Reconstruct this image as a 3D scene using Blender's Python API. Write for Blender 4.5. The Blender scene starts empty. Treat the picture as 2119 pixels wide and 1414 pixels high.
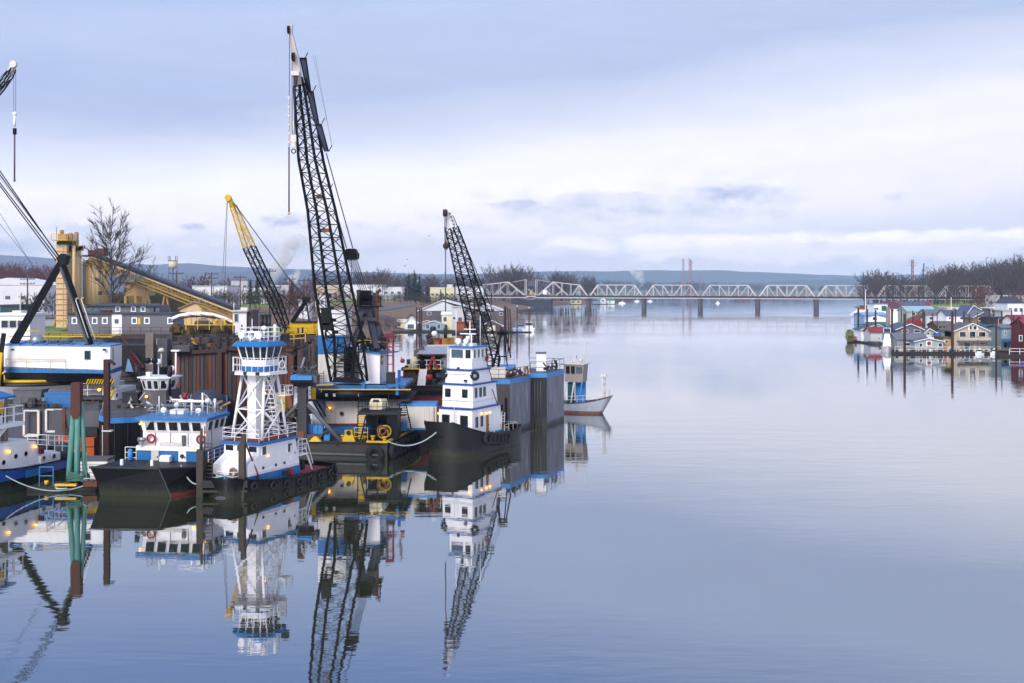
import bpy, math, random
import numpy as np
from math import sin, cos, pi, radians as R
from mathutils import Vector as V, Matrix
random.seed(7)
S = bpy.context.scene
COL = S.collection
# ---------------------------------------------------------------- camera
FPX, CX, HY, CH = 2200.0, 1059.5, 600.0, 16.0
cam = bpy.data.cameras.new('camera'); cam_o = bpy.data.objects.new('camera', cam); COL.objects.link(cam_o)
cam_o.location = (0, 0, CH); cam_o.rotation_euler = (R(90), 0, 0)
cam.sensor_width = 36; cam.lens = 36 * FPX / 2119; cam.shift_y = -(707 - HY) / 2119
cam.clip_start = 0.5; cam.clip_end = 40000
S.camera = cam_o
# ---------------------------------------------------------------- sky
W = bpy.data.worlds.new("World"); S.world = W; W.use_nodes = True
SKY_STRENGTH = 0.535
SUN_EL, SUN_AZ = 38, 205      # degrees; azimuth clockwise from +Y, the sun is veiled, behind the camera to the left
def sky_nodes():
    nt = W.node_tree; nt.nodes.clear(); N = nt.nodes.new; L = nt.links.new
    def math_(op, a, b=None, c=None, clamp=False):
        n = N('ShaderNodeMath'); n.operation = op; n.use_clamp = clamp
        for i, x in enumerate((a, b, c)):
            if x is None: continue
            if isinstance(x, (int, float)): n.inputs[i].default_value = x
            else: L(x, n.inputs[i])
        return n.outputs[0]
    tc = N('ShaderNodeTexCoord'); sp = N('ShaderNodeSeparateXYZ'); L(tc.outputs['Generated'], sp.inputs[0])
    x, y, z = sp.outputs
    az = math_('ARCTAN2', x, y)             # 0 ahead, + to the right (radians)
    el = math_('ARCSINE', z)                # elevation in radians
    def noise(sx, sz, detail, rough, off=0.0):
        cb = N('ShaderNodeCombineXYZ')
        L(math_('MULTIPLY', az, sx), cb.inputs[0]); L(math_('MULTIPLY', el, sz), cb.inputs[1]); cb.inputs[2].default_value = off
        n = N('ShaderNodeTexNoise'); n.inputs['Scale'].default_value = 1; n.inputs['Detail'].default_value = detail
        n.inputs['Roughness'].default_value = rough; L(cb.outputs[0], n.inputs['Vector'])
        return math_('SUBTRACT', n.outputs['Fac'], 0.5)
    n1 = noise(3.2, 14, 5, 0.55, 1.3); n2 = noise(9, 40, 6, 0.6, 7.7); n3 = noise(1.6, 5, 3, 0.5, 4.1)
    # sloping layers: the pale band climbs to the right
    e2 = math_('ADD', el, math_('MULTIPLY', az, -0.10))
    e2 = math_('ADD', e2, math_('MULTIPLY', n1, 0.055)); e2 = math_('ADD', e2, math_('MULTIPLY', n2, 0.010)); e2 = math_('ADD', e2, math_('MULTIPLY', n3, 0.05))
    mr = N('ShaderNodeMapRange'); L(e2, mr.inputs[0]); mr.inputs[1].default_value = -0.02; mr.inputs[2].default_value = 0.62
    cr = N('ShaderNodeValToRGB'); L(mr.outputs[0], cr.inputs[0])
    def lin(r, g, b): return tuple(((c / 255 + .055) / 1.055) ** 2.4 if c > 10 else c / 3294 for c in (r, g, b)) + (1,)
    stops = [(0.0, (206, 204, 220)), (0.05, (210, 206, 218)), (0.10, (232, 225, 227)), (0.17, (241, 235, 237)), (0.23, (236, 235, 242)),
             (0.28, (209, 212, 231)), (0.34, (174, 186, 217)), (0.46, (178, 192, 224)), (0.60, (124, 152, 208)), (1.0, (152, 169, 206))]
    el_ = cr.color_ramp.elements
    while len(el_) < len(stops): el_.new(0.5)
    for e, (p, c) in zip(el_, stops): e.position = p; e.color = lin(*c)
    glow = N('ShaderNodeMapRange'); L(el, glow.inputs[0]); glow.inputs[1].default_value = 0; glow.inputs[2].default_value = .15; glow.inputs[3].default_value = 1.5; glow.inputs[4].default_value = 1.0
    gm = N('ShaderNodeMix'); gm.data_type = 'RGBA'; gm.blend_type = 'MULTIPLY'; gm.inputs[0].default_value = 1; L(cr.outputs[0], gm.inputs[6]); L(glow.outputs[0], gm.inputs[7])
    col = gm.outputs[2]
    def over(col, fac, rgb):
        m = N('ShaderNodeMix'); m.data_type = 'RGBA'; L(fac, m.inputs[0]); L(col, m.inputs[6]); m.inputs[7].default_value = lin(*rgb)
        return m.outputs[2]
    def blob(px, py, wx, wy, gain, nz, amp=1.5):  # a cloud at a direction, its edge broken up by noise
        a0, e0 = math.atan((px - CX) / FPX), math.atan((HY - py) / FPX * cos(math.atan((px - CX) / FPX)))
        dx = math_('MULTIPLY', math_('SUBTRACT', az, a0), FPX / wx); dy = math_('MULTIPLY', math_('SUBTRACT', el, e0), FPX / wy)
        r2 = math_('ADD', math_('MULTIPLY', dx, dx), math_('MULTIPLY', dy, dy))
        f = math_('SUBTRACT', 1.0, r2); f = math_('ADD', f, math_('MULTIPLY', nz, amp * 2.6))
        f = math_('MULTIPLY', f, gain, clamp=True)
        return math_('MULTIPLY', f, math_('GREATER_THAN', y, 0.0))
    nb = noise(26, 60, 6, 0.62, 2.2); nc = noise(60, 110, 6, 0.6, 9.4)
    col = over(col, blob(1750, 512, 720, 34, 1.3, nb), (285, 270, 274))      # long low cloud bank on the right
    col = over(col, blob(1350, 502, 300, 18, 1.0, nb), (298, 284, 284))
    col = over(col, blob(1950, 488, 420, 14, 1.0, nc), (300, 286, 286))
    col = over(col, blob(240, 430, 520, 40, 0.7, nb), (258, 252, 256))         # bright bank on the left
    col = over(col, blob(2000, 400, 700, 120, 0.28, nb), (228, 226, 238))
    col = over(col, blob(1300, 436, 420, 50, .26, nb, 2.2), (190, 195, 220)); col = over(col, blob(420, 505, 560, 46, .3, nb, 2.0), (200, 206, 228)); col = over(col, blob(1650, 330, 560, 90, .35, nb, 1.8), (238, 236, 244)); col = over(col, blob(120, 190, 420, 110, .35, n1), (160, 175, 218)); col = over(col, blob(1850, 150, 500, 60, .35, n1), (196, 204, 226))
    col = over(col, blob(1530, 398, 90, 26, 0.55, nc), (172, 180, 214))
    col = over(col, blob(1250, 425, 130, 30, 0.40, nc), (186, 191, 221))
    col = over(col, blob(1420, 440, 150, 20, 0.30, nc), (188, 192, 222))
    col = over(col, blob(1070, 424, 70, 13, 0.60, nc), (182, 190, 220))
    col = over(col, blob(600, 455, 80, 18, 0.65, nc), (176, 184, 218))
    col = over(col, blob(395, 468, 40, 8, 0.6, nc), (188, 194, 222))
    col = over(col, blob(1856, 408, 24, 8, 0.5, nc), (188, 192, 220))
    col = over(col, blob(60, 500, 220, 40, 0.50, nb), (206, 212, 238))
    fine = noise(14, 70, 8, .68, 5.5); fm = N('ShaderNodeMapRange'); L(fine, fm.inputs[0]); fm.inputs[1].default_value = -.25; fm.inputs[2].default_value = .25; fm.inputs[3].default_value = .955; fm.inputs[4].default_value = 1.04
    fx = N('ShaderNodeMix'); fx.data_type = 'RGBA'; fx.blend_type = 'MULTIPLY'; fx.inputs[0].default_value = 1; L(col, fx.inputs[6]); L(fm.outputs[0], fx.inputs[7]); col = fx.outputs[2]
    # thin clear air above the veil: the physical sky takes part everywhere
    sk = N('ShaderNodeTexSky'); sk.sky_type = 'NISHITA'; sk.sun_disc = False
    sk.sun_elevation = R(SUN_EL); sk.sun_rotation = R(SUN_AZ); sk.dust_density = 2.0
    g = N('ShaderNodeMix'); g.data_type = 'RGBA'; g.blend_type = 'MULTIPLY'; g.inputs[0].default_value = 1; L(sk.outputs[0], g.inputs[6]); g.inputs[7].default_value = (.1, .1, .1, 1)
    mx = N('ShaderNodeMix'); mx.data_type = 'RGBA'; mx.inputs[0].default_value = 0.94; L(g.outputs[2], mx.inputs[6]); L(col, mx.inputs[7])
    bg = N('ShaderNodeBackground'); bg.inputs[1].default_value = SKY_STRENGTH; L(mx.outputs[2], bg.inputs[0])
    out = N('ShaderNodeOutputWorld'); L(bg.outputs[0], out.inputs[0])
sky_nodes()
sun = bpy.data.lights.new('sun', 'SUN'); sun.energy = 1.5; sun.angle = R(28); sun.color = (1.0, 0.95, 0.88)
sun_o = bpy.data.objects.new('sun', sun); COL.objects.link(sun_o)
sd = V((sin(R(SUN_AZ)) * cos(R(SUN_EL)), cos(R(SUN_AZ)) * cos(R(SUN_EL)), sin(R(SUN_EL))))
sun_o.rotation_euler = sd.to_track_quat('Z', 'Y').to_euler(); sun_o.location = (0, -20, 60)
vs = S.view_settings; vs.view_transform = 'Standard'; vs.look = 'None'; vs.gamma = 1; vs.use_curve_mapping = False; vs.exposure = 1.27
S.render.engine = 'CYCLES'
cy = S.cycles; cy.max_bounces = 6; cy.diffuse_bounces = 2; cy.glossy_bounces = 3; cy.transparent_max_bounces = 12; cy.volume_bounces = 3
cy.use_denoising = True; cy.sample_clamp_indirect = 4
S.render.film_transparent = False

# ---------------------------------------------------------------- helpers
def at(px, py, Y): return V(((px - CX) * Y / FPX, Y, CH - (py - HY) * Y / FPX))
def wx(px, Y): return (px - CX) * Y / FPX
def wz(py, Y): return CH - (py - HY) * Y / FPX
def wl(py): return FPX * CH / (py - HY)
def lin(r, g, b): return tuple(((c / 255 + .055) / 1.055) ** 2.4 if c > 10 else c / 3294 for c in (r, g, b))

MATS = {}
def mat(name, rgb, rough=.6, var=.18, scale=.9, streak=0., dirt=(70, 55, 45), dirt_amt=.0, metal=0., bump=.0, spec=.5, wline=0):
    if name in MATS: return MATS[name]
    m = bpy.data.materials.new(name); MATS[name] = m; m.use_nodes = True
    nt = m.node_tree; N = nt.nodes.new; L = nt.links.new; b = nt.nodes['Principled BSDF']
    b.inputs['Roughness'].default_value = rough; b.inputs['Metallic'].default_value = metal; b.inputs['Specular IOR Level'].default_value = spec
    col = lin(*rgb); lum = sum(col) / 3; kk = .72 + .28 * min(1, max(0, (lum - .3) / .35)); col = tuple(c * kk for c in col)
    tc = N('ShaderNodeTexCoord'); mp = N('ShaderNodeMapping'); L(tc.outputs['Object'], mp.inputs[0])
    mp.inputs['Scale'].default_value = (1, 1, .18 if streak else 1)
    n = N('ShaderNodeTexNoise'); n.inputs['Scale'].default_value = scale * (3 if streak else 1); n.inputs['Detail'].default_value = 5; n.inputs['Roughness'].default_value = .62
    L(mp.outputs[0], n.inputs[0])
    mr = N('ShaderNodeMapRange'); L(n.outputs['Fac'], mr.inputs[0]); mr.inputs[1].default_value = .3; mr.inputs[2].default_value = .7
    mr.inputs[3].default_value = 1 - var; mr.inputs[4].default_value = 1 + var * .6
    mx = N('ShaderNodeMix'); mx.data_type = 'RGBA'; mx.blend_type = 'MULTIPLY'; mx.inputs[0].default_value = 1
    mx.inputs[6].default_value = (*col, 1); L(mr.outputs[0], mx.inputs[7])
    out = mx.outputs[2]
    if dirt_amt:
        n2 = N('ShaderNodeTexNoise'); n2.inputs['Scale'].default_value = scale * 2.3; n2.inputs['Detail'].default_value = 6; n2.inputs['Roughness'].default_value = .7
        mp2 = N('ShaderNodeMapping'); L(tc.outputs['Object'], mp2.inputs[0]); mp2.inputs['Scale'].default_value = (1.6, 1.6, .35); mp2.inputs['Location'].default_value = (3, 7, 1); L(mp2.outputs[0], n2.inputs[0])
        r2 = N('ShaderNodeMapRange'); L(n2.outputs['Fac'], r2.inputs[0]); r2.inputs[1].default_value = .68 - .22 * dirt_amt; r2.inputs[2].default_value = .80 - .15 * dirt_amt; r2.inputs[4].default_value = min(1, dirt_amt + .25)
        m2 = N('ShaderNodeMix'); m2.data_type = 'RGBA'; L(r2.outputs[0], m2.inputs[0]); L(out, m2.inputs[6]); m2.inputs[7].default_value = (*lin(*dirt), 1)
        out = m2.outputs[2]
    if wline:   # algae and stain left above the water line
        g_ = N('ShaderNodeNewGeometry'); s_ = N('ShaderNodeSeparateXYZ'); L(g_.outputs['Position'], s_.inputs[0]); a_ = N('ShaderNodeMath'); a_.operation = 'MULTIPLY_ADD'; L(n.outputs['Fac'], a_.inputs[0]); a_.inputs[1].default_value = -1.4; L(s_.outputs[2], a_.inputs[2])
        r3 = N('ShaderNodeMapRange'); L(a_.outputs[0], r3.inputs[0]); r3.inputs[1].default_value = wline - .95; r3.inputs[2].default_value = wline - .45; r3.inputs[3].default_value = .85; r3.inputs[4].default_value = 0
        m3 = N('ShaderNodeMix'); m3.data_type = 'RGBA'; L(r3.outputs[0], m3.inputs[0]); L(out, m3.inputs[6]); m3.inputs[7].default_value = (.028, .032, .018, 1); out = m3.outputs[2]
    L(out, b.inputs['Base Color'])
    if bump:
        bp = N('ShaderNodeBump'); bp.inputs['Strength'].default_value = bump; bp.inputs['Distance'].default_value = .05; L(n.outputs['Fac'], bp.inputs['Height']); L(bp.outputs[0], b.inputs['Normal'])
    return m
def emat(name, rgb, s):
    m = bpy.data.materials.new(name); m.use_nodes = True; b = m.node_tree.nodes['Principled BSDF']
    b.inputs['Base Color'].default_value = (*lin(*rgb), 1); b.inputs['Emission Color'].default_value = (*lin(*rgb), 1); b.inputs['Emission Strength'].default_value = s
    MATS[name] = m; return m

WHITE = mat('white_paint', (240, 237, 237), .45, .09, .8, 1, (140, 108, 82), .24)
WHITE2 = mat('clean_white_paint', (243, 242, 243), .4, .06, .8, 1, (146, 122, 98), .22)
OFFW = mat('offwhite_paint', (214, 208, 200), .55, .12, 1, 1, (120, 90, 70), .3)
BLUE = mat('blue_paint', (38, 124, 194), .4, .12, 1, 1, (60, 60, 80), .12)
DBLUE = mat('deep_blue_paint', (30, 84, 172), .4, .1)
LBLUE = mat('light_blue_paint', (72, 150, 222), .45, .12, .6, 1, (70, 80, 95), .14)
BLACK = mat('black_hull_paint', (14, 15, 18), .5, .35, .8, 1, (92, 84, 80), .28, spec=.25, wline=.55)
DARK = mat('dark_steel', (36, 36, 40), .6, .3, 1.2, 1, (78, 50, 40), .28)
GREYST = mat('grey_steel', (104, 104, 108), .6, .2, .8, 1, (80, 62, 52), .3)
MIDG = mat('mid_grey_steel', (84, 84, 92), .6, .25, .6, 1, (60, 50, 48), .3)
BOOM = mat('boom_black', (16, 15, 22), .6, .25, spec=.25)
CABLE = mat('wire_rope', (62, 58, 66), .6, .1)
RUST = mat('rust_brown', (112, 68, 50), .85, .3, .8, 1, (50, 40, 42), .5)
RUST2 = mat('rust_orange', (150, 88, 54), .85, .3, .9, 1, (62, 44, 40), .5)
RUST3 = mat('dark_rusted_plate', (70, 52, 50), .8, .3, .8, 1, (108, 62, 42), .5)
RUST4 = mat('blue_grey_rusted_plate', (78, 76, 84), .75, .3, .8, 1, (98, 60, 46), .45)
PILE = mat('brown_steel_pile', (70, 38, 33), .8, .25, 1, 1, (40, 28, 26), .4, wline=1.0)
PILEB = mat('brown_cap_plate', (92, 50, 38), .8, .12)
WOOD = mat('weathered_timber', (84, 72, 62), .85, .3, 2, 1, (46, 42, 38), .4, bump=.3, wline=1.0)
DWOOD = mat('dark_wet_timber', (48, 44, 44), .8, .3, 2, 1, (80, 70, 62), .3, bump=.3)
ORNG = mat('orange_timber', (206, 96, 36), .75, .2, 1.2, 0, (110, 60, 35), .3)
TURQ = mat('turquoise_pile_wrap', (96, 160, 150), .7, .3, 1, 1, (150, 190, 180), .35, wline=1.1)
YEL = mat('yellow_paint', (236, 190, 26), .5, .14, 1, 1, (120, 90, 40), .25)
RUBBER = mat('black_rubber', (34, 34, 37), .8, .25, 2)
RED = mat('red_paint', (176, 36, 40), .5, .2, 1, 1, (90, 30, 30), .3)
MAROON = mat('maroon_hull_paint', (122, 30, 38), .55, .2, .8, 1, (60, 30, 32), .3)
PINK = mat('faded_red_deck', (170, 66, 76), .7, .2)
GREEN = mat('green_paint', (60, 130, 100), .6, .2)
TAN = mat('tan_painted_steel', (228, 194, 152), .7, .1, .5, 1, (122, 84, 52), .35)
TAN2 = mat('tan_dirty_steel', (196, 154, 110), .75, .2, .6, 1, (96, 66, 44), .5)
CREAM = mat('cream_paint', (226, 214, 178), .5, .08, 1, 1, (130, 110, 80), .25)
CONC = mat('concrete', (150, 146, 142), .85, .15, .4, 1, (100, 92, 86), .3)
ROPE = mat('pale_rope', (176, 196, 196), .8, .1)
ROPEB = mat('brown_rope', (146, 118, 86), .9, .2)
SILVER = mat('bare_metal', (176, 178, 182), .35, .1, metal=.6)
JUNK = mat('mixed_machinery_grey', (84, 78, 76), .7, .5, 3, 0, (140, 92, 60), .5)
GLASS = mat('dark_window_glass', (38, 46, 52), .06, .5, 1.2, spec=.8)
GLASSB = mat('pale_window_glass', (96, 116, 132), .08, .4, 1.5, spec=.8)
LAMP = emat('lit_warm_lamp', (255, 176, 40), 2.2)
HOUSEG = mat('grey_house_siding', (122, 124, 130), .7, .12, .8, 1, (90, 80, 72), .25)

class M:
    """collects simple solids into one mesh"""
    def __init__(s): s.v = []; s.f = []; s.sm = []
    def add(s, vs, fs, sm=False):
        o = len(s.v); s.v.extend(tuple(p) for p in vs); s.f.extend(tuple(i + o for i in f) for f in fs); s.sm.extend([sm] * len(fs)); return s
    def hexa(s, p): return s.add(p, [(0, 3, 2, 1), (4, 5, 6, 7), (0, 1, 5, 4), (1, 2, 6, 5), (2, 3, 7, 6), (3, 0, 4, 7)])
    def box(s, x0, y0, z0, x1, y1, z1):
        return s.hexa([(x0, y0, z0), (x1, y0, z0), (x1, y1, z0), (x0, y1, z0), (x0, y0, z1), (x1, y0, z1), (x1, y1, z1), (x0, y1, z1)])
    def cbox(s, c, sx, sy, sz, rz=0):
        ca, sa = cos(rz), sin(rz); P = []
        for z in (-sz / 2, sz / 2):
            for (a, b) in ((-1, -1), (1, -1), (1, 1), (-1, 1)):
                x, y = a * sx / 2, b * sy / 2; P.append((c[0] + x * ca - y * sa, c[1] + x * sa + y * ca, c[2] + z))
        return s.hexa(P)
    def taper(s, b, t):   # bottom rect (x0,y0,x1,y1,z), top rect
        return s.hexa([(b[0], b[1], b[4]), (b[2], b[1], b[4]), (b[2], b[3], b[4]), (b[0], b[3], b[4]), (t[0], t[1], t[4]), (t[2], t[1], t[4]), (t[2], t[3], t[4]), (t[0], t[3], t[4])])
    def tube(s, p, q, r, r2=None, n=6, cap=True):
        p, q = V(p), V(q); d = q - p
        if d.length < 1e-6: return s
        d.normalize(); a = d.cross(V((0, 0, 1)) if abs(d.z) < .95 else V((1, 0, 0))).normalized(); b = d.cross(a)
        r2 = r if r2 is None else r2; vs = []
        for c, rr in ((p, r), (q, r2)):
            for k in range(n):
                t = 2 * pi * (k + .5) / n; vs.append(c + (a * cos(t) + b * sin(t)) * rr)
        fs = [(k, (k + 1) % n, n + (k + 1) % n, n + k) for k in range(n)]
        s.add(vs, fs, n > 5)
        if cap: s.f.append(tuple(len(s.v) - 2 * n + k for k in reversed(range(n)))); s.f.append(tuple(len(s.v) - n + k for k in range(n))); s.sm += [False, False]
        return s
    def bar(s, p, q, w): return s.tube(p, q, w * .7071, n=4)
    def path(s, pts, r, n=5):
        for a, b in zip(pts[:-1], pts[1:]): s.tube(a, b, r, n=n)
        return s
    def sag(s, p, q, sag, r, k=10, n=4):
        p, q = V(p), V(q); return s.path([p.lerp(q, i / k) - V((0, 0, sag * 4 * (i / k) * (1 - i / k))) for i in range(k + 1)], r, n)
    def prism(s, pts, z0, z1):   # plan polygon, ccw
        n = len(pts); vs = [(x, y, z0) for x, y in pts] + [(x, y, z1) for x, y in pts]
        return s.add(vs, [(k, (k + 1) % n, n + (k + 1) % n, n + k) for k in range(n)] + [tuple(reversed(range(n))), tuple(range(n, 2 * n))])
    def prismy(s, pts, y0, y1):  # profile in x-z, extruded along y
        n = len(pts); vs = [(x, y0, z) for x, z in pts] + [(x, y1, z) for x, z in pts]
        return s.add(vs, [(k, (k + 1) % n, n + (k + 1) % n, n + k) for k in range(n)] + [tuple(reversed(range(n))), tuple(range(n, 2 * n))])
    def prismx(s, pts, x0, x1):  # profile in y-z, extruded along x
        n = len(pts); vs = [(x0, y, z) for y, z in pts] + [(x1, y, z) for y, z in pts]
        return s.add(vs, [(k, (k + 1) % n, n + (k + 1) % n, n + k) for k in range(n)] + [tuple(reversed(range(n))), tuple(range(n, 2 * n))])
    def loft(s, loops, cap=True, sm=False):
        n = len(loops[0]); o = len(s.v)
        for l in loops: s.v.extend(tuple(p) for p in l)
        for j in range(len(loops) - 1):
            for k in range(n):
                s.f.append((o + j * n + k, o + j * n + (k + 1) % n, o + (j + 1) * n + (k + 1) % n, o + (j + 1) * n + k)); s.sm.append(sm)
        if cap:
            s.f.append(tuple(o + k for k in reversed(range(n)))); s.f.append(tuple(o + (len(loops) - 1) * n + k for k in range(n))); s.sm += [False, False]
        return s
    def lathe(s, c, prof, n=12, sm=True):
        return s.loft([[(c[0] + r * cos(2 * pi * k / n), c[1] + r * sin(2 * pi * k / n), c[2] + z) for k in range(n)] for r, z in prof], True, sm)
    def torus(s, c, ax, Rr, r, nu=14, nv=6):
        ax = V(ax).normalized(); a = ax.cross(V((0, 0, 1)) if abs(ax.z) < .9 else V((1, 0, 0))).normalized(); b = ax.cross(a); c = V(c); vs = []; fs = []
        for i in range(nu):
            t = 2 * pi * i / nu; d = a * cos(t) + b * sin(t)
            for j in range(nv):
                u = 2 * pi * j / nv; vs.append(c + d * (Rr + r * cos(u)) + ax * (r * sin(u)))
        for i in range(nu):
            for j in range(nv): fs.append((i * nv + j, ((i + 1) % nu) * nv + j, ((i + 1) % nu) * nv + (j + 1) % nv, i * nv + (j + 1) % nv))
        return s.add(vs, fs, True)
    def ball(s, c, r, n=8, sq=1):
        prof = [(r * sin(pi * j / 6), -r * sq * cos(pi * j / 6)) for j in range(1, 6)]
        return s.lathe(c, prof, n)
    def disc(s, c, ax, r, t=.04, n=12):
        ax = V(ax).normalized(); return s.tube(V(c) - ax * t / 2, V(c) + ax * t / 2, r, n=n)
    def rail(s, pts, h=1.0, rails=2, step=1.5, r=.03):
        for a, b in zip(pts[:-1], pts[1:]):
            a, b = V(a), V(b); n = max(1, round((b - a).length / step))
            for k in range(n + 1):
                p = a.lerp(b, k / n); s.tube(p, p + V((0, 0, h)), r, n=4)
            for j in range(rails):
                z = V((0, 0, h * (1 - j / max(rails, 1)))); s.tube(a + z, b + z, r, n=4)
        return s
    def ladder(s, p, q, w, side, n=8, r=.03):
        p, q = V(p), V(q); d = V(side).normalized() * w / 2
        s.bar(p - d, q - d, r * 2); s.bar(p + d, q + d, r * 2)
        for k in range(1, n):
            c = p.lerp(q, k / n); s.bar(c - d, c + d, r * 1.8)
        return s

ROOT = {}
def mesh_of(name, m):
    me = bpy.data.meshes.new(name); me.from_pydata([tuple(p) for p in m.v], [], m.f)
    if any(m.sm): me.polygons.foreach_set('use_smooth', m.sm)
    me.update(); return me
def thing(name, label, cat, loc=(0, 0, 0), rz=0, group=None):
    o = bpy.data.objects.new(name, None); COL.objects.link(o); o.location = loc; o.rotation_euler = (0, 0, rz); o.empty_display_size = .5
    o['label'] = label; o['category'] = cat
    if group: o['group'] = group
    ROOT[o.name] = (Matrix.Translation(V(loc)) @ Matrix.Rotation(rz, 4, 'Z')).inverted(); return o
def part(name, m, mt, par, label=None, w=False, stuff=False):
    if w:
        inv = ROOT[(par.parent or par).name]; m.v = [tuple(inv @ V(p)) for p in m.v]
    me = mesh_of(name, m); me.materials.append(mt); o = bpy.data.objects.new(name, me); COL.objects.link(o); o.parent = par
    if label: o['label'] = label
    if stuff: o['kind'] = 'stuff'
    return o
def solo(name, m, mt, label, cat, loc=(0, 0, 0), rz=0, group=None, w=False):
    if w: m.v = [tuple(V(p) - V(loc)) for p in m.v]
    me = mesh_of(name, m); me.materials.append(mt); o = bpy.data.objects.new(name, me); COL.objects.link(o); o.location = loc; o.rotation_euler = (0, 0, rz)
    o['label'] = label; o['category'] = cat
    if group: o['group'] = group
    return o
def struct(name, m, mt, kind='structure'):
    me = mesh_of(name, m); me.materials.append(mt); o = bpy.data.objects.new(name, me); COL.objects.link(o); o['kind'] = kind; return o
def dup(root, loc, rz=None, label=None, group=None, scale=None):
    r = root.copy(); COL.objects.link(r); r.location = loc
    if rz is not None: r.rotation_euler = (0, 0, rz)
    if scale: r.scale = scale
    if label: r['label'] = label
    if group: r['group'] = group
    for ch in list(root.children):
        c = ch.copy(); COL.objects.link(c); c.parent = r
        for g in ch.children:
            d = g.copy(); COL.objects.link(d); d.parent = c
    return r
def window(par, c, n, w, h, fm=None, gm=None, tilt=0, fr=.06, name='window', round_=False):
    """framed window: c centre, n outward normal in plan; frame is the part, pane its sub-part"""
    fm = fm or WHITE2; gm = gm or GLASS; n = V((n[0], n[1], 0)).normalized(); u = V((-n.y, n.x, 0)); up = V((n.x * tilt, n.y * tilt, 1)).normalized(); c = V(c)
    out = u.cross(up).normalized()
    if out.dot(n) < 0: out = -out
    def slab(m, a0, a1, b0, b1, t0, t1):
        P = [c + u * a + up * b + out * t for t in (t0, t1) for (a, b) in ((a0, b0), (a1, b0), (a1, b1), (a0, b1))]
        m.hexa(P)
    f = M(); w2, h2 = w / 2, h / 2
    slab(f, -w2 - fr, w2 + fr, h2, h2 + fr, -.03, .05); slab(f, -w2 - fr, w2 + fr, -h2 - fr, -h2, -.03, .05)
    slab(f, -w2 - fr, -w2, -h2, h2, -.03, .05); slab(f, w2, w2 + fr, -h2, h2, -.03, .05)
    g = M(); slab(g, -w2, w2, -h2, h2, -.02, .015)
    fo = part(name, f, fm, par); part('pane', g, gm, fo); return fo
def lamp(par, p, r=.13):
    m = M().ball(p, r * .8, 8); return part('lamp', m, LAMP, par)
# ================================================================ setting
def water():
    m = bpy.data.materials.new('river_water'); m.use_nodes = True; nt = m.node_tree; nt.nodes.clear(); N = nt.nodes.new; L = nt.links.new
    tc = N('ShaderNodeTexCoord')
    def nz(sx, sy, det, off=0):
        mp = N('ShaderNodeMapping'); L(tc.outputs['Object'], mp.inputs[0]); mp.inputs['Scale'].default_value = (sx, sy, 1); mp.inputs['Location'].default_value = (off, off * 2, 0); mp.inputs['Rotation'].default_value = (0, 0, R(4))
        n = N('ShaderNodeTexNoise'); n.inputs['Scale'].default_value = 1; n.inputs['Detail'].default_value = det; n.inputs['Roughness'].default_value = .5; L(mp.outputs[0], n.inputs[0]); return n.outputs['Fac']
    def ma(op, a, b):
        n = N('ShaderNodeMath'); n.operation = op
        for i, x in enumerate((a, b)):
            if isinstance(x, (int, float)): n.inputs[i].default_value = x
            else: L(x, n.inputs[i])
        return n.outputs[0]
    patch = nz(.012, .022, 3, 5)   # calm and rippled patches
    mr = N('ShaderNodeMapRange'); L(patch, mr.inputs[0]); mr.inputs[1].default_value = .42; mr.inputs[2].default_value = .68; mr.inputs[3].default_value = .35; mr.inputs[4].default_value = 1.5
    h = ma('ADD', ma('MULTIPLY', nz(.5, 1.5, 2), .030), ma('MULTIPLY', nz(2.2, 5.0, 2, 3), .0035))
    h = ma('ADD', h, ma('MULTIPLY', nz(.09, .30, 2, 9), .06))
    h = ma('MULTIPLY', h, mr.outputs[0])
    bp = N('ShaderNodeBump'); bp.inputs['Strength'].default_value = 1; bp.inputs['Distance'].default_value = WATER_BUMP; L(h, bp.inputs['Height'])
    fr = N('ShaderNodeFresnel'); fr.inputs['IOR'].default_value = 2.3; L(bp.outputs[0], fr.inputs['Normal'])
    gl = N('ShaderNodeBsdfGlossy'); gl.inputs['Roughness'].default_value = .018; gl.inputs['Color'].default_value = (.95, .96, 1, 1); L(bp.outputs[0], gl.inputs['Normal'])
    df = N('ShaderNodeBsdfDiffuse'); df.inputs['Color'].default_value = (.030, .036, .016, 1)
    mx = N('ShaderNodeMixShader'); L(ma('POWER', fr.outputs[0], .48), mx.inputs[0]); L(df.outputs[0], mx.inputs[1]); L(gl.outputs[0], mx.inputs[2])
    o = N('ShaderNodeOutputMaterial'); L(mx.outputs[0], o.inputs[0]); return m
WATER_BUMP = .3
wm = M().add([(-11000, -180, 0), (11000, -180, 0), (11000, 10500, 0), (-11000, 10500, 0)], [(0, 1, 2, 3)])
struct('water', wm, water())
bed = mat('river_bed_mud', (60, 56, 40), .95)
struct('river_bed', M().add([(-11000, -180, -4), (11000, -180, -4), (11000, 10500, -4), (-11000, 10500, -4)], [(0, 1, 2, 3)]), bed)

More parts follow.
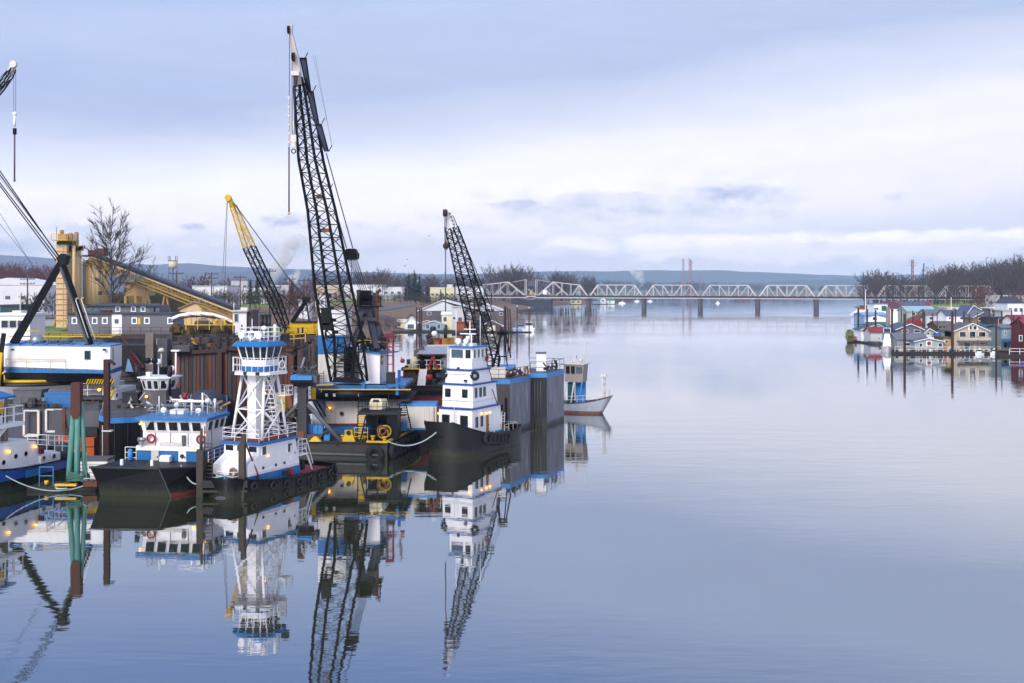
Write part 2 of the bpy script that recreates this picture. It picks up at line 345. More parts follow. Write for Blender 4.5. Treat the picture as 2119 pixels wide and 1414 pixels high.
def ground_mat():
    m = bpy.data.materials.new('bank_ground'); m.use_nodes = True; nt = m.node_tree; N = nt.nodes.new; L = nt.links.new; b = nt.nodes['Principled BSDF']; b.inputs['Roughness'].default_value = .95
    tc = N('ShaderNodeTexCoord'); ge = N('ShaderNodeNewGeometry'); sp = N('ShaderNodeSeparateXYZ'); L(ge.outputs['Normal'], sp.inputs[0])
    n = N('ShaderNodeTexNoise'); n.inputs['Scale'].default_value = .05; n.inputs['Detail'].default_value = 8; n.inputs['Roughness'].default_value = .7; L(tc.outputs['Object'], n.inputs[0])
    n2 = N('ShaderNodeTexNoise'); n2.inputs['Scale'].default_value = .6; n2.inputs['Detail'].default_value = 6; n2.inputs['Roughness'].default_value = .8; L(tc.outputs['Object'], n2.inputs[0])
    br = N('ShaderNodeValToRGB'); L(n2.outputs['Fac'], br.inputs[0]); br.color_ramp.elements[0].position = .35; br.color_ramp.elements[0].color = (*lin(72, 60, 54), 1); br.color_ramp.elements[1].position = .65; br.color_ramp.elements[1].color = (*lin(146, 116, 94), 1)
    gr = N('ShaderNodeValToRGB'); L(n.outputs['Fac'], gr.inputs[0]); gr.color_ramp.elements[0].position = .35; gr.color_ramp.elements[0].color = (*lin(92, 116, 40), 1); gr.color_ramp.elements[1].position = .7; gr.color_ramp.elements[1].color = (*lin(138, 142, 74), 1)
    mr = N('ShaderNodeMapRange'); L(sp.outputs[2], mr.inputs[0]); mr.inputs[1].default_value = .985; mr.inputs[2].default_value = .998
    mx = N('ShaderNodeMix'); mx.data_type = 'RGBA'; 
    # brush covers the river side of the levee, mown grass its top
    ps = N('ShaderNodeSeparateXYZ'); L(ge.outputs['Position'], ps.inputs[0])
    def mm(op, a, b_):
        q = N('ShaderNodeMath'); q.operation = op
        for i_, x_ in enumerate((a, b_)):
            if isinstance(x_, (int, float)): q.inputs[i_].default_value = x_
            else: L(x_, q.inputs[i_])
        return q.outputs[0]
    brush_ = mm('MULTIPLY', mm('GREATER_THAN', ps.outputs[1], 350), mm('LESS_THAN', ps.outputs[2], 8.3)); brush_ = mm('MULTIPLY', brush_, mm('LESS_THAN', ps.outputs[0], 200))
    keep = mm('MULTIPLY', mr.outputs[0], mm('SUBTRACT', 1, brush_))
    L(keep, mx.inputs[0]); L(br.outputs[0], mx.inputs[6]); L(gr.outputs[0], mx.inputs[7]); L(mx.outputs[2], b.inputs['Base Color']); return m
GROUND = ground_mat()
def sdist(P, poly):
    """signed distance, positive inside"""
    P = np.asarray(P); d = np.full(len(P), 1e9); ins = np.zeros(len(P), bool); n = len(poly)
    for i in range(n):
        a = np.array(poly[i], float); b = np.array(poly[(i + 1) % n], float); ab = b - a
        t = np.clip(((P - a) @ ab) / (ab @ ab), 0, 1); d = np.minimum(d, np.hypot(*(P - a - t[:, None] * ab).T))
        c = ((a[1] > P[:, 1]) != (b[1] > P[:, 1])) & (P[:, 0] < (b[0] - a[0]) * (P[:, 1] - a[1]) / (b[1] - a[1] + 1e-12) + a[0]); ins ^= c
    return np.where(ins, d, -d)
LEFT = [(-900, 60), (-160, 95), (-110, 135), (-84, 175), (-64, 215), (-50, 300), (-46, 392), (-20, 480), (8, 620), (4, 800), (8, 900), (30, 1000), (60, 1150), (110, 1400), (-900, 1400)]
RIGHT = [(420, 100), (262, 300), (258, 600), (262, 720), (285, 880), (322, 1010), (372, 1100), (520, 1300), (900, 1400), (900, 100)]
def hgt_left(P):
    d = sdist(P, LEFT); y = P[:, 1]; lev = np.clip((y - 330) / 90, 0, 1)
    a = np.interp(d, [-30, 0, 14, 40, 400], [-3.5, -.2, 3.6, 5, 5]); b = np.interp(d, [-30, 0, 10, 60, 95, 112, 140, 400], [-3.5, -.2, 1.6, 6, 9.4, 9.5, 5.5, 5])
    n = np.sin(P[:, 0] * .11) * np.cos(P[:, 1] * .09) * .35 + np.sin(P[:, 0] * .031 + 2) * np.sin(P[:, 1] * .027) * .5
    return a * (1 - lev) + b * lev + n * np.clip(d / 20, 0, 1)
def hgt_right(P):
    d = sdist(P, RIGHT); return np.interp(d, [-30, 0, 20, 60, 400], [-3.5, -.2, 2, 4, 5]) + np.sin(P[:, 0] * .07) * np.cos(P[:, 1] * .05) * .3 * np.clip(d / 20, 0, 1)
def grid_land(name, x0, x1, y0, y1, step, fn):
    xs = np.arange(x0, x1 + .1, step); ys = np.arange(y0, y1 + .1, step); X, Y = np.meshgrid(xs, ys); P = np.stack([X.ravel(), Y.ravel()], 1)
    Z = fn(P); nx, ny = len(xs), len(ys); i, j = np.meshgrid(np.arange(nx - 1), np.arange(ny - 1)); a = (j * nx + i).ravel()
    q = np.stack([a, a + 1, a + nx + 1, a + nx], 1); keep = Z[q].max(1) > -3
    me = bpy.data.meshes.new(name); me.from_pydata(np.column_stack([P, Z]).tolist(), [], q[keep].tolist()); me.polygons.foreach_set('use_smooth', [True] * int(keep.sum()))
    me.materials.append(GROUND); o = bpy.data.objects.new(name, me); COL.objects.link(o); o['kind'] = 'structure'; return o
grid_land('left_bank', -560, 150, 60, 1400, 6, hgt_left)
grid_land('right_bank', 230, 800, 100, 1400, 8, hgt_right)
def gz(x, y, right=False): return float((hgt_right if right else hgt_left)(np.array([[x, y]], float))[0])
fl = M().prism([(330, 2880), (1100, 2900), (2600, 2500), (9000, 2500), (9000, 8800), (-9000, 8800), (-9000, 1397), (105, 1397), (190, 1700), (270, 2200)], -3, 4.4)
struct('far_shore', fl, GROUND)
struct('far_right_shore', M().prism([(560, 1397), (1100, 2300), (4700, 2300), (4700, 60), (797, 60), (797, 1397)], -3, 3.9), GROUND)
struct('far_left_ground', M().prism([(-557, 62), (-557, 1397), (-4700, 1397), (-4700, 62)], -3, 4.6), GROUND)

# ---- hills in the distance
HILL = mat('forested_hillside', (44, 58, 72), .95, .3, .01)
def hills(name, Y0, prof, seed, depth=900):
    rnd = random.Random(seed); ph = [rnd.uniform(0, 6) for _ in range(8)]; m = M(); rows = 9; n = 220; loops = []
    for r in range(rows):
        t = r / (rows - 1); Y = Y0 + depth * t; row = []
        for i in range(n):
            px = -1500 + 5200 * i / (n - 1); X = (px - CX) * Y0 / FPX
            ty = np.interp(px, [p[0] for p in prof], [p[1] for p in prof]); hm = (HY - ty) * Y0 / FPX + CH
            k = sin(pi * min(t * 1.25, 1) / 2) if t < .8 else cos((t - .8) / .2 * pi / 2) * .999
            nn = sum(sin(X * .0016 * (1.9 ** q) + ph[q] + t * 3) / (1.7 ** q) for q in range(6)) * 9
            row.append((X * (Y / Y0) * .98, Y, max(2, 2 + (hm - 2) * k + nn * k)))
        loops.append(row)
    for rr in loops: m.v.extend(rr)
    for r in range(rows - 1):
        for i in range(n - 1): m.f.append((r * n + i, r * n + i + 1, (r + 1) * n + i + 1, (r + 1) * n + i)); m.sm.append(True)
    return struct(name, m, HILL)
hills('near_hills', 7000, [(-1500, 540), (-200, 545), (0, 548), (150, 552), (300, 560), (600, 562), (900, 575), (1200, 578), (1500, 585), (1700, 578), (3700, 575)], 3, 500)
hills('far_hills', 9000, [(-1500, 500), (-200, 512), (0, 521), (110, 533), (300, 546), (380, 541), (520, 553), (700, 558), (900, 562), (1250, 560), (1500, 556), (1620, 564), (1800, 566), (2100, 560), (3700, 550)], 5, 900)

# ================================================================ trees
def tree_template(seed, limbs=9, twigs=5, sub=5, spread=.24, up=.8, trunk_h=.28, tw=.0022, tk=1.0):
    """bare tree of unit height: returns (verts, tris) for wood, and for fine twigs"""
    rnd = random.Random(seed); mw = M(); mt = M()
    def tw_(p, d, l, w):
        a = d.cross(V((rnd.uniform(-1, 1), rnd.uniform(-1, 1), rnd.uniform(-1, 1)))).normalized() * w
        q = p + d * l + V((rnd.uniform(-1, 1), rnd.uniform(-1, 1), rnd.uniform(0, 1))) * l * .12
        mt.add([p - a, p + a, q], [(0, 1, 2)])
    top = V((rnd.uniform(-.03, .03), rnd.uniform(-.03, .03), .93)); pts = [V((0, 0, 0))]
    for k in range(1, 6): pts.append(V((0, 0, 0)).lerp(top, k / 5) + V((rnd.uniform(-.012, .012), rnd.uniform(-.012, .012), 0)))
    for k in range(5): mw.tube(pts[k], pts[k + 1], .018 * tk * (1 - k / 5.4), .018 * tk * (1 - (k + 1) / 5.4), n=4, cap=False)
    for i in range(limbs):
        z = trunk_h + (.85 - trunk_h) * (i + rnd.random() * .6) / limbs; p = V((0, 0, 0)).lerp(top, z / .93)
        a = i * 2.4 + rnd.uniform(-.4, .4); l = spread * (1.5 - .9 * (z - trunk_h) / (1 - trunk_h)) * rnd.uniform(.75, 1.15)
        d = V((cos(a), sin(a), up * rnd.uniform(.7, 1.4))).normalized(); q = p + d * l; q2 = q + V((d.x * .5, d.y * .5, 1.1)).normalized() * l * .6
        mw.tube(p, q, .008 * tk, .0045 * tk, n=3, cap=False); mw.tube(q, q2, .0045 * tk, .002, n=3, cap=False)
        for j in range(sub):
            s = p.lerp(q, .35 + .65 * j / sub) if j < sub * .6 else q.lerp(q2, (j - sub * .6) / (sub * .4))
            e = V((cos(a + rnd.uniform(-1.6, 1.6)), sin(a + rnd.uniform(-1.6, 1.6)), rnd.uniform(.4, 1.5))).normalized(); ll = l * rnd.uniform(.3, .55); s2 = s + e * ll
            mw.tube(s, s2, .0032 * tk, .0014 * tk, n=3, cap=False)
            for k in range(twigs):
                tw_(s.lerp(s2, rnd.uniform(.2, 1)), (e + V((rnd.uniform(-.8, .8), rnd.uniform(-.8, .8), rnd.uniform(-.1, .9)))).normalized(), ll * rnd.uniform(.4, .9), tw)
    return mw, mt
def tris(m):
    fs = []
    for f in m.f:
        for k in range(1, len(f) - 1): fs.append((f[0], f[k], f[k + 1]))
    return np.array([tuple(p) for p in m.v], np.float32), np.array(fs, np.int32)
def np_mesh(name, Vv, Ff, mt):
    me = bpy.data.meshes.new(name); me.vertices.add(len(Vv)); me.vertices.foreach_set('co', Vv.ravel().astype(np.float32)); me.loops.add(len(Ff) * 3); me.loops.foreach_set('vertex_index', Ff.ravel().astype(np.int32))
    me.polygons.add(len(Ff)); me.polygons.foreach_set('loop_start', np.arange(0, len(Ff) * 3, 3, dtype=np.int32)); me.update(calc_edges=True); me.materials.append(mt); return me
BARK = mat('winter_twigs', (94, 78, 74), .95, .3, .02); BARK2 = mat('reddish_twigs', (120, 78, 80), .95, .3, .02); BARK3 = mat('grey_branches', (96, 84, 80), .95, .3, .1); BARK4 = mat('olive_twigs', (84, 80, 58), .95, .35, .05)
TEMPL = [tris(x) for x in []]
for sdd in range(4):
    a, b = tree_template(sdd + 1, 11, 5, 5, .20, 1.0, .18, .0032); va, fa = tris(a); vb, fb = tris(b); TEMPL.append((np.vstack([va, vb]), np.vstack([fa, fb + len(va)])))
def wood(name, spots, mt, label, cat='trees', top=True):
    """spots: (x, y, z, height, width factor)"""
    VV = []; FF = []; o = 0; rnd = random.Random(len(spots))
    for (x, y, z, h, w) in spots:
        v, f = TEMPL[rnd.randrange(4)]; a = rnd.uniform(0, 6.28); ca, sa = cos(a), sin(a); q = v.copy()
        q[:, 0] = (v[:, 0] * ca - v[:, 1] * sa) * h * w + x; q[:, 1] = (v[:, 0] * sa + v[:, 1] * ca) * h * w + y; q[:, 2] = v[:, 2] * h + z; VV.append(q); FF.append(f + o); o += len(v)
    ob = bpy.data.objects.new(name, np_mesh(name, np.vstack(VV), np.vstack(FF), mt)); COL.objects.link(ob); ob['kind'] = 'stuff'; ob['label'] = label; ob['category'] = cat; return ob
rnd = random.Random(11)
def spots(n, px0, px1, Y0, Y1, topy, jit=.14, right=False, wf=1.0, z=None):
    out = []
    for _ in range(n):
        px = rnd.uniform(px0, px1); Y = Y0 + (Y1 - Y0) * rnd.random(); x = wx(px, Y)
        zz = z if z is not None else (gz(x, Y, right) if Y < 1390 else 4.4)
        if zz < .4: continue
        ty = np.interp(px, [p[0] for p in topy], [p[1] for p in topy]); h = (wz(ty, Y) - zz) * rnd.uniform(1 - jit * 2, 1.03)
        if h > 2: out.append((x, Y, zz - .2, h, wf * rnd.uniform(.8, 1.25)))
    return out
wood('woodland', spots(330, 1722, 2200, 860, 1300, [(1720, 585), (1745, 566), (1790, 556), (1850, 562), (1890, 570), (1920, 556), (1960, 548), (2060, 540), (2119, 528), (2300, 520)], .12, True, 1.15, None) , BARK, 'wood of bare winter trees along the right bank behind the bridge')
wood('treeline', spots(150, 640, 1000, 900, 1200, [(640, 572), (720, 566), (760, 560), (800, 556), (840, 562), (1000, 570)], .14, False, 1.3), BARK, 'low bare winter treeline behind the grass bank')
wood('treeline', spots(130, 1245, 1725, 2900, 3500, [(1245, 580), (1300, 576), (1380, 583), (1450, 580), (1520, 585), (1725, 590)], .12, False, 1.7, 4.4), BARK, 'far off bare treeline on the far shore beyond the bridge')
wood('treeline', spots(90, -60, 130, 620, 800, [(-60, 535), (0, 541), (60, 543), (130, 548)], .12, False, 1.0), BARK2, 'reddish bare trees behind the long white shed at far left')
wood('treeline', spots(70, 300, 640, 900, 1100, [(300, 568), (400, 572), (640, 572)], .15, False, 1.2), BARK2, 'bare reddish treeline far behind the conveyor')
wood('thicket', spots(150, 300, 640, 420, 560, [(300, 585), (350, 590), (430, 598), (520, 592), (640, 600)], .2, False, 1.3), BARK4, 'olive brown thicket of bare trees behind the yellow crane')
wood('thicket', spots(140, 225, 400, 330, 400, [(240, 600), (300, 596), (400, 612)], .2, False, 1.3), BARK4, 'dark thicket beneath the yellow conveyor')
wood('thicket', spots(60, 1960, 2180, 480, 640, [(1960, 615), (2030, 600), (2180, 590)], .15, True, 1.2), BARK2, 'reddish bare bushes on the bank behind the floating homes')
wood('brush', spots(420, 700, 1060, 385, 560, [(700, 652), (800, 650), (1060, 640)], .3, False, 1.5), BARK2, 'brown brush on the slope of the left bank', 'brush')
for i, (pts_, lab) in enumerate([([(1010, 566), (1035, 548), (1060, 545), (1095, 550), (1125, 562)], 'round crowned grove of bare trees behind the left end of the bridge'), ([(1132, 572), (1150, 558), (1180, 562), (1215, 568), (1242, 576)], 'lower grove of bare trees right behind the swing span')]):
    wood('grove', spots(46, pts_[0][0], pts_[-1][0], 1010 + 90 * i, 1120 + 60 * i, pts_, .10, False, 1.0, 4.2), BARK, lab)
wood('hedge', spots(110, 780, 1000, 660, 760, [(780, 604), (1000, 606)], .2, False, 1.6), BARK4, 'dark low hedge in front of the far warehouses')
wood('hedge', spots(60, 640, 790, 560, 700, [(640, 604), (790, 606)], .2, False, 1.5), BARK2, 'reddish brown hedge behind the big crane')
# individual bare trees
def bare_tree(px, base, topy, Y, label, seed, mt=BARK3, wf=1.0, limbs=14, tw=.0014, grp=None, thin=.62):
    h = wz(topy, Y) - base; x = wx(px, Y); t = thing('bare_tree', label, 'tree', (x, Y, base), 0, grp)
    a, b = tree_template(seed, limbs, 11, 11, .25 * wf, 1.15, .2, tw, thin)
    for m_ in (a, b): m_.v = [(p[0] * h, p[1] * h, p[2] * h) for p in m_.v]
    part('trunk', a, mt, t); part('crown', b, mt, t); return t
bare_tree(233, 5, 446, 262, 'tall bare tree standing in front of the tan silos', 21, wf=.8, limbs=24, tw=.0016)
bare_tree(305, 5, 540, 300, 'slender bare tree beside the conveyor', 22, wf=.7)
for k, (px, ty, Y) in enumerate([(75, 606, 330), (86, 612, 336), (97, 608, 342), (108, 604, 350), (64, 610, 345), (53, 608, 350)]):
    bare_tree(px, 5, ty, Y, ['third', 'fifth', 'fourth', 'last', 'second', 'first'][(0, 2, 1, 3, 4, 5)[k] if k < 4 else k] + ' small bare street tree from the left in front of the long white shed' if k != 9 else '', 30 + k, wf=.8, limbs=9, tw=.003, grp='street trees by the white shed')
for k, (px, ty, Y, c_) in enumerate([(598, 588, 330, 'dark red bare tree behind the yellow crane'), (628, 590, 335, 'wide dark red bare tree left of the large crane boom'), (790, 560, 800, 'round pale bare tree behind the gantry of the large crane'), (770, 566, 700, 'thin bare tree left of the conifers'), (2022, 596, 520, 'reddish bare tree in front of the right bridge end'), (2040, 590, 560, 'taller reddish bare tree beside the right bridge end'), (1008, 556, 1000, 'lone slim bare tree at the left bridge abutment')]):
    x = wx(px, Y); bare_tree(px, max(1, gz(x, Y, px > 1500)), ty, Y, c_, 50 + k, BARK2 if 'red' in c_ else BARK, 1.0, 12, .003)
for k, (px, ty) in enumerate([(393, 568), (401, 564), (418, 562), (424, 560), (431, 563), (322, 570)]):
    bare_tree(px, 5, ty, 640, ['narrow reddish poplar at the left of the pair right of the water tower', 'narrow reddish poplar at the right of the pair right of the water tower', 'narrow reddish poplar left of the two armed utility pole', 'tallest poplar beside the two armed utility pole', 'poplar just left of the two armed utility pole crossarms', 'narrow reddish poplar left of the water tower'][k], 70 + k, BARK2, .35, 12, .004, 'poplars behind the conveyor')
NEEDLE = mat('conifer_needles', (30, 62, 56), .95, .4, .8); TRUNK = mat('conifer_trunk', (70, 54, 44), .9)
def conifer(px, ty, Y, label, seed, base=None, wf=.26):
    rn = random.Random(seed); x = wx(px, Y); b = gz(x, Y) if base is None else base; h = wz(ty, Y) - b; t = thing('conifer', label, 'tree', (x, Y, b))
    part('trunk', M().tube((0, 0, 0), (0, 0, h * .9), h * .012, h * .003, 6), TRUNK, t); m = M(); n = 900
    for i in range(n):
        u = (i + rn.random()) / n; z = h * (.08 + .92 * u); r = h * wf * (1 - u) ** .8 * (.75 + .35 * sin(z * 7 / h * 6)); a = rn.uniform(0, 6.28); rr = r * rn.uniform(.25, 1.05); s = h * .035 * (1.2 - .7 * u)
        c = V((cos(a) * rr, sin(a) * rr, z - rr * .25)); o_ = V((cos(a), sin(a), -.35)) * s * 1.6; sd_ = V((-sin(a), cos(a), rn.uniform(-.3, .3))) * s * .6
        m.add([c - sd_, c + sd_, c + o_], [(0, 1, 2)]); m.add([c - sd_ + V((0, 0, s * .5)), c + o_ * .8, c + sd_ + V((0, 0, s * .5))], [(0, 1, 2)])
    part('crown', m, NEEDLE, t)
conifer(845, 570, 740, 'dark conifer at left of the three tall ones on the levee', 1); conifer(858, 565, 745, 'tallest dark conifer in the middle of the levee group', 2); conifer(868, 571, 750, 'dark conifer at right of the three tall ones', 3)
conifer(884, 591, 740, 'short pointed conifer right of the tall group', 4); conifer(912, 599, 760, 'small conifer left of the second boom', 5); conifer(518, 580, 520, 'small conifer right of the yellow boom', 6, 5); conifer(532, 576, 540, 'second small conifer between steam and boom', 7, 5); conifer(604, 580, 520, 'dark conifer under the steam plume', 8, 5)
conifer(2072, 603, 560, 'green conifer behind the floating homes at far right', 9, 4); conifer(1000, 577, 1000, 'small dark conifer at the bridge abutment', 10, 5)
# ================================================================ bridge
BR = mat('bridge_pale_paint', (206, 198, 198), .6, .12, .3, 1, (120, 90, 80), .3); BRD = mat('bridge_dark_girder', (44, 46, 60), .7)
B0 = V((69.2, 960, 8.8)); BV = V((48.9, -8.6, -.17)); BN = V((8.6, 48.9, 0)).normalized()
rb = thing('railway_bridge', 'long steel truss railway bridge with a swing span crossing the river', 'bridge', B0)
def bp_(t, z=0, side=0): return B0 + BV * t + V((0, 0, z)) + BN * side * 4.2
def both(m, t0, z0, t1, z1, w):
    for s in (-1, 1): m.bar(bp_(t0, z0, s), bp_(t1, z1, s), w)
    return m
def both_parts(name, t0, z0, t1, z1, w, par, mt=None):
    for s in (-1, 1): part(name, M().bar(bp_(t0, z0, s), bp_(t1, z1, s), w), mt or BR, par, w=True)
def span(t0, t1, ht=11.6):
    g = (t1 - t0) / 6; m = M()
    both(m, t0 + .01, 0, t1 - .01, 0, .7)
    for k in range(7): m.bar(bp_(t0 + g * k, 0, -1), bp_(t0 + g * k, 0, 1), .5)
    sp = part('truss_span', m, BR, rb, w=True)
    both_parts('deck_girder', t0, 1.3, t1, 1.3, 1.5, sp, BRD)
    m = both(M(), t0 + g, ht, t1 - g, ht, .6)
    for k in range(1, 6): m.bar(bp_(t0 + g * k, ht, -1), bp_(t0 + g * k, ht, 1), .4)
    part('top_chord', m, BR, sp, w=True)
    for (a, za, b, zb, w) in [(0, 0, 1, ht, .62), (6, 0, 5, ht, .62), (1, ht, 2, 0, .26), (2, ht, 3, 0, .46), (4, ht, 3, 0, .46), (5, ht, 4, 0, .26), (.5, ht / 2, 1, 0, .26), (5.5, ht / 2, 5, 0, .26)]:
        both_parts('diagonal', t0 + g * a, za, t0 + g * b, zb, w, sp)
    for k in range(1, 6): both_parts('vertical_post', t0 + g * k, .3, t0 + g * k, ht, .36, sp)
for k in range(7): span(k, k + 1)
def swing(ts, zs, name):
    """half of the swing span: ts bottom panel points, zs heights of the top chord there"""
    m = both(M(), ts[0], 0, ts[-1], 0, .9); sp = part('swing_span', m, BR, rb, w=True); both_parts('deck_girder', ts[0], 1.3, ts[-1], 1.3, 1.5, sp, BRD)
    m = M()
    for k in range(len(ts) - 1): both(m, ts[k], zs[k], ts[k + 1], zs[k + 1], .6)
    part('top_chord', m, BR, sp, w=True)
    for k in range(1, len(ts) - 1):
        both_parts('vertical_post', ts[k], 0, ts[k], zs[k], .36, sp)
    for a, b, za, zb in name: both_parts('diagonal', a, za, b, zb, .42, sp)
# left half px 988..1092 (t -2.065..-1.13), right half 1110..1218
def tp(px): # bridge parameter at a pixel column
    k = (px - CX) / FPX; return (k * B0.y - B0.x) / (BV.x - k * BV.y)
L_ = [tp(x) for x in (988, 1000, 1018, 1034, 1051, 1070, 1090)]; swing(L_, [0, 11.6, 12.3, 13.2, 14.2, 7.5, .4], [(L_[1], L_[2], 11.6, 0), (L_[2], L_[4], 0, 14.2), (L_[3], L_[4], 6.5, 0), (L_[4], L_[5], 0, 7.5)])
R_ = [tp(x) for x in (1110, 1128, 1145, 1163, 1181, 1199, 1218)]; swing(R_, [.4, 7.5, 14.2, 13.2, 12.4, 11.6, 0], [(R_[1], R_[2], 7.5, 0), (R_[2], R_[4], 14.2, 0), (R_[3], R_[2], 6.5, 0), (R_[5], R_[4], 11.6, 0)])
m = M()
for px in (1088, 1110): both(m, tp(px), 0, tp(px), 16.5, .55)
both(m, tp(1088), 1, tp(1110), 1, .9); both(m, tp(1093), 8, tp(1110), 2, .4); both(m, tp(1062), 14, tp(1088), 16.3, .2); both(m, tp(1110), 16.3, tp(1140), 14, .2)
tw_ = part('pivot_tower', m, BR, rb, w=True)
c = bp_(tp(1099), 12.5); part('machine_house', M().cbox(c, 6, 5, 4.2, .17).cbox(c + V((0, 0, 2.4)), 4, 4, .8, .17), GREYST, rb, w=True)
c = bp_(tp(1101), 4.2, -1.4); part('yellow_box', M().cbox(c, 2, 2, 3.2), YEL, rb, w=True)
c = bp_(tp(1129), 4.6, -1.4); part('signal_cabin', M().cbox(c, 3.4, 3, 3.2).cbox(c + V((0, 0, 1.9)), 4, 3.4, .5), WHITE2, rb, w=True)
for k in range(0, 7):
    p = B0 + BV * k; z = p.z - .45; m = M(); a = .174
    m.loft([[(p.x + (cos(q) * 2.0 * s) * cos(-a) - (sin(q) * 6 * s) * sin(-a), p.y + (cos(q) * 2.0 * s) * sin(-a) + (sin(q) * 6 * s) * cos(-a), zz) for q in [2 * pi * i / 12 for i in range(12)]] for s, zz in ((1.15, -2), (1.05, z - 1.5), (1.2, z - 1.4), (1.2, z))])
    part('pier', m, mat('weathered_pier_concrete', (104, 98, 98), .9, .2, .3, 1, (60, 56, 54), .4), rb, w=True)
PFEN = mat('weathered_fender_planks', (58, 62, 76), .85, .3, .5, 1)
m = M(); a, b = bp_(tp(1060), 0), bp_(tp(1142), 0)
f0 = V((a.x, a.y, 3)); f1 = V((b.x, b.y, 3)); dd = (f1 - f0); dd.z = 0
m.cbox((f0 + f1) / 2, dd.length, 13, 8, math.atan2(dd.y, dd.x)); part('pivot_fender', m, PFEN, rb, w=True)
m = M(); ctr = bp_(tp(1099)); m.lathe((ctr.x, ctr.y, -1), [(5, 0), (5, 8.8)], 14); part('pivot_pier', m, CONC, rb, w=True)
m = M(); a = bp_(tp(988)); b = bp_(tp(700)); m.bar(a + V((0, 0, .8)) - BN * 3, b + V((0, 0, .8)) - BN * 3, 2.2); m.bar(a + V((0, 0, .8)) + BN * 3, b + V((0, 0, .8)) + BN * 3, 2.2)
for k in range(11):
    p = a.lerp(b, k / 10)
    for s in (-3, 3): m.tube(p + BN * s + V((0, 0, -6)), p + BN * s, .5)
part('approach_trestle', m, BRD, rb, w=True)
# ================================================================ poles, towers, tanks
POLE = mat('creosoted_pole', (104, 78, 70), .9)
def upole(px, ty, Y, label, arms=1, grp='utility poles along the far road'):
    x = wx(px, Y); b = max(1, gz(x, Y)); t = thing('utility_pole', label, 'pole', (x, Y, b), 0, grp); h = wz(ty, Y) - b
    part('shaft', M().tube((0, 0, 0), (0, 0, h), .28, .2, 8), POLE, t)
    for k in range(arms): m = M().cbox((0, 0, h - .8 - k * 1.6), 5, .24, .28); [m.tube((s, 0, h - .7 - k * 1.6), (s, 0, h - .2 - k * 1.6), .09) for s in (-2.3, -1.2, 1.2, 2.3)]; part('crossarm', m, POLE, t)
for px, ty, Y, a, lb in [(365, 562, 380, 1, 'thick utility pole with crossarm standing in front of the water tower'), (438, 563, 400, 2, 'utility pole with two crossarms between the water tower and the yellow boom'), (497, 570, 420, 1, 'utility pole with one crossarm just left of the yellow and black boom'), (558, 557, 400, 1, 'utility pole rising directly behind the yellow and black boom'), (599, 574, 440, 1, 'utility pole in front of the rising steam'), (629, 577, 440, 1, 'utility pole close to the left side of the large black boom'), (57, 573, 360, 2, 'utility pole with two crossarms in front of the long white shed'), (651, 566, 470, 1, 'utility pole seen through the lattice of the large black boom')]:
    upole(px, ty, Y, lb, a)
for px, ty, Y, lb in [(491, 606, 280, 'pale street lamp behind the small white control cabin'), (442, 590, 330, 'street lamp beside the pole with two crossarms'), (873, 585, 660, 'tall street lamp on the levee at the right edge of the tall conifers'), (843, 592, 640, 'street lamp on the levee in front of the tall conifers'), (830, 595, 640, 'slim lamp on the levee just left of the conifers'), (795, 597, 640, 'leftmost slim lamp on the levee near the crane gantry')]:
    x = wx(px, Y); b = gz(x, Y); h = wz(ty, Y) - b; t = thing('street_lamp', lb, 'lamp post', (x, Y, b), 0, 'street lamps on the left bank')
    part('post', M().tube((0, 0, 0), (0, 0, h), .16, .1, 6).tube((0, 0, h), (1.6, 0, h + .5), .08), MIDG, t); part('lamp_head', M().cbox((2, 0, h + .5), 1.0, .35, .18), MIDG, t)
t = thing('water_tower', 'pale round water tower on thin green legs against the hills', 'water tower', (wx(358, 900), 900, 5)); s_ = 900 / 2200
m = M().lathe((0, 0, wz(554, 900) - 5), [(1, -1.2), (3.2, 0), (3.7, 1.6), (3.7, 5), (3.2, 5.6)], 16); part('tank', m, CREAM, t)
m = M(); [m.tube((cos(a) * 3.8, sin(a) * 3.8, 0), (cos(a) * 3.3, sin(a) * 3.3, wz(553, 900) - 5), .28, n=5) for a in (.4, 1.97, 3.5, 5.1)]; m.tube((0, 0, 0), (0, 0, wz(556, 900) - 5), .5)
part('tower_legs', m, mat('tower_green', (70, 120, 130), .7), t)
m = M().torus((0, 0, wz(540, 900) - 5), (0, 0, 1), 3.9, .25, 16, 4); [m.tube((cos(a) * 3.7, sin(a) * 3.7, wz(541, 900) - 5), (cos(a) * 3.9, sin(a) * 3.9, wz(530, 900) - 5), .22, n=4) for a in (.3, 1.2, 2.6, 3.5, 4.4, 5.6)]; part('antenna_ring', m, MIDG, t)
RWT = mat('red_white_tower_steel', (176, 130, 136), .7)
def pylon(px, ty, Y, w, label, b=4.4):
    x = wx(px, Y); h = wz(ty, Y) - b; t = thing('transmission_tower', label, 'tower', (x, Y, b)); m = M(); n = 9
    def q(k, s): f = 1 - .68 * min(1, k / (n * .55)); return (s[0] * w * f, s[1] * w * f, h * k / n)
    for s in ((-1, -1), (1, -1), (1, 1), (-1, 1)):
        for k in range(n): m.bar(q(k, s), q(k + 1, s), w * .16)
    for s, s2 in (((-1, -1), (1, -1)), ((1, -1), (1, 1)), ((1, 1), (-1, 1)), ((-1, 1), (-1, -1))):
        for k in range(n): m.bar(q(k, s), q(k + 1, s2), w * .1); m.bar(q(k + 1, s), q(k + 1, s2), w * .1)
    part('lattice_mast', m, RWT, t); m = M()
    for k in (.86, .93): m.bar((-w * 1.5, 0, h * k), (w * 1.5, 0, h * k), w * .14)
    part('crossarm', m, RWT, t)
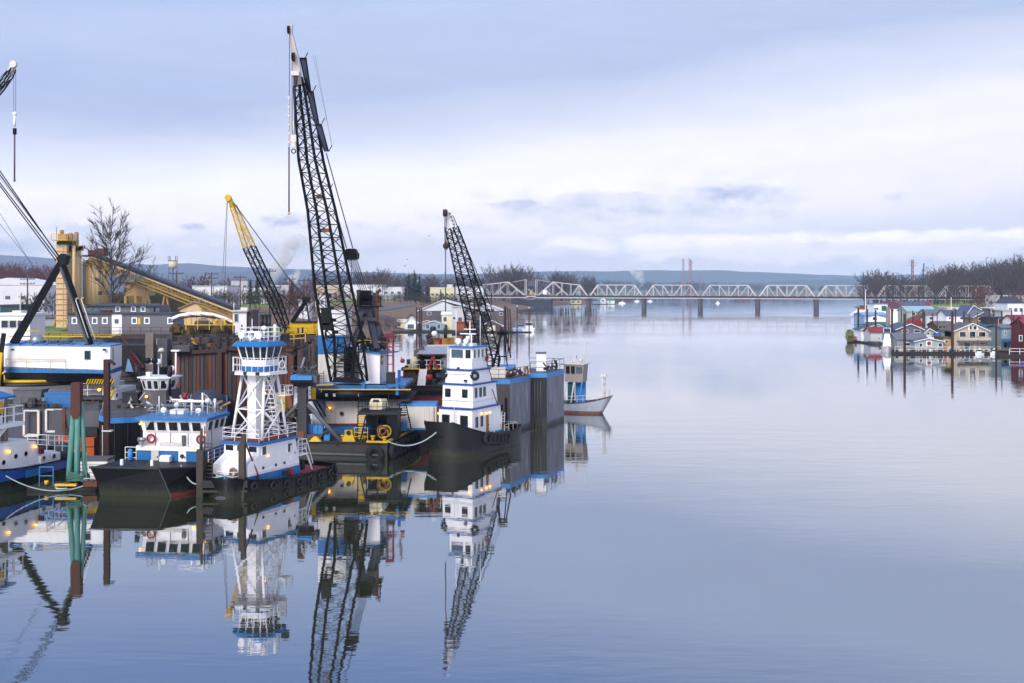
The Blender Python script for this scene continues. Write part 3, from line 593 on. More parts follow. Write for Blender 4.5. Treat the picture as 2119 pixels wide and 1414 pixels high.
pylon(1414, 535, 2950, 5, 'leftmost of the tall transmission towers beyond the bridge'); pylon(1427, 535, 2950, 5, 'middle of the tall transmission towers beyond the bridge'); pylon(1430, 538, 3100, 5, 'transmission tower just right of the middle pair'); pylon(1449, 565, 3000, 4, 'short transmission tower at the right of the group')
pylon(1888, 538, 1330, 3.2, 'single lattice tower rising over the right hand wood', 4)
m = M().bar((0, 0, 0), (3, 0, wz(545, 1350) - 4), 1.3); t = thing('harbour_crane', 'far blue crane arm leaning over the right hand wood', 'crane', (wx(1907, 1350), 1350, 4)); part('jib', m, mat('far_crane_blue', (40, 120, 170), .6), t); part('base', M().cbox((0, 0, 1.5), 6, 6, 3), MIDG, t)
# steam plumes
def plume_mat(name, dens, rad):
    m = bpy.data.materials.new(name); m.use_nodes = True; nt = m.node_tree; nt.nodes.clear(); N = nt.nodes.new; L = nt.links.new
    tc = N('ShaderNodeTexCoord'); n = N('ShaderNodeTexNoise'); n.inputs['Scale'].default_value = rad; n.inputs['Detail'].default_value = 4; n.inputs['Roughness'].default_value = .6; L(tc.outputs['Object'], n.inputs[0])
    mr = N('ShaderNodeMapRange'); L(n.outputs['Fac'], mr.inputs[0]); mr.inputs[1].default_value = .40; mr.inputs[2].default_value = .6; mr.inputs[3].default_value = 0; mr.inputs[4].default_value = dens
    v = N('ShaderNodeVolumePrincipled'); v.inputs['Color'].default_value = (1, 1, 1, 1); L(mr.outputs[0], v.inputs['Density']); v.inputs['Anisotropy'].default_value = 0
    o = N('ShaderNodeOutputMaterial'); L(v.outputs[0], o.inputs['Volume']); m.cycles.volume_sampling = 'MULTIPLE_IMPORTANCE' if hasattr(m.cycles, 'volume_sampling') else m.cycles.volume_sampling; return m
def plume(pts, Y, label, dens, rad):
    m = M(); rn = random.Random(len(label)); n = 14; loops = []
    for (px, py, r) in pts:
        c = at(px, py, Y); rr = r * Y / FPX; loops.append([(c.x + cos(2 * pi * k / n) * rr * rn.uniform(.8, 1.15), c.y + sin(2 * pi * k / n) * rr * rn.uniform(.8, 1.15), c.z + rn.uniform(-.2, .2) * rr) for k in range(n)])
    c_ = at(pts[-1][0] + 3, pts[-1][1] - pts[-1][2] * .5, Y); loops.append([(c_.x + (q[0] - c_.x) * .06, c_.y + (q[1] - c_.y) * .06, c_.z) for q in loops[-1]]); m.loft(loops, True, True); c0 = at(pts[0][0], pts[0][1], Y); return solo('steam_plume', m, plume_mat('steam', dens, rad), label, 'steam', tuple(c0), w=True)
plume([(562, 590, 7), (566, 572, 12), (574, 555, 20), (585, 535, 26), (600, 515, 30), (612, 500, 26), (618, 492, 20)], 1000, 'white steam plume rising left of the large black boom', .2, .05)
plume([(604, 596, 6), (606, 582, 12), (610, 570, 14), (614, 560, 8)], 980, 'small steam puff just right of the yellow boom', .22, .1)
plume([(1329, 592, 3), (1325, 580, 8), (1320, 568, 14), (1316, 560, 16), (1312, 552, 8)], 2870, 'thin steam column rising behind the railway bridge', .08, .03)
plume([(872, 601, 2), (868, 590, 4), (866, 580, 5)], 880, 'thin smoke wisp behind the levee', .3, .12)

# ================================================================ far buildings on the left bank
def building(px0, px1, ytop, Y, label, wall, roof=None, depth=20, base=None, win=0, name='warehouse', cat='building', rise=0, floors=1, gm=GLASSB):
    x0, x1 = wx(px0, Y), wx(px1, Y); b = (gz((x0 + x1) / 2, Y) if Y < 1390 else 4.4) - .5 if base is None else base; zt = wz(ytop, Y); cx_ = (x0 + x1) / 2; w = x1 - x0
    t = thing(name, label, cat, (cx_, Y + depth / 2, b)); h = zt - b; hw = w / 2; hd = depth / 2
    part('wall', M().box(-hw, -hd, 0, hw, hd, h), wall, t)
    m = M()
    if rise: m.prismy([(-hw - .3, h + .003), (hw + .3, h + .003), (0, h + rise)], -hd - .3, hd + .3)
    else: m.box(-hw - .25, -hd - .25, h + .003, hw + .25, hd + .25, h + .45)
    part('roof', m, roof or wall, t)
    for k in range(win):
        for f in range(floors):
            c = V((-hw + w * (k + .5) / win, -hd, h * (f + .55) / floors)); window(t, c, (0, -1), min(2.2, w / win * .5), min(1.5, h / floors * .4), MIDG, gm)
    return t
LGR = mat('pale_grey_cladding', (190, 194, 204), .7, .1, .3); LWH = mat('white_cladding', (224, 224, 228), .7, .08, .3); ROOFG = mat('grey_roof', (140, 142, 150), .8, .12, .4); ROOFD = mat('dark_roof', (74, 78, 90), .8, .15, .5); BEIGE = mat('beige_cladding', (206, 190, 164), .8, .1, .4)
building(-60, 92, 590, 500, 'long white shed with curved pale roof at far left', LWH, LWH, 30, None, 5, rise=3.4)
building(398, 470, 593, 560, 'white warehouse behind the utility poles', LWH, LGR, 25, None, 4)
building(505, 560, 595, 600, 'white warehouse right of the yellow boom base', LWH, ROOFG, 25, None, 3)
building(478, 512, 581, 700, 'upper grey block with flat roof behind the poles', LGR, ROOFG, 20, None, 3, floors=2)
building(560, 605, 592, 660, 'low white block behind the dark red tree', LGR, LWH, 20, None, 3)
building(652, 700, 592, 720, 'pale industrial shed seen through the large boom', BEIGE, LWH, 25, None, 4)
building(705, 790, 590, 860, 'long white warehouse behind the gantry of the large crane', LWH, LGR, 30, None, 6)
building(792, 832, 594, 800, 'white flat building left of the conifers', LWH, ROOFG, 20, None, 3)
building(890, 940, 596, 860, 'cream warehouse right of the conifers', CREAM, LWH, 25, None, 5)
building(942, 1000, 594, 900, 'white warehouse at the left bridge approach', LWH, LGR, 25, None, 5)
building(925, 936, 590, 895, 'small white tower building between the warehouses', LWH, LWH, 8, None, 1, floors=2)
building(652, 672, 614, 520, 'white low shed on the grass beside the large boom', LWH, LWH, 8, None, 2, 'shed')
building(618, 640, 622, 420, 'small white shed on the grass left of the large boom', LWH, LGR, 6, None, 2, 'shed')
building(0, 0 + 40, 634, 300, 'teal shed roof at far left behind the crane', mat('teal_cladding', (52, 86, 104), .7), ROOFD, 12, None, 2, 'shed')
building(2085, 2119, 628, 470, 'dark roofed house on the right bank', LWH, ROOFD, 12, 3.5, 3, 'house', 'house', rise=3)
building(2062, 2130, 613, 640, 'long white shed on the right bank behind the conifer', LWH, LWH, 15, 3.5, 5)
t = thing('road', 'grey road along the left bank behind the grass', 'road', (0, 0, 0)); COL.objects.unlink(t); bpy.data.objects.remove(t)
rd = M(); q = []
for (x, y) in [(-190, 330), (-140, 360), (-100, 430), (-70, 520), (-60, 640)]: q.append((x, y))
for i in range(len(q) - 1):
    (x0, y0), (x1, y1) = q[i], q[i + 1]
    n = 12
    for k in range(n):
        def pt(t_, s): x = x0 + (x1 - x0) * t_; y = y0 + (y1 - y0) * t_; return (x + s, y, gz(x + s, y) + .25)
        rd.add([pt(k / n, -4), pt(k / n, 4), pt((k + 1) / n, 4), pt((k + 1) / n, -4)], [(0, 1, 2, 3)])
struct('pavement', M().prism([(wx(-10, 330), 330), (wx(112, 330), 330), (wx(112, 480), 480), (wx(-10, 480), 480)], 4.5, 6.3), mat('pale_pavement', (176, 176, 190), .8, .1, .1))
struct('road', rd, mat('asphalt', (118, 118, 128), .9))
# ================================================================ boats on the left
def hull(par, L, B, zd, sb=.6, ss=.2, bul=.6, bands=None, t0=.55, p=2.2, flare=.12, rake=1.2, stern=.8, blunt=.1, deck=None, trim=None, tyres=(), tyre_r=.38, n=15, xo=0):
    """lofted hull; bands = [(z from, z to, material)], z >= 90 means measured from the sheer line: 100 is the top"""
    def top(t): return zd + bul + sb * max(0, (t - .4) / .6) ** 2 + ss * max(0, (.4 - t) / .4) ** 2
    def half(t):
        h = B / 2 * (stern + (1 - stern) * sin(pi / 2 * min(1, t / .18)))
        if t > t0: h *= max(blunt, 1 - ((t - t0) / (1 - t0)) ** p * (1 - blunt))
        return h
    def pt(t, z, side, inset=0):
        s = (z + .8) / (top(t) + .8); return (xo - L / 2 + L * t - rake * (1 - s) * t ** 3 - inset * (1 if t > .97 else 0), side * max(.01, half(t) * (1 - flare * (1 - s) * (.3 + .7 * t)) - inset), z)
    ts = [i / (n - 1) for i in range(n)]
    def zz(z, t): return top(t) + (z - 100) if z > 50 else z
    def loop(z, inset=0): return [pt(t, zz(z, t), -1, inset) for t in ts] + [pt(t, zz(z, t), 1, inset) for t in reversed(ts)]
    for i, (z0, z1, mt) in enumerate(bands):
        m = M(); k = 3; m.loft([loop(z0 + (z1 - z0) * j / k) if (z0 < 50) == (z1 < 50) else [(a[0] + (b[0] - a[0]) * j / k, a[1] + (b[1] - a[1]) * j / k, a[2] + (b[2] - a[2]) * j / k) for a, b in zip(loop(z0), loop(z1))] for j in range(k + 1)], False, True)
        part('hull' if i == 0 else 'hull_band', m, mt, par)
    m = M().loft([loop(100), loop(100, .1), loop(100 - bul, .1)], False); part('bulwark', m, trim or bands[-1][2], par)
    dk = M(); a = [pt(t, top(t) - bul, -1, .05) for t in ts]; b = [pt(t, top(t) - bul, 1, .05) for t in ts]
    dk.v = a + b
    for i in range(n - 1): dk.f.append((i, i + 1, n + i + 1, n + i)); dk.sm.append(False)
    part('deck', dk, deck or GREYST, par)
    for s_ in (1, -1): part('cap_rail', M().path([pt(t, top(t) + .03, s_) for t in ts], .07, 6), trim or bands[-1][2], par)
    for (t, side) in tyres:
        q = pt(t, top(t) - .45, side); q2 = pt(min(1, t + .02), top(t) - .45, side); d = V(q2) - V(q); nrm = V((-d.y, d.x, 0)).normalized() * (1 if side > 0 else -1) if d.length > 0 else V((0, side, 0))
        nrm = nrm if nrm.y * side >= 0 else -nrm
        part('tyre_fender', M().torus(V(q) + nrm * tyre_r * .38, nrm, tyre_r, tyre_r * .42, 14, 7), RUBBER, par)
    return pt, top
def house(par, x0, x1, y0, y1, z0, z1, mt, name='deckhouse', tf=0, ts_=0, ch=0, trim=None, th=.18, over=.15):
    """block with optional slope of the front (tf) and sides (ts_), chamfered front corners (ch), trim slab on top"""
    c = ch
    bot = [(x0, y0), (x1 - c, y0), (x1, y0 + c), (x1, y1 - c), (x1 - c, y1), (x0, y1)] if c else [(x0, y0), (x1, y0), (x1, y1), (x0, y1)]
    def sc(q, k):
        x, y = q; return (x + (tf * k if x > (x0 + x1) / 2 else 0), y + ts_ * k * (-1 if y < (y0 + y1) / 2 else 1))
    m = M().loft([[(*q, z0) for q in bot], [(*sc(q, 1), z1) for q in bot]]); o = part(name, m, mt, par)
    if trim:
        k = over; cxm, cym = (x0 + x1) / 2, (y0 + y1) / 2
        o2 = [(q[0] + (k if q[0] > cxm else -k), q[1] + (k if q[1] > cym else -k)) for q in [sc(b, 1) for b in bot]]
        part('roof_edge', M().prism(o2, z1 + .002, z1 + th), trim, par)
    return o
def searchlight(m, x, y, z, r=.22): m.tube((x, y, z), (x, y, z + .35), .05); m.tube((x - .12, y, z + .5), (x + .2, y, z + .5), r * .8, r, 8); return m
def door(par, c, n, w=.7, h=1.7, mt=None):
    n = V((n[0], n[1], 0)).normalized(); u = V((-n.y, n.x, 0)); c = V(c); P = [c + u * a * w / 2 + V((0, 0, b * h / 2)) + n * t for t in (-.02, .05) for (a, b) in ((-1, -1), (1, -1), (1, 1), (-1, 1))]
    o = part('door', M().hexa(P), mt or OFFW, par); part('handle', M().cbox(c + u * w * .36 + n * .08, .06, .06, .16), MIDG, o); return o
def ring_buoy(par, c, n, r=.34):
    return part('life_ring', M().torus(c, n, r, r * .27, 16, 6), RED, par)

# ---- tug with the lattice tower wheelhouse
TG = thing('tower_tug', 'white tugboat with its wheelhouse raised high on a white lattice tower', 'tugboat', (-20.15, 86.9, 0), R(-115))
pt, top = hull(TG, 13.4, 4.9, .4, .8, .1, .35, [(-.8, .05, BLACK), (.05, 100, BLACK)], t0=.6, p=2.6, flare=.08, rake=.5, stern=.72, blunt=.45, deck=PINK, trim=BLACK, tyres=[(.04, 1), (.14, 1), (.25, 1), (.36, 1), (.47, 1), (.6, 1), (.72, 1), (.86, 1)], tyre_r=.24, xo=-.8)
m = M(); [m.tube((-5.6 + .7 * k, 2.05, .45), (-5.6 + .7 * k, 2.1, .85), .05, n=4) for k in range(7)]; part('bulwark_stays', m, BLACK, TG)
house(TG, -2.3, 3.0, -1.75, 1.75, .75, 1.5, BLUE, 'lower_house')
m = M().prismy([(-2.2, 1.5), (4.3, 1.5), (4.3, 2.3), (3.05, 3.0), (3.0, 3.75), (-1.7, 3.75), (-2.2, 1.9)], -1.72, 1.72); part('deckhouse', m, WHITE, TG)
part('lower_nose', M().box(3.0, -1.6, .76, 4.25, 1.6, 1.5), BLUE, TG)
part('roof_edge', M().prism([(-1.9, -1.9), (3.2, -1.9), (3.2, 1.9), (-1.9, 1.9)], 3.752, 3.97), BLUE, TG)
part('roof_deck', M().prism([(-1.75, -1.75), (3.0, -1.75), (3.0, 1.75), (-1.75, 1.75)], 3.974, 4.05), mat('oxide_red_deck', (120, 40, 46), .7), TG)
for y in (-1.15, 0, 1.15): window(TG, (3.02, y, 3.35), (1, 0), .78, .62)
for x in (2.4,): window(TG, (x, 1.73, 3.3), (0, 1), .5, .65)
window(TG, (-.9, 1.73, 3.1), (0, 1), .55, .7)
door(TG, (-1.3, 1.73, 2.6), (0, 1), .6, 1.3, WHITE)
for x in (2.5, .9, -.2): part('porthole', M().disc((x, 1.74, 1.95), (0, 1, 0), .13, .06), GLASS, TG)
part('rubbing_strip', M().bar((-2.2, 1.75, 1.72), (4.2, 1.75, 1.72), .05), WHITE, TG)
part('side_railing', M().rail([(-2.2, 1.6, 2.3), (-3.4, 1.6, 2.3), (-3.4, -1.6, 2.3)], 1.2, 3, .8), WHITE2, TG)
part('side_platform', M().box(-3.5, -1.7, 2.2, -2.2, 1.7, 2.3).bar((-3.4, 1.6, 2.2), (-4.2, 1.6, .8), .08), WHITE, TG)
part('stern_railing', M().path([(-3.4, 1.6, 3.5), (-4.3, 1.6, 1.3)], .035).path([(-3.1, 1.6, 3.0), (-4.1, 1.6, 1.2)], .03), WHITE2, TG)
part('bow_railing', M().rail([(4.3, 1.3, 1.2), (5.0, .8, 1.2), (5.0, -.8, 1.2), (4.3, -1.3, 1.2)], .7, 2, .7), WHITE2, TG)
m = M()
for k in range(5): m.torus((4.42 + k * .02, .35, 1.75), (1, 0, 0), .38 - .03 * k, .045, 16, 5)
m.sag((4.5, .05, 1.8), (4.5, .6, 1.8), .65, .04, 6); part('rope_coil', m, ROPEB, TG)
part('winch', M().tube((-3.8, -1, 1.2), (-3.8, .8, 1.2), .3, n=10).box(-4, -1.2, .8, -3.6, -1, 1.5).box(-4, .8, .8, -3.6, 1, 1.5), DARK, TG)
part('pump_box', M().box(-.4, 1.78, 1.0, .1, 2.1, 1.35), DARK, TG); part('hose_box', M().box(-1.0, 1.78, .8, -.7, 2.0, 1.4), RED, TG)
part('roof_railing', M().rail([(-1.8, 1.8, 4.0), (3.1, 1.8, 4.0), (3.1, -1.8, 4.0), (-1.8, -1.8, 4.0), (-1.8, 1.8, 4.0)], 1.0, 3, 1.2, .028), WHITE2, TG)
cxw = .75
bz, tz = 4.05, 9.2; BQ = [(cxw + a * 1.6, b * 1.5) for a, b in ((1, 1), (1, -1), (-1, -1), (-1, 1))]; TQ = [(cxw + a * .8, b * 1.1) for a, b in ((1, 1), (1, -1), (-1, -1), (-1, 1))]
def tpz(i, f): return (BQ[i][0] + (TQ[i][0] - BQ[i][0]) * f, BQ[i][1] + (TQ[i][1] - BQ[i][1]) * f, bz + (tz - bz) * f)
for i in range(4): part('tower_leg', M().tube(tpz(i, 0), tpz(i, 1), .12, n=6), WHITE2, TG)
fs = [0, .46, 1]
for i in range(4):
    j = (i + 1) % 4
    for a, b in zip(fs[:-1], fs[1:]):
        part('tower_brace', M().tube(tpz(i, a), tpz(j, b), .065), WHITE2, TG); part('tower_brace', M().tube(tpz(j, a), tpz(i, b), .065), WHITE2, TG)
    part('tower_strut', M().tube(tpz(i, .46), tpz(j, .46), .06), WHITE2, TG)
part('tower_trunk', M().box(cxw + .05, -.55, 4.05, cxw + .85, .3, 9.15), WHITE, TG)
m = M()
for k in range(14): f = k / 13; m.cbox((cxw - .9 + .9 * f, 1.0 - .2 * f, 4.3 + 4.7 * f), .3, .6, .05)
m.bar((cxw - .9, 1.3, 4.3), (cxw, 1.1, 9), .06); m.bar((cxw - .9, 1.3, 5.2), (cxw, 1.1, 9.9), .05); m.bar((cxw - .9, .7, 5.2), (cxw, .5, 9.9), .05); part('tower_stair', m, WHITE2, TG)
part('stair_platform', M().box(cxw - 1.7, .8, 7.4, cxw - .6, 2.0, 7.48).rail([(cxw - 1.7, .8, 7.4), (cxw - 1.7, 2, 7.4), (cxw - .6, 2, 7.4)], .8, 2, .6), WHITE2, TG)
oct_ = lambda rx, ry, c: [(cxw + x, y) for x, y in [(-rx, -ry + c), (-rx + c, -ry), (rx - c, -ry), (rx, -ry + c), (rx, ry - c), (rx - c, ry), (-rx + c, ry), (-rx, ry - c)]]
part('balcony', M().prism(oct_(1.78, 1.9, .65), 9.2, 9.42), WHITE, TG)
part('balcony_railing', M().rail([(*q, 9.42) for q in oct_(1.73, 1.85, .65)] + [(*oct_(1.73, 1.85, .65)[0], 9.42)], 1.15, 2, .6, .028), WHITE2, TG)
part('wheelhouse_base', M().loft([[(*q, 9.422) for q in oct_(1.0, 1.18, .3)], [(*q, 9.85) for q in oct_(1.02, 1.2, .3)]]), BLUE, TG)
part('wheelhouse', M().loft([[(*q, 9.85) for q in oct_(1.02, 1.2, .3)], [(*q, 10.38) for q in oct_(1.06, 1.24, .3)]]), WHITE2, TG)
glass_lo, glass_hi = oct_(1.04, 1.22, .3), oct_(1.32, 1.48, .38)
for i in range(8):
    a0, a1 = glass_lo[i], glass_lo[(i + 1) % 8]; b0, b1 = glass_hi[i], glass_hi[(i + 1) % 8]; nsub = 2 if i in (3, ) else (2 if i in (5, 1) else 1)
    if i == 3: nsub = 3
    for k in range(nsub):
        def mix(p, q, f, z): return (p[0] + (q[0] - p[0]) * f, p[1] + (q[1] - p[1]) * f, z)
        f0, f1 = k / nsub + .03, (k + 1) / nsub - .03
        o = part('window_frame', M().tube(mix(a0, a1, k / nsub, 10.38), mix(b0, b1, k / nsub, 11.45), .055, n=4), WHITE2, TG)
        part('pane', M().add([mix(a0, a1, f0, 10.38), mix(a0, a1, f1, 10.38), mix(b0, b1, f1, 11.45), mix(b0, b1, f0, 11.45)], [(0, 1, 2, 3)]), GLASS, o)
part('wheelhouse_floor', M().prism(oct_(.98, 1.15, .3), 10.3, 10.36), DARK, TG)
part('wheelhouse_roof', M().loft([[(*q, 11.45) for q in oct_(1.68, 1.84, .55)], [(*q, 11.55) for q in oct_(1.68, 1.84, .55)], [(*q, 11.85) for q in oct_(1.4, 1.55, .45)]]), BLUE, TG)
part('mast_railing', M().rail([(*q, 11.85) for q in oct_(1.15, 1.4, .4)] + [(*oct_(1.15, 1.4, .4)[0], 11.85)], 1.1, 3, .9, .028), WHITE2, TG)
m = M(); searchlight(m, cxw + 1, .8, 11.85, .3); searchlight(m, cxw + 1, -.9, 11.85, .3); m.ball((cxw + .2, .6, 12.9), .22); m.tube((cxw + .2, .6, 11.85), (cxw + .2, .6, 12.9), .06); m.box(cxw - .4, -1.2, 11.86, cxw + .5, -.5, 12.3); m.cbox((cxw + .7, 0, 12.6), .15, 1.3, .15); m.tube((cxw - .3, 1.3, 11.85), (cxw - .3, 1.3, 13.2), .12, n=8); m.tube((cxw - .8, -1.4, 11.85), (cxw - .8, -1.4, 13.6), .03)
part('mast_gear', m, WHITE2, TG)
m = M().torus((cxw + 1.1, .1, 12.35), (1, 0, 0), .33, .06, 16, 5).torus((cxw + 1.1, -1.0, 12.5), (1, 0, 0), .25, .05, 16, 5); part('searchlight_rim', m, WHITE2, TG)
part('rear_floodlight', M().cbox((cxw - 1.4, 1.5, 12.1), .5, .5, .6), DARK, TG)
part('life_ring', M().torus((cxw - .4, 1.93, 9.95), (.2, 1, 0), .3, .08, 16, 6), OFFW, TG)
for p in [(cxw + 1.15, .4, 11.3), (2.0, 1.85, 2.85), (cxw - .2, .4, 7.6)]: lamp(TG, p, .1)
m = M(); [m.cbox((cxw + 1.8, y, 9.35), .2, .25, .25) for y in (-1.2, 0, 1.2)]; part('balcony_floodlights', m, DARK, TG, stuff=True)

# ---- landing boat with the square black bow
LB = thing('landing_boat', 'blue and white workboat with a raked square black bow and five front windows', 'workboat', (-28.6, 88.0, 0), R(-98))
m = M().loft([[(-5.6, -2.7, -.4), (5.4, -2.75, -.4), (5.4, 3.1, -.4), (3.6, 3.9, -.4), (-5.6, 4.0, -.4)], [(-5.7, -2.8, 1.0), (5.9, -2.8, 1.0), (5.85, 2.9, 1.0), (3.9, 4.3, 1.0), (-5.7, 4.4, 1.0)], [(-5.7, -2.9, 1.9), (6.7, -2.95, 2.34), (6.4, 2.5, 2.3), (4.2, 4.55, 2.1), (-5.7, 4.6, 1.9)]]); part('hull', m, BLACK, LB)
part('keel_band', M().loft([[(-5.6, 3.0, -.4), (5.42, 3.0, -.4), (5.5, 3.14, -.4), (3.66, 3.96, -.4), (-5.6, 4.06, -.4)], [(-5.6, 3.0, .3), (5.52, 3.0, .3), (5.66, 3.08, .3), (3.82, 4.16, .3), (-5.6, 4.26, .3)]]), mat('red_antifouling', (138, 52, 44), .8, .3, 1, 1), LB)
part('bow_lip', M().bar((6.72, -3.0, 2.37), (6.42, 2.52, 2.33), .14), DARK, LB); part('side_lip', M().path([(6.42, 2.52, 2.33), (4.22, 4.57, 2.13), (-5.6, 4.62, 1.95)], .08, 4), DARK, LB)
part('weld_line', M().bar((6.42, 2.53, 2.3), (5.5, 3.1, -.1), .06), GREYST, LB)
house(LB, -4.0, 1.7, -1.7, 3.85, 1.9, 2.95, BLUE, 'lower_house')
part('lower_house_top', M().box(-4.05, -1.75, 2.952, 1.78, 3.9, 3.33), WHITE, LB)
house(LB, -2.5, 1.4, -1.35, 4.0, 3.33, 4.4, WHITE, 'deckhouse')
house(LB, -2.4, 1.45, -1.3, 4.0, 4.4, 5.4, WHITE, 'wheelhouse', tf=.28, ts_=.2, trim=BLUE, th=.26, over=.22)
for k in range(5): window(LB, (1.6, -.62 + k * 1.0, 4.92), (1, 0), .74, .74, WHITE2, GLASS, tilt=.28, fr=.04)
for x in (.7, -.5, -1.6): window(LB, (x, 4.12, 4.92), (0, 1), .8, .74, WHITE2, GLASS, tilt=.2, fr=.04)
door(LB, (1.7, -.15, 2.45), (1, 0), .62, 1.0, OFFW); d_ = door(LB, (1.7, 2.2, 2.45), (1, 0), .66, 1.05, WHITE2); part('porthole', M().disc((1.78, 2.2, 2.55), (1, 0, 0), .17, .06), GLASS, d_)
part('deck_locker', M().prismy([(1.75, 1.95), (2.3, 1.95), (2.3, 2.5), (2.05, 2.62), (1.75, 2.62)], .5, 1.35), WHITE2, LB)
part('shelf_box', M().box(1.42, .3, 3.34, 1.8, 2.2, 3.62), OFFW, LB); part('vent_cabinet', M().box(1.42, 2.1, 3.34, 1.65, 2.35, 4.2), GREYST, LB)
m = M(); [m.tube((1.72, y, 3.33), (1.72, y, 4.4), .035) for y in (-.1, 1.2, 2.7)]; part('handrail_posts', m, MIDG, LB, stuff=True)
ring_buoy(LB, (1.6, -.55, 3.9), (1, 0, 0), .32); ring_buoy(LB, (1.6, 3.7, 3.9), (1, 0, 0), .32)
part('winch', M().tube((1.9, -1.5, 3.85), (1.9, -.9, 3.85), .18, n=10).box(1.75, -1.4, 3.4, 2.0, -1.1, 3.9), SILVER, LB)
part('roof_railing', M().rail([(1.2, -1.1, 5.66), (1.2, 3.9, 5.66), (-2.2, 3.9, 5.66), (-2.2, -1.1, 5.66), (1.2, -1.1, 5.66)], .95, 2, .9, .028), SILVER, LB)
m = M(); m.tube((.2, 2.3, 5.66), (.2, 2.3, 6.8), .09, n=6).cbox((.2, 2.3, 6.85), .3, 2.2, .16); searchlight(m, .8, .2, 5.66, .24); searchlight(m, .8, 3.2, 5.66, .24); m.ball((-.4, 3.4, 6.8), .24).tube((-.4, 3.4, 5.66), (-.4, 3.4, 6.8), .05).ball((-.6, .6, 6.4), .22).tube((-.6, .6, 5.66), (-.6, .6, 6.4), .05)
m.box(-1.6, 0, 5.66, -.6, 1.2, 6.0).tube((-1.2, 2.6, 5.66), (-1.2, 2.6, 7.4), .07).tube((.1, -.6, 5.66), (.1, -.6, 7.2), .04).tube((-1.4, 3.6, 5.66), (-1.4, 3.6, 6.9), .1)
part('mast_gear', m, WHITE2, LB)
part('forward_railing', M().rail([(1.75, -2.7, 1.9), (1.75, -1.75, 1.9)], 1.3, 3, .7), WHITE2, LB); part('side_railing', M().rail([(1.7, 4.4, 1.95), (-4.0, 4.45, 1.95)], 1.0, 3, 1.2), WHITE2, LB)
part('gas_bottle', M().tube((1.9, -2.2, 1.9), (1.9, -2.2, 2.9), .2, n=10).ball((1.9, -2.2, 2.9), .2), LBLUE, LB)
for p in [(1.8, -1.4, 5.1), (1.85, -.7, 3.2), (1.85, 3.2, 3.2), (1.7, 4.1, 4.3)]: lamp(LB, p, .1)
part('bollards', M().box(5.0, -1.3, 2.3, 5.2, -1.1, 2.75).box(5.0, 1.2, 2.3, 5.2, 1.4, 2.75), WHITE2, LB, stuff=True)
part('wiper', M().bar((1.85, -.3, 5.3), (1.75, -.6, 4.8), .03).bar((1.85, 1.7, 5.3), (1.75, 1.4, 4.8), .03).bar((1.85, 2.7, 5.3), (1.75, 2.4, 4.8), .03), BLACK, LB, stuff=True)

# ---- big white tug cut off by the left edge
LT = thing('moored_tug', 'large white tug with blue roof cut off by the left edge, warm lamps lit', 'tugboat', (-41.6, 86.6, 0), R(-107))
hull(LT, 14, 6.0, 1.3, .8, .1, .4, [(-.8, 1.0, BLACK), (1.0, 100, DBLUE)], t0=.6, p=2.2, flare=.1, rake=.8, stern=.7, blunt=.2, deck=GREYST, trim=BLACK, tyres=[(.03, 1)], tyre_r=.5)
m = M().prismy([(-3.6, 1.45), (6.2, 1.45), (6.2, 3.6), (-1.2, 3.6), (-1.9, 2.5), (-3.6, 2.5)], -2.3, 2.3); part('deckhouse', m, WHITE2, LT)
part('upper_step', M().box(-.4, -2.2, 3.602, 6, 2.2, 3.9), WHITE2, LT)
part('stern_locker', M().box(-3.9, 1.2, 1.5, -1.6, 2.5, 2.35), WHITE2, LT)
for x, z in [(-3.1, 2.1), (-1.9, 2.1), (-.1, 2.75), (1.0, 2.7), (2.3, 2.4), (3.6, 2.4), (-4.6 + 3.9, 3.4)][:6]:
    f = part('porthole', M().torus((x, 2.53 if x < -1.5 else 2.33, z), (0, 1, 0), .2, .035, 12, 5), OFFW, LT); part('pane', M().disc((x, 2.54 if x < -1.5 else 2.34, z), (0, 1, 0), .19, .04), GLASS, f)
part('rub_rail', M().bar((-2, 2.36, 1.75), (6.2, 2.36, 1.75), .08), WHITE2, LT)
part('hatch_box', M().box(-1.9, 2.35, 2.5, -1.5, 2.6, 3.0), MAROON, LT); part('blue_panel', M().box(-1.0, 2.4, .95, .6, 3.05, 1.5), BLUE, LT)
part('stern_railing', M().rail([(-2.3, 2.5, 2.7), (-5.2, 2.4, 2.2), (-5.2, -2.0, 2.2)], 1.3, 3, 1.0, .04), WHITE2, LT)
[part('tower_strut', M().bar((2.4 + .2 * a, b, 3.9), (1.6 + 2.1 * a, b * 1.2, 5.2), .2), WHITE2, LT) for a in (0, 1) for b in (-1.5, 1.5)]
m = M().ladder((3.5, 1.9, 3.9), (1.8, 1.9, 5.2), .8, (0, 1, 0), 9, .05); part('stair', m, WHITE2, LT)
part('balcony', M().prism([(.2, -2.5), (6, -2.5), (6, 2.5), (.2, 2.5)], 5.1, 5.4), WHITE2, LT)
part('balcony_railing', M().rail([(6, 2.4, 5.4), (.3, 2.4, 5.4), (.3, -2.4, 5.4)], 1.3, 2, .9, .05), WHITE2, LT)
house(LT, 1.6, 6, -1.6, 1.6, 5.4, 5.95, WHITE2, 'wheelhouse_base')
house(LT, 1.6, 6, -1.6, 1.6, 5.95, 7.4, WHITE2, 'wheelhouse', ts_=.2)
for x in (2.1, 3.1, 4.2): window(LT, (x, 1.73, 6.6), (0, 1), .6, 1.1, WHITE2, GLASS, tilt=.12)
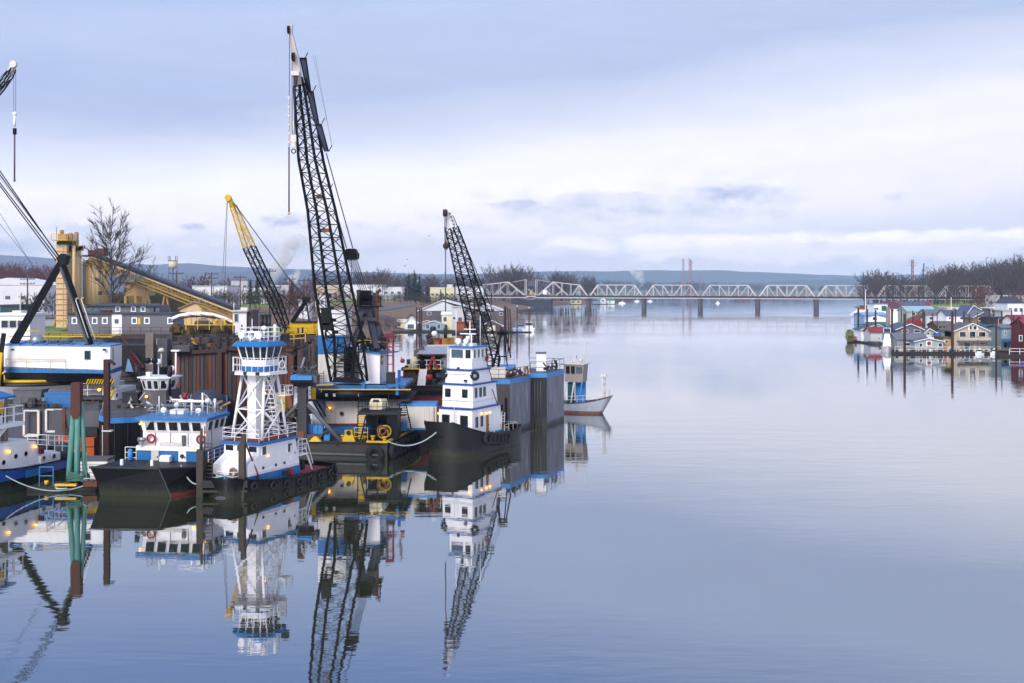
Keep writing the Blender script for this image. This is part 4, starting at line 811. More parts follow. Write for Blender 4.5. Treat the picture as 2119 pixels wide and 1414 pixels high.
m = M().loft([[(.9, -2.3, 7.4), (6.3, -2.3, 7.4), (6.3, 2.3, 7.4), (.9, 2.3, 7.4)], [(.9, -2.3, 7.55), (6.3, -2.3, 7.55), (6.3, 2.3, 7.55), (.9, 2.3, 7.55)], [(2.2, -1.2, 8.15), (5.5, -1.2, 8.15), (5.5, 1.2, 8.15), (2.2, 1.2, 8.15)]]); part('wheelhouse_roof', m, BLUE, LT)
part('roof_railing', M().rail([(5.5, 1.1, 8.15), (2.3, 1.1, 8.15), (2.3, -1.1, 8.15)], 1.1, 2, .9, .05), WHITE2, LT)
m = M(); [m.tube((x, y, 7.5), (x, y, 8.5), .24, .2, 9).ball((x, y, 8.6), .22) for x, y in ((1.3, .5), (1.0, -.6))]; part('exhaust_stack', m, DARK, LT)
part('exhaust_cap', M().tube((1.3, .5, 8.7), (1.2, .5, 9.4), .26, .1, 8).tube((.8, -.6, 8.3), (.6, -.6, 9.0), .24, .1, 8), SILVER, LT)
part('stern_winch', M().tube((-4.4, -1, 2.3), (-4.4, 1.2, 2.3), .45, n=12), DARK, LT)
part('yellow_lantern_board', M().box(1.75, 1.75, 6.2, 2.2, 1.83, 7.1), YEL, LT)
part('stern_canvas', M().lathe((-5.7, .9, 1.4), [(1.1, 0), (1.15, .7), (.8, 1.3), (.2, 1.5)], 10), MIDG, LT)
for p in [(-1.0, 2.5, 3.2), (1.9, 2.5, 3.2), (2.9, 2.3, 7.3)]: lamp(LT, p, .15)
part('exhaust_pipe', M().bar((1.1, 1.3, 3.9), (1.1, 1.3, 7.3), .4), mat('pipe_beige', (150, 136, 118), .7), LT)

# ---- dolphin of wrapped piles with the brown cap plate
DP = thing('pile_dolphin', 'cluster of turquoise wrapped mooring piles under a brown steel cap plate', 'mooring dolphin', (wx(160, 85.5), 85.5, 0))
for (xb, xt, y, r) in [(-.72, -.2, -.3, .25), (.12, .1, -.4, .25), (.74, .3, .1, .21), (-.3, 0, .5, .23)]:
    part('pile', M().tube((xb, y, -1.5), (xt, y * .4, 7.0), r, r * .82, 10), TURQ, DP)
pp = [(a[0], a[1]) for a in [(-.36, 8.55), (.36, 8.55), (.38, 6.1), (.17, 5.65), (-.17, 5.65), (-.4, 6.1)]]
part('cap_plate', M().prismy([(x, z) for x, z in reversed(pp)], -.42, .25), PILEB, DP)
m = M()
for k in range(6): m.torus((.1, 0, .7 + k * .12), (0.05 * k, .1, 1), .85, .04, 18, 5)
m.sag((.7, -.5, 2.6), (1.3, -.9, .4), .3, .04); m.sag((.8, -.2, 3), (1.1, -.9, .5), -.2, .04); part('rope_coil', m, mat('green_rope', (96, 150, 130), .9), DP)
RF = thing('float_raft', 'small timber float with ropes beneath the turquoise piles', 'raft', (wx(130, 85), 85.6, 0))
for k in range(5): part('log', M().tube((-2.6, -1 + k * .55, .12), (2.9, -1.1 + k * .55, .1), .26, n=8), DWOOD, RF)
part('cross_timber', M().box(.4, -1.3, .4, .8, 1.6, .7).box(1.9, -1.3, .36, 3.0, -.4, .8), mat('red_brown_timber', (110, 62, 44), .85, .3, 2), RF, stuff=True)
part('yellow_plank', M().box(-.3, -1.45, .45, 1.4, -1.15, .62), YEL, RF); part('bucket', M().tube((-1.3, -.6, .4), (-1.3, -.6, .75), .14, .18, 8), YEL, RF)
part('rope_heap', M().torus((.4, -1.5, .25), (0, .2, 1), .5, .05).torus((.2, -1.4, .33), (.1, 0, 1), .4, .05).torus((2.3, -1.2, .9), (0, .6, 1), .35, .05), ROPE, RF)
part('light_frame', M().path([(-1.7, -1.0, .3), (-1.7, -1, 1.9), (-.6, -1, 1.9), (-.6, -1, .3)], .035).bar((-1.7, -1, 1.2), (-.6, -1, 1.2), .05), LBLUE, RF)
# mooring lines
def line(px0, py0, Y0, px1, py1, Y1, sg, r, mt, label, nm='mooring_line', k=12):
    a, b = at(px0, py0, Y0), at(px1, py1, Y1); return solo(nm, M().sag(a, b, sg, r, k, 5), mt, label, 'rope', tuple(a), w=True)
line(12, 985, 82, 175, 1005, 84.5, .75, .045, ROPE, 'pale blue line from the left tug to the turquoise piles')
line(374, 962, 83, 424, 990, 82.6, .9, .05, ROPE, 'slack pale line from the square bow to the timber piles')
line(424, 990, 82.6, 470, 984, 82.2, .05, .045, ROPE, 'short pale line from the piles onto the tower tug')
line(803, 914, 100, 922, 876, 102.6, 1.1, .06, ROPE, 'long sagging white line from the yellow barge edge to the tug bow')
# tall brown steel piles
def steel_pile(px, py0, py1, Y, wpx, label, mt=None, grp=None, slant=0):
    x = wx(px, Y); r = wpx * Y / FPX / 2; return solo('steel_pile', M().tube((0, 0, -2), (slant, 0, wz(py0, Y)), r, n=12), mt or PILE, label, 'piling', (x, Y, 0), 0, grp)
SP = thing('steel_pile', 'tall brown box pile standing behind the square bowed boat', 'piling', (wx(221, 93), 93, 0))
part('shaft', M().box(-.22, -.22, -2, .24, .22, wz(744, 93)), PILE, SP); part('cap_knee', M().prismy([(.24, wz(744, 93)), (.24, wz(750, 93)), (.7, wz(756, 93)), (.7, wz(752, 93))][::-1], -.2, .2), PILE, SP)
part('collar', M().box(-.34, -.3, wz(893, 93), .5, .3, wz(890, 93)), OFFW, SP); part('ladder_edge', M().bar((-.3, -.2, 1), (-.3, -.2, wz(880, 93)), .06), OFFW, SP)
# ---- timber dock in front of the tower tug
TD = thing('timber_mooring', 'two dark timber piles joined by a heavy crossbeam in front of the tower tug', 'mooring frame', (wx(460, 82.2), 82.2, 0))
f = 82.2 / FPX
part('pile', M().cbox(((414 - 460) * f, 0, 1.0), .48, .5, 5.3, .1), WOOD, TD); part('pile', M().cbox(((502 - 460) * f, -.1, 1.2), .46, .46, 5.9, -.1), WOOD, TD)
part('pile_tip', M().tube(((416 - 460) * f, 0, 3.5), ((417 - 460) * f, 0, wz(888, 82)), .13, .1, 8), WOOD, TD); part('pile_tip', M().cbox(((504 - 460) * f, 0, 4.4), .36, .36, .8), WOOD, TD)
part('crossbeam', M().box((420 - 460) * f, -.35, .75, (514 - 460) * f, -.05, 1.3), DWOOD, TD); part('crossbeam', M().box((420 - 460) * f, -.4, .4, (514 - 460) * f, -.25, .55), WOOD, TD)
part('brace', M().bar(((508 - 460) * f, .2, 4), ((530 - 460) * f, 1.2, 1.1), .1), MAROON, TD); part('hanging_chain', M().tube((0, -.4, .7), (0, -.4, -.3), .025), DARK, TD)
part('rubber_block', M().prismy([(-.6, -.2), (.9, -.2), (.6, .05), (.2, .15), (-.3, .1)], -.6, -.1), MIDG, TD)
LD = thing('wooden_ladder', 'grey wooden ladder hanging beside the left timber pile', 'ladder', (wx(431, 82.6), 82.6, 0))
part('ladder_side', M().bar((-.25, 0, .9), (-.3, 0, 5.4), .06), WOOD, LD); part('ladder_side', M().bar((.35, 0, .9), (.25, 0, 5.4), .06), WOOD, LD)
for k in range(11): part('rung', M().bar((-.27, 0, 1.15 + k * .29), (.31, 0, 1.15 + k * .29), .07), WOOD, LD)
# ---- white tug / small tug behind, on deck level with the black barge
BB = thing('black_barge', 'tall black barge end with bright blue rim and deck railing', 'barge', (0, 0, 0))
def poly_barge(t, P, z0, z1, zr, m1, m2):
    part('hull', M().prism(P, z0, z1), m1, t, w=True)
    c = sum((V((*p, 0)) for p in P), V()) / len(P); Q = [tuple(((V((*p, 0)) - c) * 1.004 + c))[:2] for p in P]; part('rim_band', M().prism(Q, z1 + .002, zr), m2, t, w=True); part('deck_plate', M().prism([tuple(((V((*p, 0)) - c) * .985 + c))[:2] for p in P], zr + .004, zr + .03), MIDG, t, w=True)
P1 = [(wx(205, 97), 97), (wx(228, 95), 95), (wx(470, 99), 99), (wx(470, 122), 122), (wx(225, 122), 122)]
poly_barge(BB, P1, -1, wz(874, 96), wz(863, 96), BLACK, LBLUE); zb = wz(863, 96)
part('railing', M().rail([(P1[0][0], P1[0][1], zb), (P1[1][0], P1[1][1], zb), (*P1[2], zb)], 1.1, 3, 1.3, .025), MIDG, BB, w=True)
for k in range(9):
    x = wx(232, 95) + .05; part('hull_seam', M().box(P1[1][0] + .3 + k * 1.1, 95.1 + k * .25, 0, P1[1][0] + .38 + k * 1.1, 95.3 + k * .25, wz(876, 96)), DARK, BB, w=True) if k < 8 else None
ST = thing('small_tug', 'small old white pilothouse tug with twin black stacks behind the blue roof', 'tugboat', (wx(330, 104), 104, wz(850, 104)), R(-98)); s_ = 104 / FPX
zs = lambda py: wz(py, 103) - wz(850, 104)
m = M().loft([[(-2, -1.2, 0), (1.1, -1.2, 0), (1.3, 0, 0), (1.1, 1.2, 0), (-2, 1.2, 0)], [(-2, -1.2, zs(808)), (1.1, -1.2, zs(808)), (1.4, 0, zs(808)), (1.1, 1.2, zs(808)), (-2, 1.2, zs(808))]]); part('deckhouse', m, GREYST, ST)
m = M().loft([[(-1.0, -1.15, zs(808)), (.8, -1.15, zs(808)), (1.2, -.5, zs(808)), (1.2, .5, zs(808)), (.8, 1.15, zs(808)), (-1.0, 1.15, zs(808))], [(-1.3, -1.5, zs(783)), (1.1, -1.5, zs(783)), (1.55, -.6, zs(783)), (1.55, .6, zs(783)), (1.1, 1.5, zs(783)), (-1.3, 1.5, zs(783))]]); part('wheelhouse', m, WHITE2, ST)
part('wheelhouse_roof', M().prism([(-1.5, -1.7), (1.2, -1.7), (1.75, -.7), (1.75, .7), (1.2, 1.7), (-1.5, 1.7)], zs(783) + .002, zs(780)), WHITE2, ST)
zc = zs(796)
for y in (-.3, .35): window(ST, (1.42, y, zc), (1, 0), .42, .85, WHITE2, GLASS, tilt=.3)
window(ST, (1.15, 1.0, zc), (1, .75), .55, .85, WHITE2, GLASS, tilt=.3); window(ST, (1.15, -1.0, zc), (1, -.75), .55, .85, WHITE2, GLASS, tilt=.3); window(ST, (0, 1.36, zc), (0, 1), .8, .8, WHITE2, GLASS, tilt=.3)
for y in (-1.9, 1.55): part('exhaust_stack', M().tube((.3, y * .8, zs(820)), (.9, y * .95, zs(775)), .12, .14, 8).tube((.9, y * .95, zs(778)), (.9, y, zs(758)), .26, .22, 10), DARK, ST)
m = M(); [m.ball((.6, y, zs(749)), .28) for y in (-.6, .2)]; m.tube((-.2, 1.6, zs(800)), (-.2, 1.6, zs(728)), .09).cbox((-.2, 1.6, zs(727)), .5, .8, .14); m.tube((.2, 0, zs(780)), (.2, 0, zs(752)), .05).ball((-.1, 1.25, zs(764)), .28).box(.3, -1.0, zs(780), .8, -.6, zs(771))
part('mast_gear', m, WHITE2, ST); m = M(); [m.ball((.9, y, zs(747)), .32) for y in (-.75, -.05)]; part('horn', m, BLACK, ST)
part('awning_frame', M().box(-1.2, -3.2, zs(815), 1.4, -1.4, zs(812)).box(.8, -3.2, zs(835), 1.3, -1.6, zs(815)), DARK, ST)
part('aft_cover', M().lathe((-.5, 4.6, zs(838)), [(2.0, 0), (1.7, .8), (.8, 1.3)], 10), mat('dark_tarp', (60, 64, 84), .8), ST)
part('boom_tube', M().tube((1, 1.8, zs(828)), (1, 4.2, zs(828)), .15, n=8), WHITE2, ST); lamp(ST, (1.5, -.6, zs(820)), .16)
rj = random.Random(5); m = M()
for k in range(110): a = (rj.uniform(-.5, 1.8), rj.uniform(-3.5, 6), rj.uniform(0, 1.2)); m.tube(a, (a[0] + rj.uniform(-.4, .4), a[1] + rj.uniform(-.7, .7), a[2] + rj.uniform(-.6, .9)), rj.uniform(.03, .12), n=5)
part('deck_gear', m, OFFW, ST, stuff=True)
m = M()
for k in range(90): c = (rj.uniform(-.5, 2.4), rj.uniform(-3.5, 6), rj.uniform(0, .6)); m.cbox(c, rj.uniform(.1, .6), rj.uniform(.1, .6), rj.uniform(.2, .8), rj.uniform(0, 3))
part('deck_boxes', m, JUNK, ST, stuff=True)
part('red_cylinder', M().tube((1.2, 3.2, zs(826)), (1.2, 3.2, zs(812)), .2, n=8), RED, ST); part('bent_pipe', M().path([(1, 6.0, zs(850)), (1, 6.0, zs(838)), (1, 6.9, zs(828))], .12, 8).path([(1, 6.8, zs(860)), (1, 6.8, zs(840)), (1, 7.7, zs(830))], .12, 8), TAN2, ST)
# ---- orange timbers
OT = thing('timber_stack', 'stack of long orange timbers beside the black barge', 'timber', (wx(162, 99), 99, 0))
for k, (z, x0, x1) in enumerate([(902, 126, 206), (921, 117, 206), (940, 128, 206), (958, 128, 206)]):
    for j in range(3): part('timber', M().box(wx(x0, 99) - wx(162, 99) + j * .1, -1.3 + j * .85, wz(z + 18, 99), wx(x1, 99) - wx(162, 99), -.5 + j * .85, wz(z, 99) - .04), ORNG, OT)
part('netting_crate', M().box(-1.0, -.6, wz(901, 99), 2, .8, wz(886, 99)), DARK, OT)
CR = solo('metal_skip', M().prismy([(-.3, .0), (1.75, 0), (1.75, 1.6), (.5, 1.6)], -1, 1), GREYST, 'sloping grey metal bin above the orange timbers', 'bin', (wx(175, 101), 101, wz(886, 101)))
WS = thing('white_skiff', 'small white slatted shed roof float behind the turquoise piles', 'skiff', (wx(190, 91), 91, 0))
part('body', M().box(-.7, -.8, 0, 1.6, .9, 1.5), OFFW, WS); part('top', M().box(-.8, -.9, 1.502, 1.7, 1, 1.66), GREYST, WS)
for k in range(4): part('slat', M().box(-.75, -.86, .2 + k * .34, 1.65, -.8, .4 + k * .34), WHITE2, WS)
# ---- grey dock wall with white fender frames
DW = thing('dock_wall', 'streaked grey steel dock wall with white fender frames', 'dock', (0, 0, 0))
m = M().prism([(wx(40, 103), 103), (wx(205, 101), 101), (wx(205, 112), 112), (wx(0, 112), 112)], -1, wz(846, 103)); part('wall', m, MIDG, DW, w=True)
for (x0, x1, y0, y1) in [(50, 80, 850, 902), (96, 129, 848, 893)]:
    Y = 102.2
    fr_ = part('fender_frame', M().bar(at(x1, y0, Y), at(x1, y1, Y), .22).bar(at(x0, y1, Y), at(x1, y1, Y), .2).bar(at(x0, y0, Y), at(x0, y1, Y), .2).bar(at(x0, y0, Y), at(x1, y0, Y), .14), OFFW, DW, w=True)
part('fender_post', M().bar(at(133, 843, 102), at(133, 895, 101.6), .3), RUST, DW, w=True); part('fender_post', M().bar(at(78, 850, 102.4), at(78, 915, 102.3), .3), RUST, DW, w=True)
part('wall_railing', M().rail([(wx(42, 103), 103.2, wz(846, 103)), (wx(200, 101), 101.5, wz(846, 103))], 1.1, 2, 1.4), MIDG, DW, w=True)
m = M()
for k in range(40): c = at(rj.uniform(50, 130), 846, 104.5) + V((0, rj.uniform(-1, 3), rj.uniform(.1, .7))); m.cbox(c, rj.uniform(.2, .8), rj.uniform(.2, .7), rj.uniform(.3, 1.1), rj.uniform(0, 3))
part('deck_clutter', m, JUNK, DW, w=True, stuff=True)
solo('blue_tank', M().box(-1.3, -.9, 0, 1.3, .9, 1.9).box(-1.35, -.95, 1.9, 1.35, .95, 1.98).box(-1.35, -.95, .9, 1.35, -.9, 1.0), BLUE, 'square blue tank on the dock behind the turquoise piles', 'tank', (wx(127, 105), 105, wz(853, 105)))
solo('grey_hopper', M().taper((-1.3, -.8, 1.3, .8, 0), (-1.3, -.8, 1.5, .8, 1.9)).box(-1.4, -.9, 1.9, 1.6, .9, 2.0), GREYST, 'ribbed grey container bin on the dock left of the blue tank', 'bin', (wx(62, 106), 106, wz(846, 106)))
solo('metal_drum', M().tube((0, 0, 0), (0, 0, 1.1), .5, n=12).tube((0, 0, 1.1), (0, 0, 1.2), .54, n=12), SILVER, 'round metal drum between the grey bin and the blue tank', 'drum', (wx(97, 105), 105, wz(848, 105)))
# ================================================================ cranes, barges, yard
def lattice(t, secs, mt_c, mt_l, rc, rl, n, name='boom', bays=None):
    """secs: list of (centre, right half-vector, depth half-vector); four chords, laced panels on the four faces"""
    def P(s, i): c, r, d = s; a, b = ((-1, -1), (1, -1), (1, 1), (-1, 1))[i]; return V(c) + V(r) * a + V(d) * b
    for i in range(4):
        m = M()
        for s0, s1 in zip(secs[:-1], secs[1:]): m.tube(P(s0, i), P(s1, i), rc, n=5)
        part(name + '_chord', m, mt_c, t, w=True)
    fine = []; L = [(V(secs[k + 1][0]) - V(secs[k][0])).length for k in range(len(secs) - 1)]; tot = sum(L)
    for k in range(len(L)):
        nb = max(1, round(n * L[k] / tot))
        for j in range(nb): f = j / nb; fine.append(tuple(V(secs[k][q]).lerp(V(secs[k + 1][q]), f) for q in range(3)))
    fine.append(tuple(V(q) for q in secs[-1]))
    m = M()
    for k in range(len(fine) - 1):
        for i in range(4):
            j = (i + 1) % 4; a, b = (P(fine[k], i), P(fine[k + 1], j)) if k % 2 else (P(fine[k], j), P(fine[k + 1], i))
            m.tube(a, b, rl, n=4, cap=False); m.tube(P(fine[k], i), P(fine[k], j), rl * .8, n=4, cap=False)
            if rc > .14 and i == 0:   # crossed lacing with gusset plates on the wide face
                a2, b2 = P(fine[k], j if k % 2 else i), P(fine[k + 1], i if k % 2 else j); m.tube(a2, b2, rl, n=4, cap=False); c = (a + b) / 2; m.cbox(c, .36, .16, .34)
    part(name + '_lacing', m, mt_l, t, w=True, stuff=True)
def cables(t, prs, r=.035, mt=None, name='cable'):
    for a, b in prs: part(name, M().tube(a, b, r, n=5), mt or CABLE, t, w=True)
def wbox(m, px0, px1, py0, py1, Y0, Y1): return m.box(wx(px0, Y0), Y0, wz(py1, Y0), wx(px1, Y0), Y1, wz(py0, Y0))

# ---- crane barge hull in front
CB = thing('crane_barge', 'long dark steel crane barge with a black yellow edged deck and tyres', 'barge', (wx(760, 104), 104, 0))
h = V((-.17, -.985, 0)); pv = V((.985, -.17, 0))
c0 = V((wx(801, 100), 100, 0)); Q = [c0 - pv * 9.4, c0, c0 - h * 17, c0 - pv * 9.4 - h * 17]
zdk = wz(917, 100)
part('hull', M().prism([(q.x, q.y) for q in Q], -1, zdk), mat('barge_side', (66, 62, 62), .6, .3, .8, 1, (96, 74, 62), .35, wline=.8), CB, w=True)
Q2 = [c0 - pv * 9.5 + h * .12, c0 + pv * .1 + h * .12, c0 + pv * .1 - h * 17, c0 - pv * 9.5 - h * 17]
part('deck_edge', M().prism([(q.x, q.y) for q in Q2], zdk - .14, zdk + .02), DARK, CB, w=True)
part('rubbing_wale', M().bar(c0 - pv * 9.3 + h * .1 + V((0, 0, .45)), c0 - pv * .3 + h * .1 + V((0, 0, .45)), .18), GREYST, CB, w=True)
part('yellow_edge', M().bar(c0 + pv * .0 + V((0, 0, zdk + .1)), c0 - h * 12 + V((0, 0, zdk + .1)), .22), YEL, CB, w=True); part('yellow_edge', M().bar(c0 - pv * 2 + h * .05 + V((0, 0, zdk + .1)), c0 + h * .05 + V((0, 0, zdk + .1)), .16), YEL, CB, w=True)
part('tyre_fender', M().torus(c0 - pv * 1.1 + h * .35 + V((0, 0, .55)), h, .62, .28, 18, 8), RUBBER, CB, w=True)
for k in range(8):
    q = c0 + pv * .35 - h * (.8 + 1.25 * k) + V((0, 0, .75)); part('tyre_fender', M().torus(q, pv, .55, .26, 16, 8), RUBBER, CB, w=True)
for (u, v_) in [(-4.6, .8), (-2.6, 1.2), (-1.7, 1.0), (-.4, .5), (-.5, 6), (-.5, 11)]:
    q = c0 + pv * u - h * v_ + V((0, 0, zdk + .02)); part('bollard', M().tube(q, q + V((0, 0, .4)), .16, n=10).tube(q + V((0, 0, .4)), q + V((0, 0, .5)), .26, n=10), YEL, CB, w=True)
q = c0 - pv * 3.9 - h * .5 + V((0, 0, zdk))
part('fairlead', M().loft([[(q.x - .65, q.y - .4, q.z), (q.x + .65, q.y - .4, q.z), (q.x + .65, q.y + .4, q.z), (q.x - .65, q.y + .4, q.z)], [(q.x - .35, q.y - .3, q.z + .75), (q.x + .35, q.y - .3, q.z + .75), (q.x + .35, q.y + .3, q.z + .75), (q.x - .35, q.y + .3, q.z + .75)], [(q.x - .35, q.y - .3, q.z + 1.05), (q.x + .35, q.y - .3, q.z + 1.05), (q.x + .35, q.y + .3, q.z + 1.05), (q.x - .35, q.y + .3, q.z + 1.05)]]), YEL, CB, w=True)
part('sheave', M().disc((q.x, q.y - .35, q.z + .85), (0, 1, 0), .22, .1), DARK, CB, w=True)
part('yellow_chock', M().loft([[(q.x - 3.2 + a, q.y + b, q.z) for a, b in ((-.6, -.3), (.6, -.3), (.6, .3), (-.6, .3))], [(q.x - 3.2 + a, q.y + b, q.z + .45) for a, b in ((-.15, -.2), (.15, -.2), (.15, .2), (-.15, .2))]]), YEL, CB, w=True)
part('deck_railing', M().rail([c0 - pv * 3.4 - h * .6 + V((0, 0, zdk)), c0 - pv * 2.1 - h * .6 + V((0, 0, zdk))], 1.3, 3, .6, .035), YEL, CB, w=True)
part('hull_seam', M().bar(c0 - pv * 4.9 + h * .05 + V((0, 0, zdk)), c0 - pv * 4.9 + h * .05 + V((0, 0, zdk - .4)), .14), DARK, CB, w=True)
# deckhouse black with stairs, cab on the roof
DH = thing('machinery_house', 'black open machinery shelter with yellow ladder rungs and railed roof', 'deck shelter', (wx(780, 102.5), 102.5, zdk))
def b2(m, px0, px1, py0, py1, Y0, Y1): return wbox(m, px0, px1, py0, py1, Y0, Y1)
part('side_wall', b2(M(), 800, 823, 856, 909, 101.5, 104.5), BLACK, DH, w=True); part('roof', b2(M(), 740, 824, 853, 859, 101.3, 105), DARK, DH, w=True)
part('back_wall', b2(M(), 757, 800, 859, 909, 104.2, 104.6), DARK, DH, w=True)
for px in (739, 757, 779): part('post', b2(M(), px, px + 2.4, 859, 912, 101.4, 101.6), BLACK, DH, w=True)
part('roof_railing', M().rail([(wx(741, 101.4), 101.4, wz(853, 101.4)), (wx(800, 101.4), 101.4, wz(853, 101.4)), (wx(822, 103), 103, wz(853, 103))], 1.0, 2, .9).rail([(wx(742, 101.4), 101.4, wz(853, 101.4)), (wx(764, 101.4), 101.4, wz(853, 101.4))], 1.3, 5, .35), BLACK, DH, w=True)
for k in range(9): part('rung', b2(M(), 741, 754 - k * .4, 862 + k * 5.6, 864 + k * 5.6, 101.0, 101.3), YEL, DH, w=True)
part('ladder_side', M().bar(at(757, 861, 101), at(746, 911, 101), .12), BLACK, DH, w=True)
m = M(); [m.lathe(at(785 + 9 * k, 909, 103), [(.3, 0), (.38, .5), (.3, 1.3), (.2, 1.9)], 10) for k in range(2)]; part('engine', m, BLACK, DH, w=True, stuff=True)
part('blue_drum', M().tube(at(761, 890, 103), at(761, 882, 103), .5, n=12), BLUE, DH, w=True)
part('hanging_hoses', M().torus(at(797, 893, 101.2), (0, 1, .1), .55, .09, 14, 5).torus(at(793, 897, 101.2), (0, 1, .1), .5, .07, 14, 5), mat('yellow_hose', (190, 160, 60), .7), DH, w=True); part('red_hose', M().torus(at(790, 891, 101.1), (0, 1, 0), .4, .1, 12, 5), RUST2, DH, w=True)
OC = thing('operator_cab', 'cream control cab standing on the black shelter roof', 'cabin', (wx(786, 103), 103, wz(853, 102)))
part('shell', M().loft([[at(764, 848, 102), at(790, 848, 102), at(803, 848, 104), at(778, 848, 104)], [at(764, 834, 102), at(791, 834, 102), at(803, 834, 104), at(778, 834, 104)], [at(769, 825, 102.3), at(787, 825, 102.3), at(800, 825, 104), at(780, 825, 104)]]), CREAM, OC, w=True)
part('windscreen', M().add([at(771, 831.8, 101.95), at(785, 831.8, 101.95), at(784, 827, 102.1), at(772, 827, 102.1)], [(0, 1, 2, 3)]), DARK, OC, w=True); part('base_frame', b2(M(), 766, 803, 848, 853, 102, 104), DARK, OC, w=True)
part('side_window', M().add([at(794, 843, 102.6), at(801, 843, 103.7), at(799, 829, 103.8), at(793, 829, 102.8)], [(0, 1, 2, 3)]), GLASSB, OC, w=True)
# container
CN = thing('shipping_container', 'white corrugated container with a blue top edge behind the black shelter', 'container', (wx(870, 106), 106, zdk))
part('box_shell', b2(M(), 826, 903, 840, 888, 106, 108.4), OFFW, CN, w=True); part('top_edge', M().box(wx(825.5, 106), 105.95, wz(841, 106), wx(903.5, 106), 108.45, wz(835, 106)), LBLUE, CN, w=True); part('bottom_edge', b2(M(), 825, 904, 886, 890, 105.95, 108.4), BLUE, CN, w=True)
for k in range(14): part('corrugation', b2(M(), 829 + k * 5.2, 831.5 + k * 5.2, 843, 886, 105.93, 106), OFFW, CN, w=True)
part('locking_bar', M().bar(at(898, 843, 105.92), at(898, 886, 105.92), .06), GREYST, CN, w=True)
solo('blue_locker', b2(M(), 826, 841, 876, 892, 104.6, 105.6), BLUE, 'small blue locker at the foot of the white container', 'locker', tuple(at(833, 892, 105)), w=True)
# gangway ladder right of the shelter
GL = thing('deck_ladder', 'black steel ladder leaning from the crane deck to the barge', 'ladder', tuple(at(848, 888, 104)))
part('ladder_side', M().bar(at(826, 836, 104), at(829, 860, 104), .1).bar(at(829, 860, 104), at(840, 860, 104), .07), BLACK, GL, w=True); part('ladder_side', M().bar(at(839, 832, 104), at(851, 888, 104), .1), BLACK, GL, w=True)
for k in range(5): part('rung', M().bar(at(826.5 + k * .6, 840 + k * 4.6, 104), at(840.5 + k, 840 + k * 4.6, 104), .09), BLACK, GL, w=True)
for k in range(5): part('rung', M().bar(at(843 + k * 1.3, 864 + k * 5, 104), at(848 + k * 1, 864 + k * 5, 104), .09), BLACK, GL, w=True)
# ---- tub, turntable, big crane
BC = thing('revolving_crane', 'large floating crane with tall black lattice boom and white machinery house', 'crane', (wx(735, 109), 109, zdk))
def ell(m, cx_, cy_, rx, ry, z0, z1, n=28): return m.loft([[(cx_ + rx * cos(2 * pi * k / n), cy_ + ry * sin(2 * pi * k / n), z) for k in range(n)] for z in (z0, z1)], True, True)
TX = wx(735, 109)
part('tub_stripe', b2(M(), 673, 800, 882, 900, 106.2, 114), BLUE, BC, w=True); part('tub', b2(M(), 674, 828, 829, 882, 106.4, 114), OFFW, BC, w=True); part('tub_maroon_band', b2(M(), 673, 801, 877, 882, 106.15, 106.35), MAROON, BC, w=True)  # thin maroon strip between the tub and its blue stripe
part('tub_left_panel', b2(M(), 646, 674, 806, 880, 107.5, 112), mat('pale_blue_panel', (184, 200, 222), .6, .1, .8, 1), BC, w=True)
part('manhole', M().disc(at(707, 856, 106.3), (0, 1, 0), .2, .1), DARK, BC, w=True)
for px in (674, 693, 700, 740): part('panel_joint', b2(M(), px, px + 1.2, 830, 877, 106.33, 106.38), OFFW, BC, w=True)
part('service_deck', M().box(wx(640, 106), 105.4, wz(829.5, 106), wx(848, 106), 115, wz(826, 106)), DARK, BC, w=True)
m = M(); ell(m, TX, 109.5, 4.6, 4.6, wz(826, 106), wz(806, 106)); part('turntable', m, BLACK, BC, w=True)
part('turntable_rim', M().box(wx(662, 105.2), 105.2, wz(815, 106), wx(832, 105.2), 114, wz(809, 106)), BLACK, BC, w=True)
for px in (673, 689, 737): part('deck_lamp', b2(M(), px, px + 5, 815, 821, 105.0, 105.2), OFFW, BC, w=True)
for px in (672, 702, 722, 803): part('strut', b2(M(), px, px + 1.5, 815, 827, 105.3, 105.5), DARK, BC, w=True)
part('platform_railing', M().rail([at(640, 826, 105.3), at(848, 826, 105.3)], .9, 2, 1.8, .025), BLACK, BC, w=True)
m = M(); Yb = 105.4; m.box(wx(655, Yb), Yb, wz(804, Yb), wx(838, Yb), 114, wz(797, Yb)); part('blue_frame', m, BLUE, BC, w=True)
m = M(); m.prismy([(wx(694, Yb), wz(797, Yb)), (wx(802, Yb), wz(797, Yb)), (wx(790, Yb), wz(806.5, Yb)), (wx(706, Yb), wz(806.5, Yb))][::-1], 105.2, 106.5); part('blue_girder', m, BLUE, BC, w=True)
m = M().bar(at(795, 804, 105.3), at(838, 791, 105.3), .22).bar(at(822, 795, 105.2), at(822, 818, 105.2), .3).bar(at(752, 786, 105.1), at(752, 808, 105.1), .35).bar(at(800, 797, 105.3), at(840, 797, 105.3), .15); part('blue_bracket', m, BLUE, BC, w=True, stuff=True)
part('yellow_handrail', M().bar(at(655, 797, 105.1), at(690, 796, 105.1), .13).bar(at(660, 806, 104.9), at(850, 806.5, 104.9), .1).bar(at(665, 806, 104.9), at(665, 812, 104.9), .08), YEL, BC, w=True)
part('yellow_sign', M().cbox(at(649, 815, 105), .45, .1, 1.1), YEL, BC, w=True)
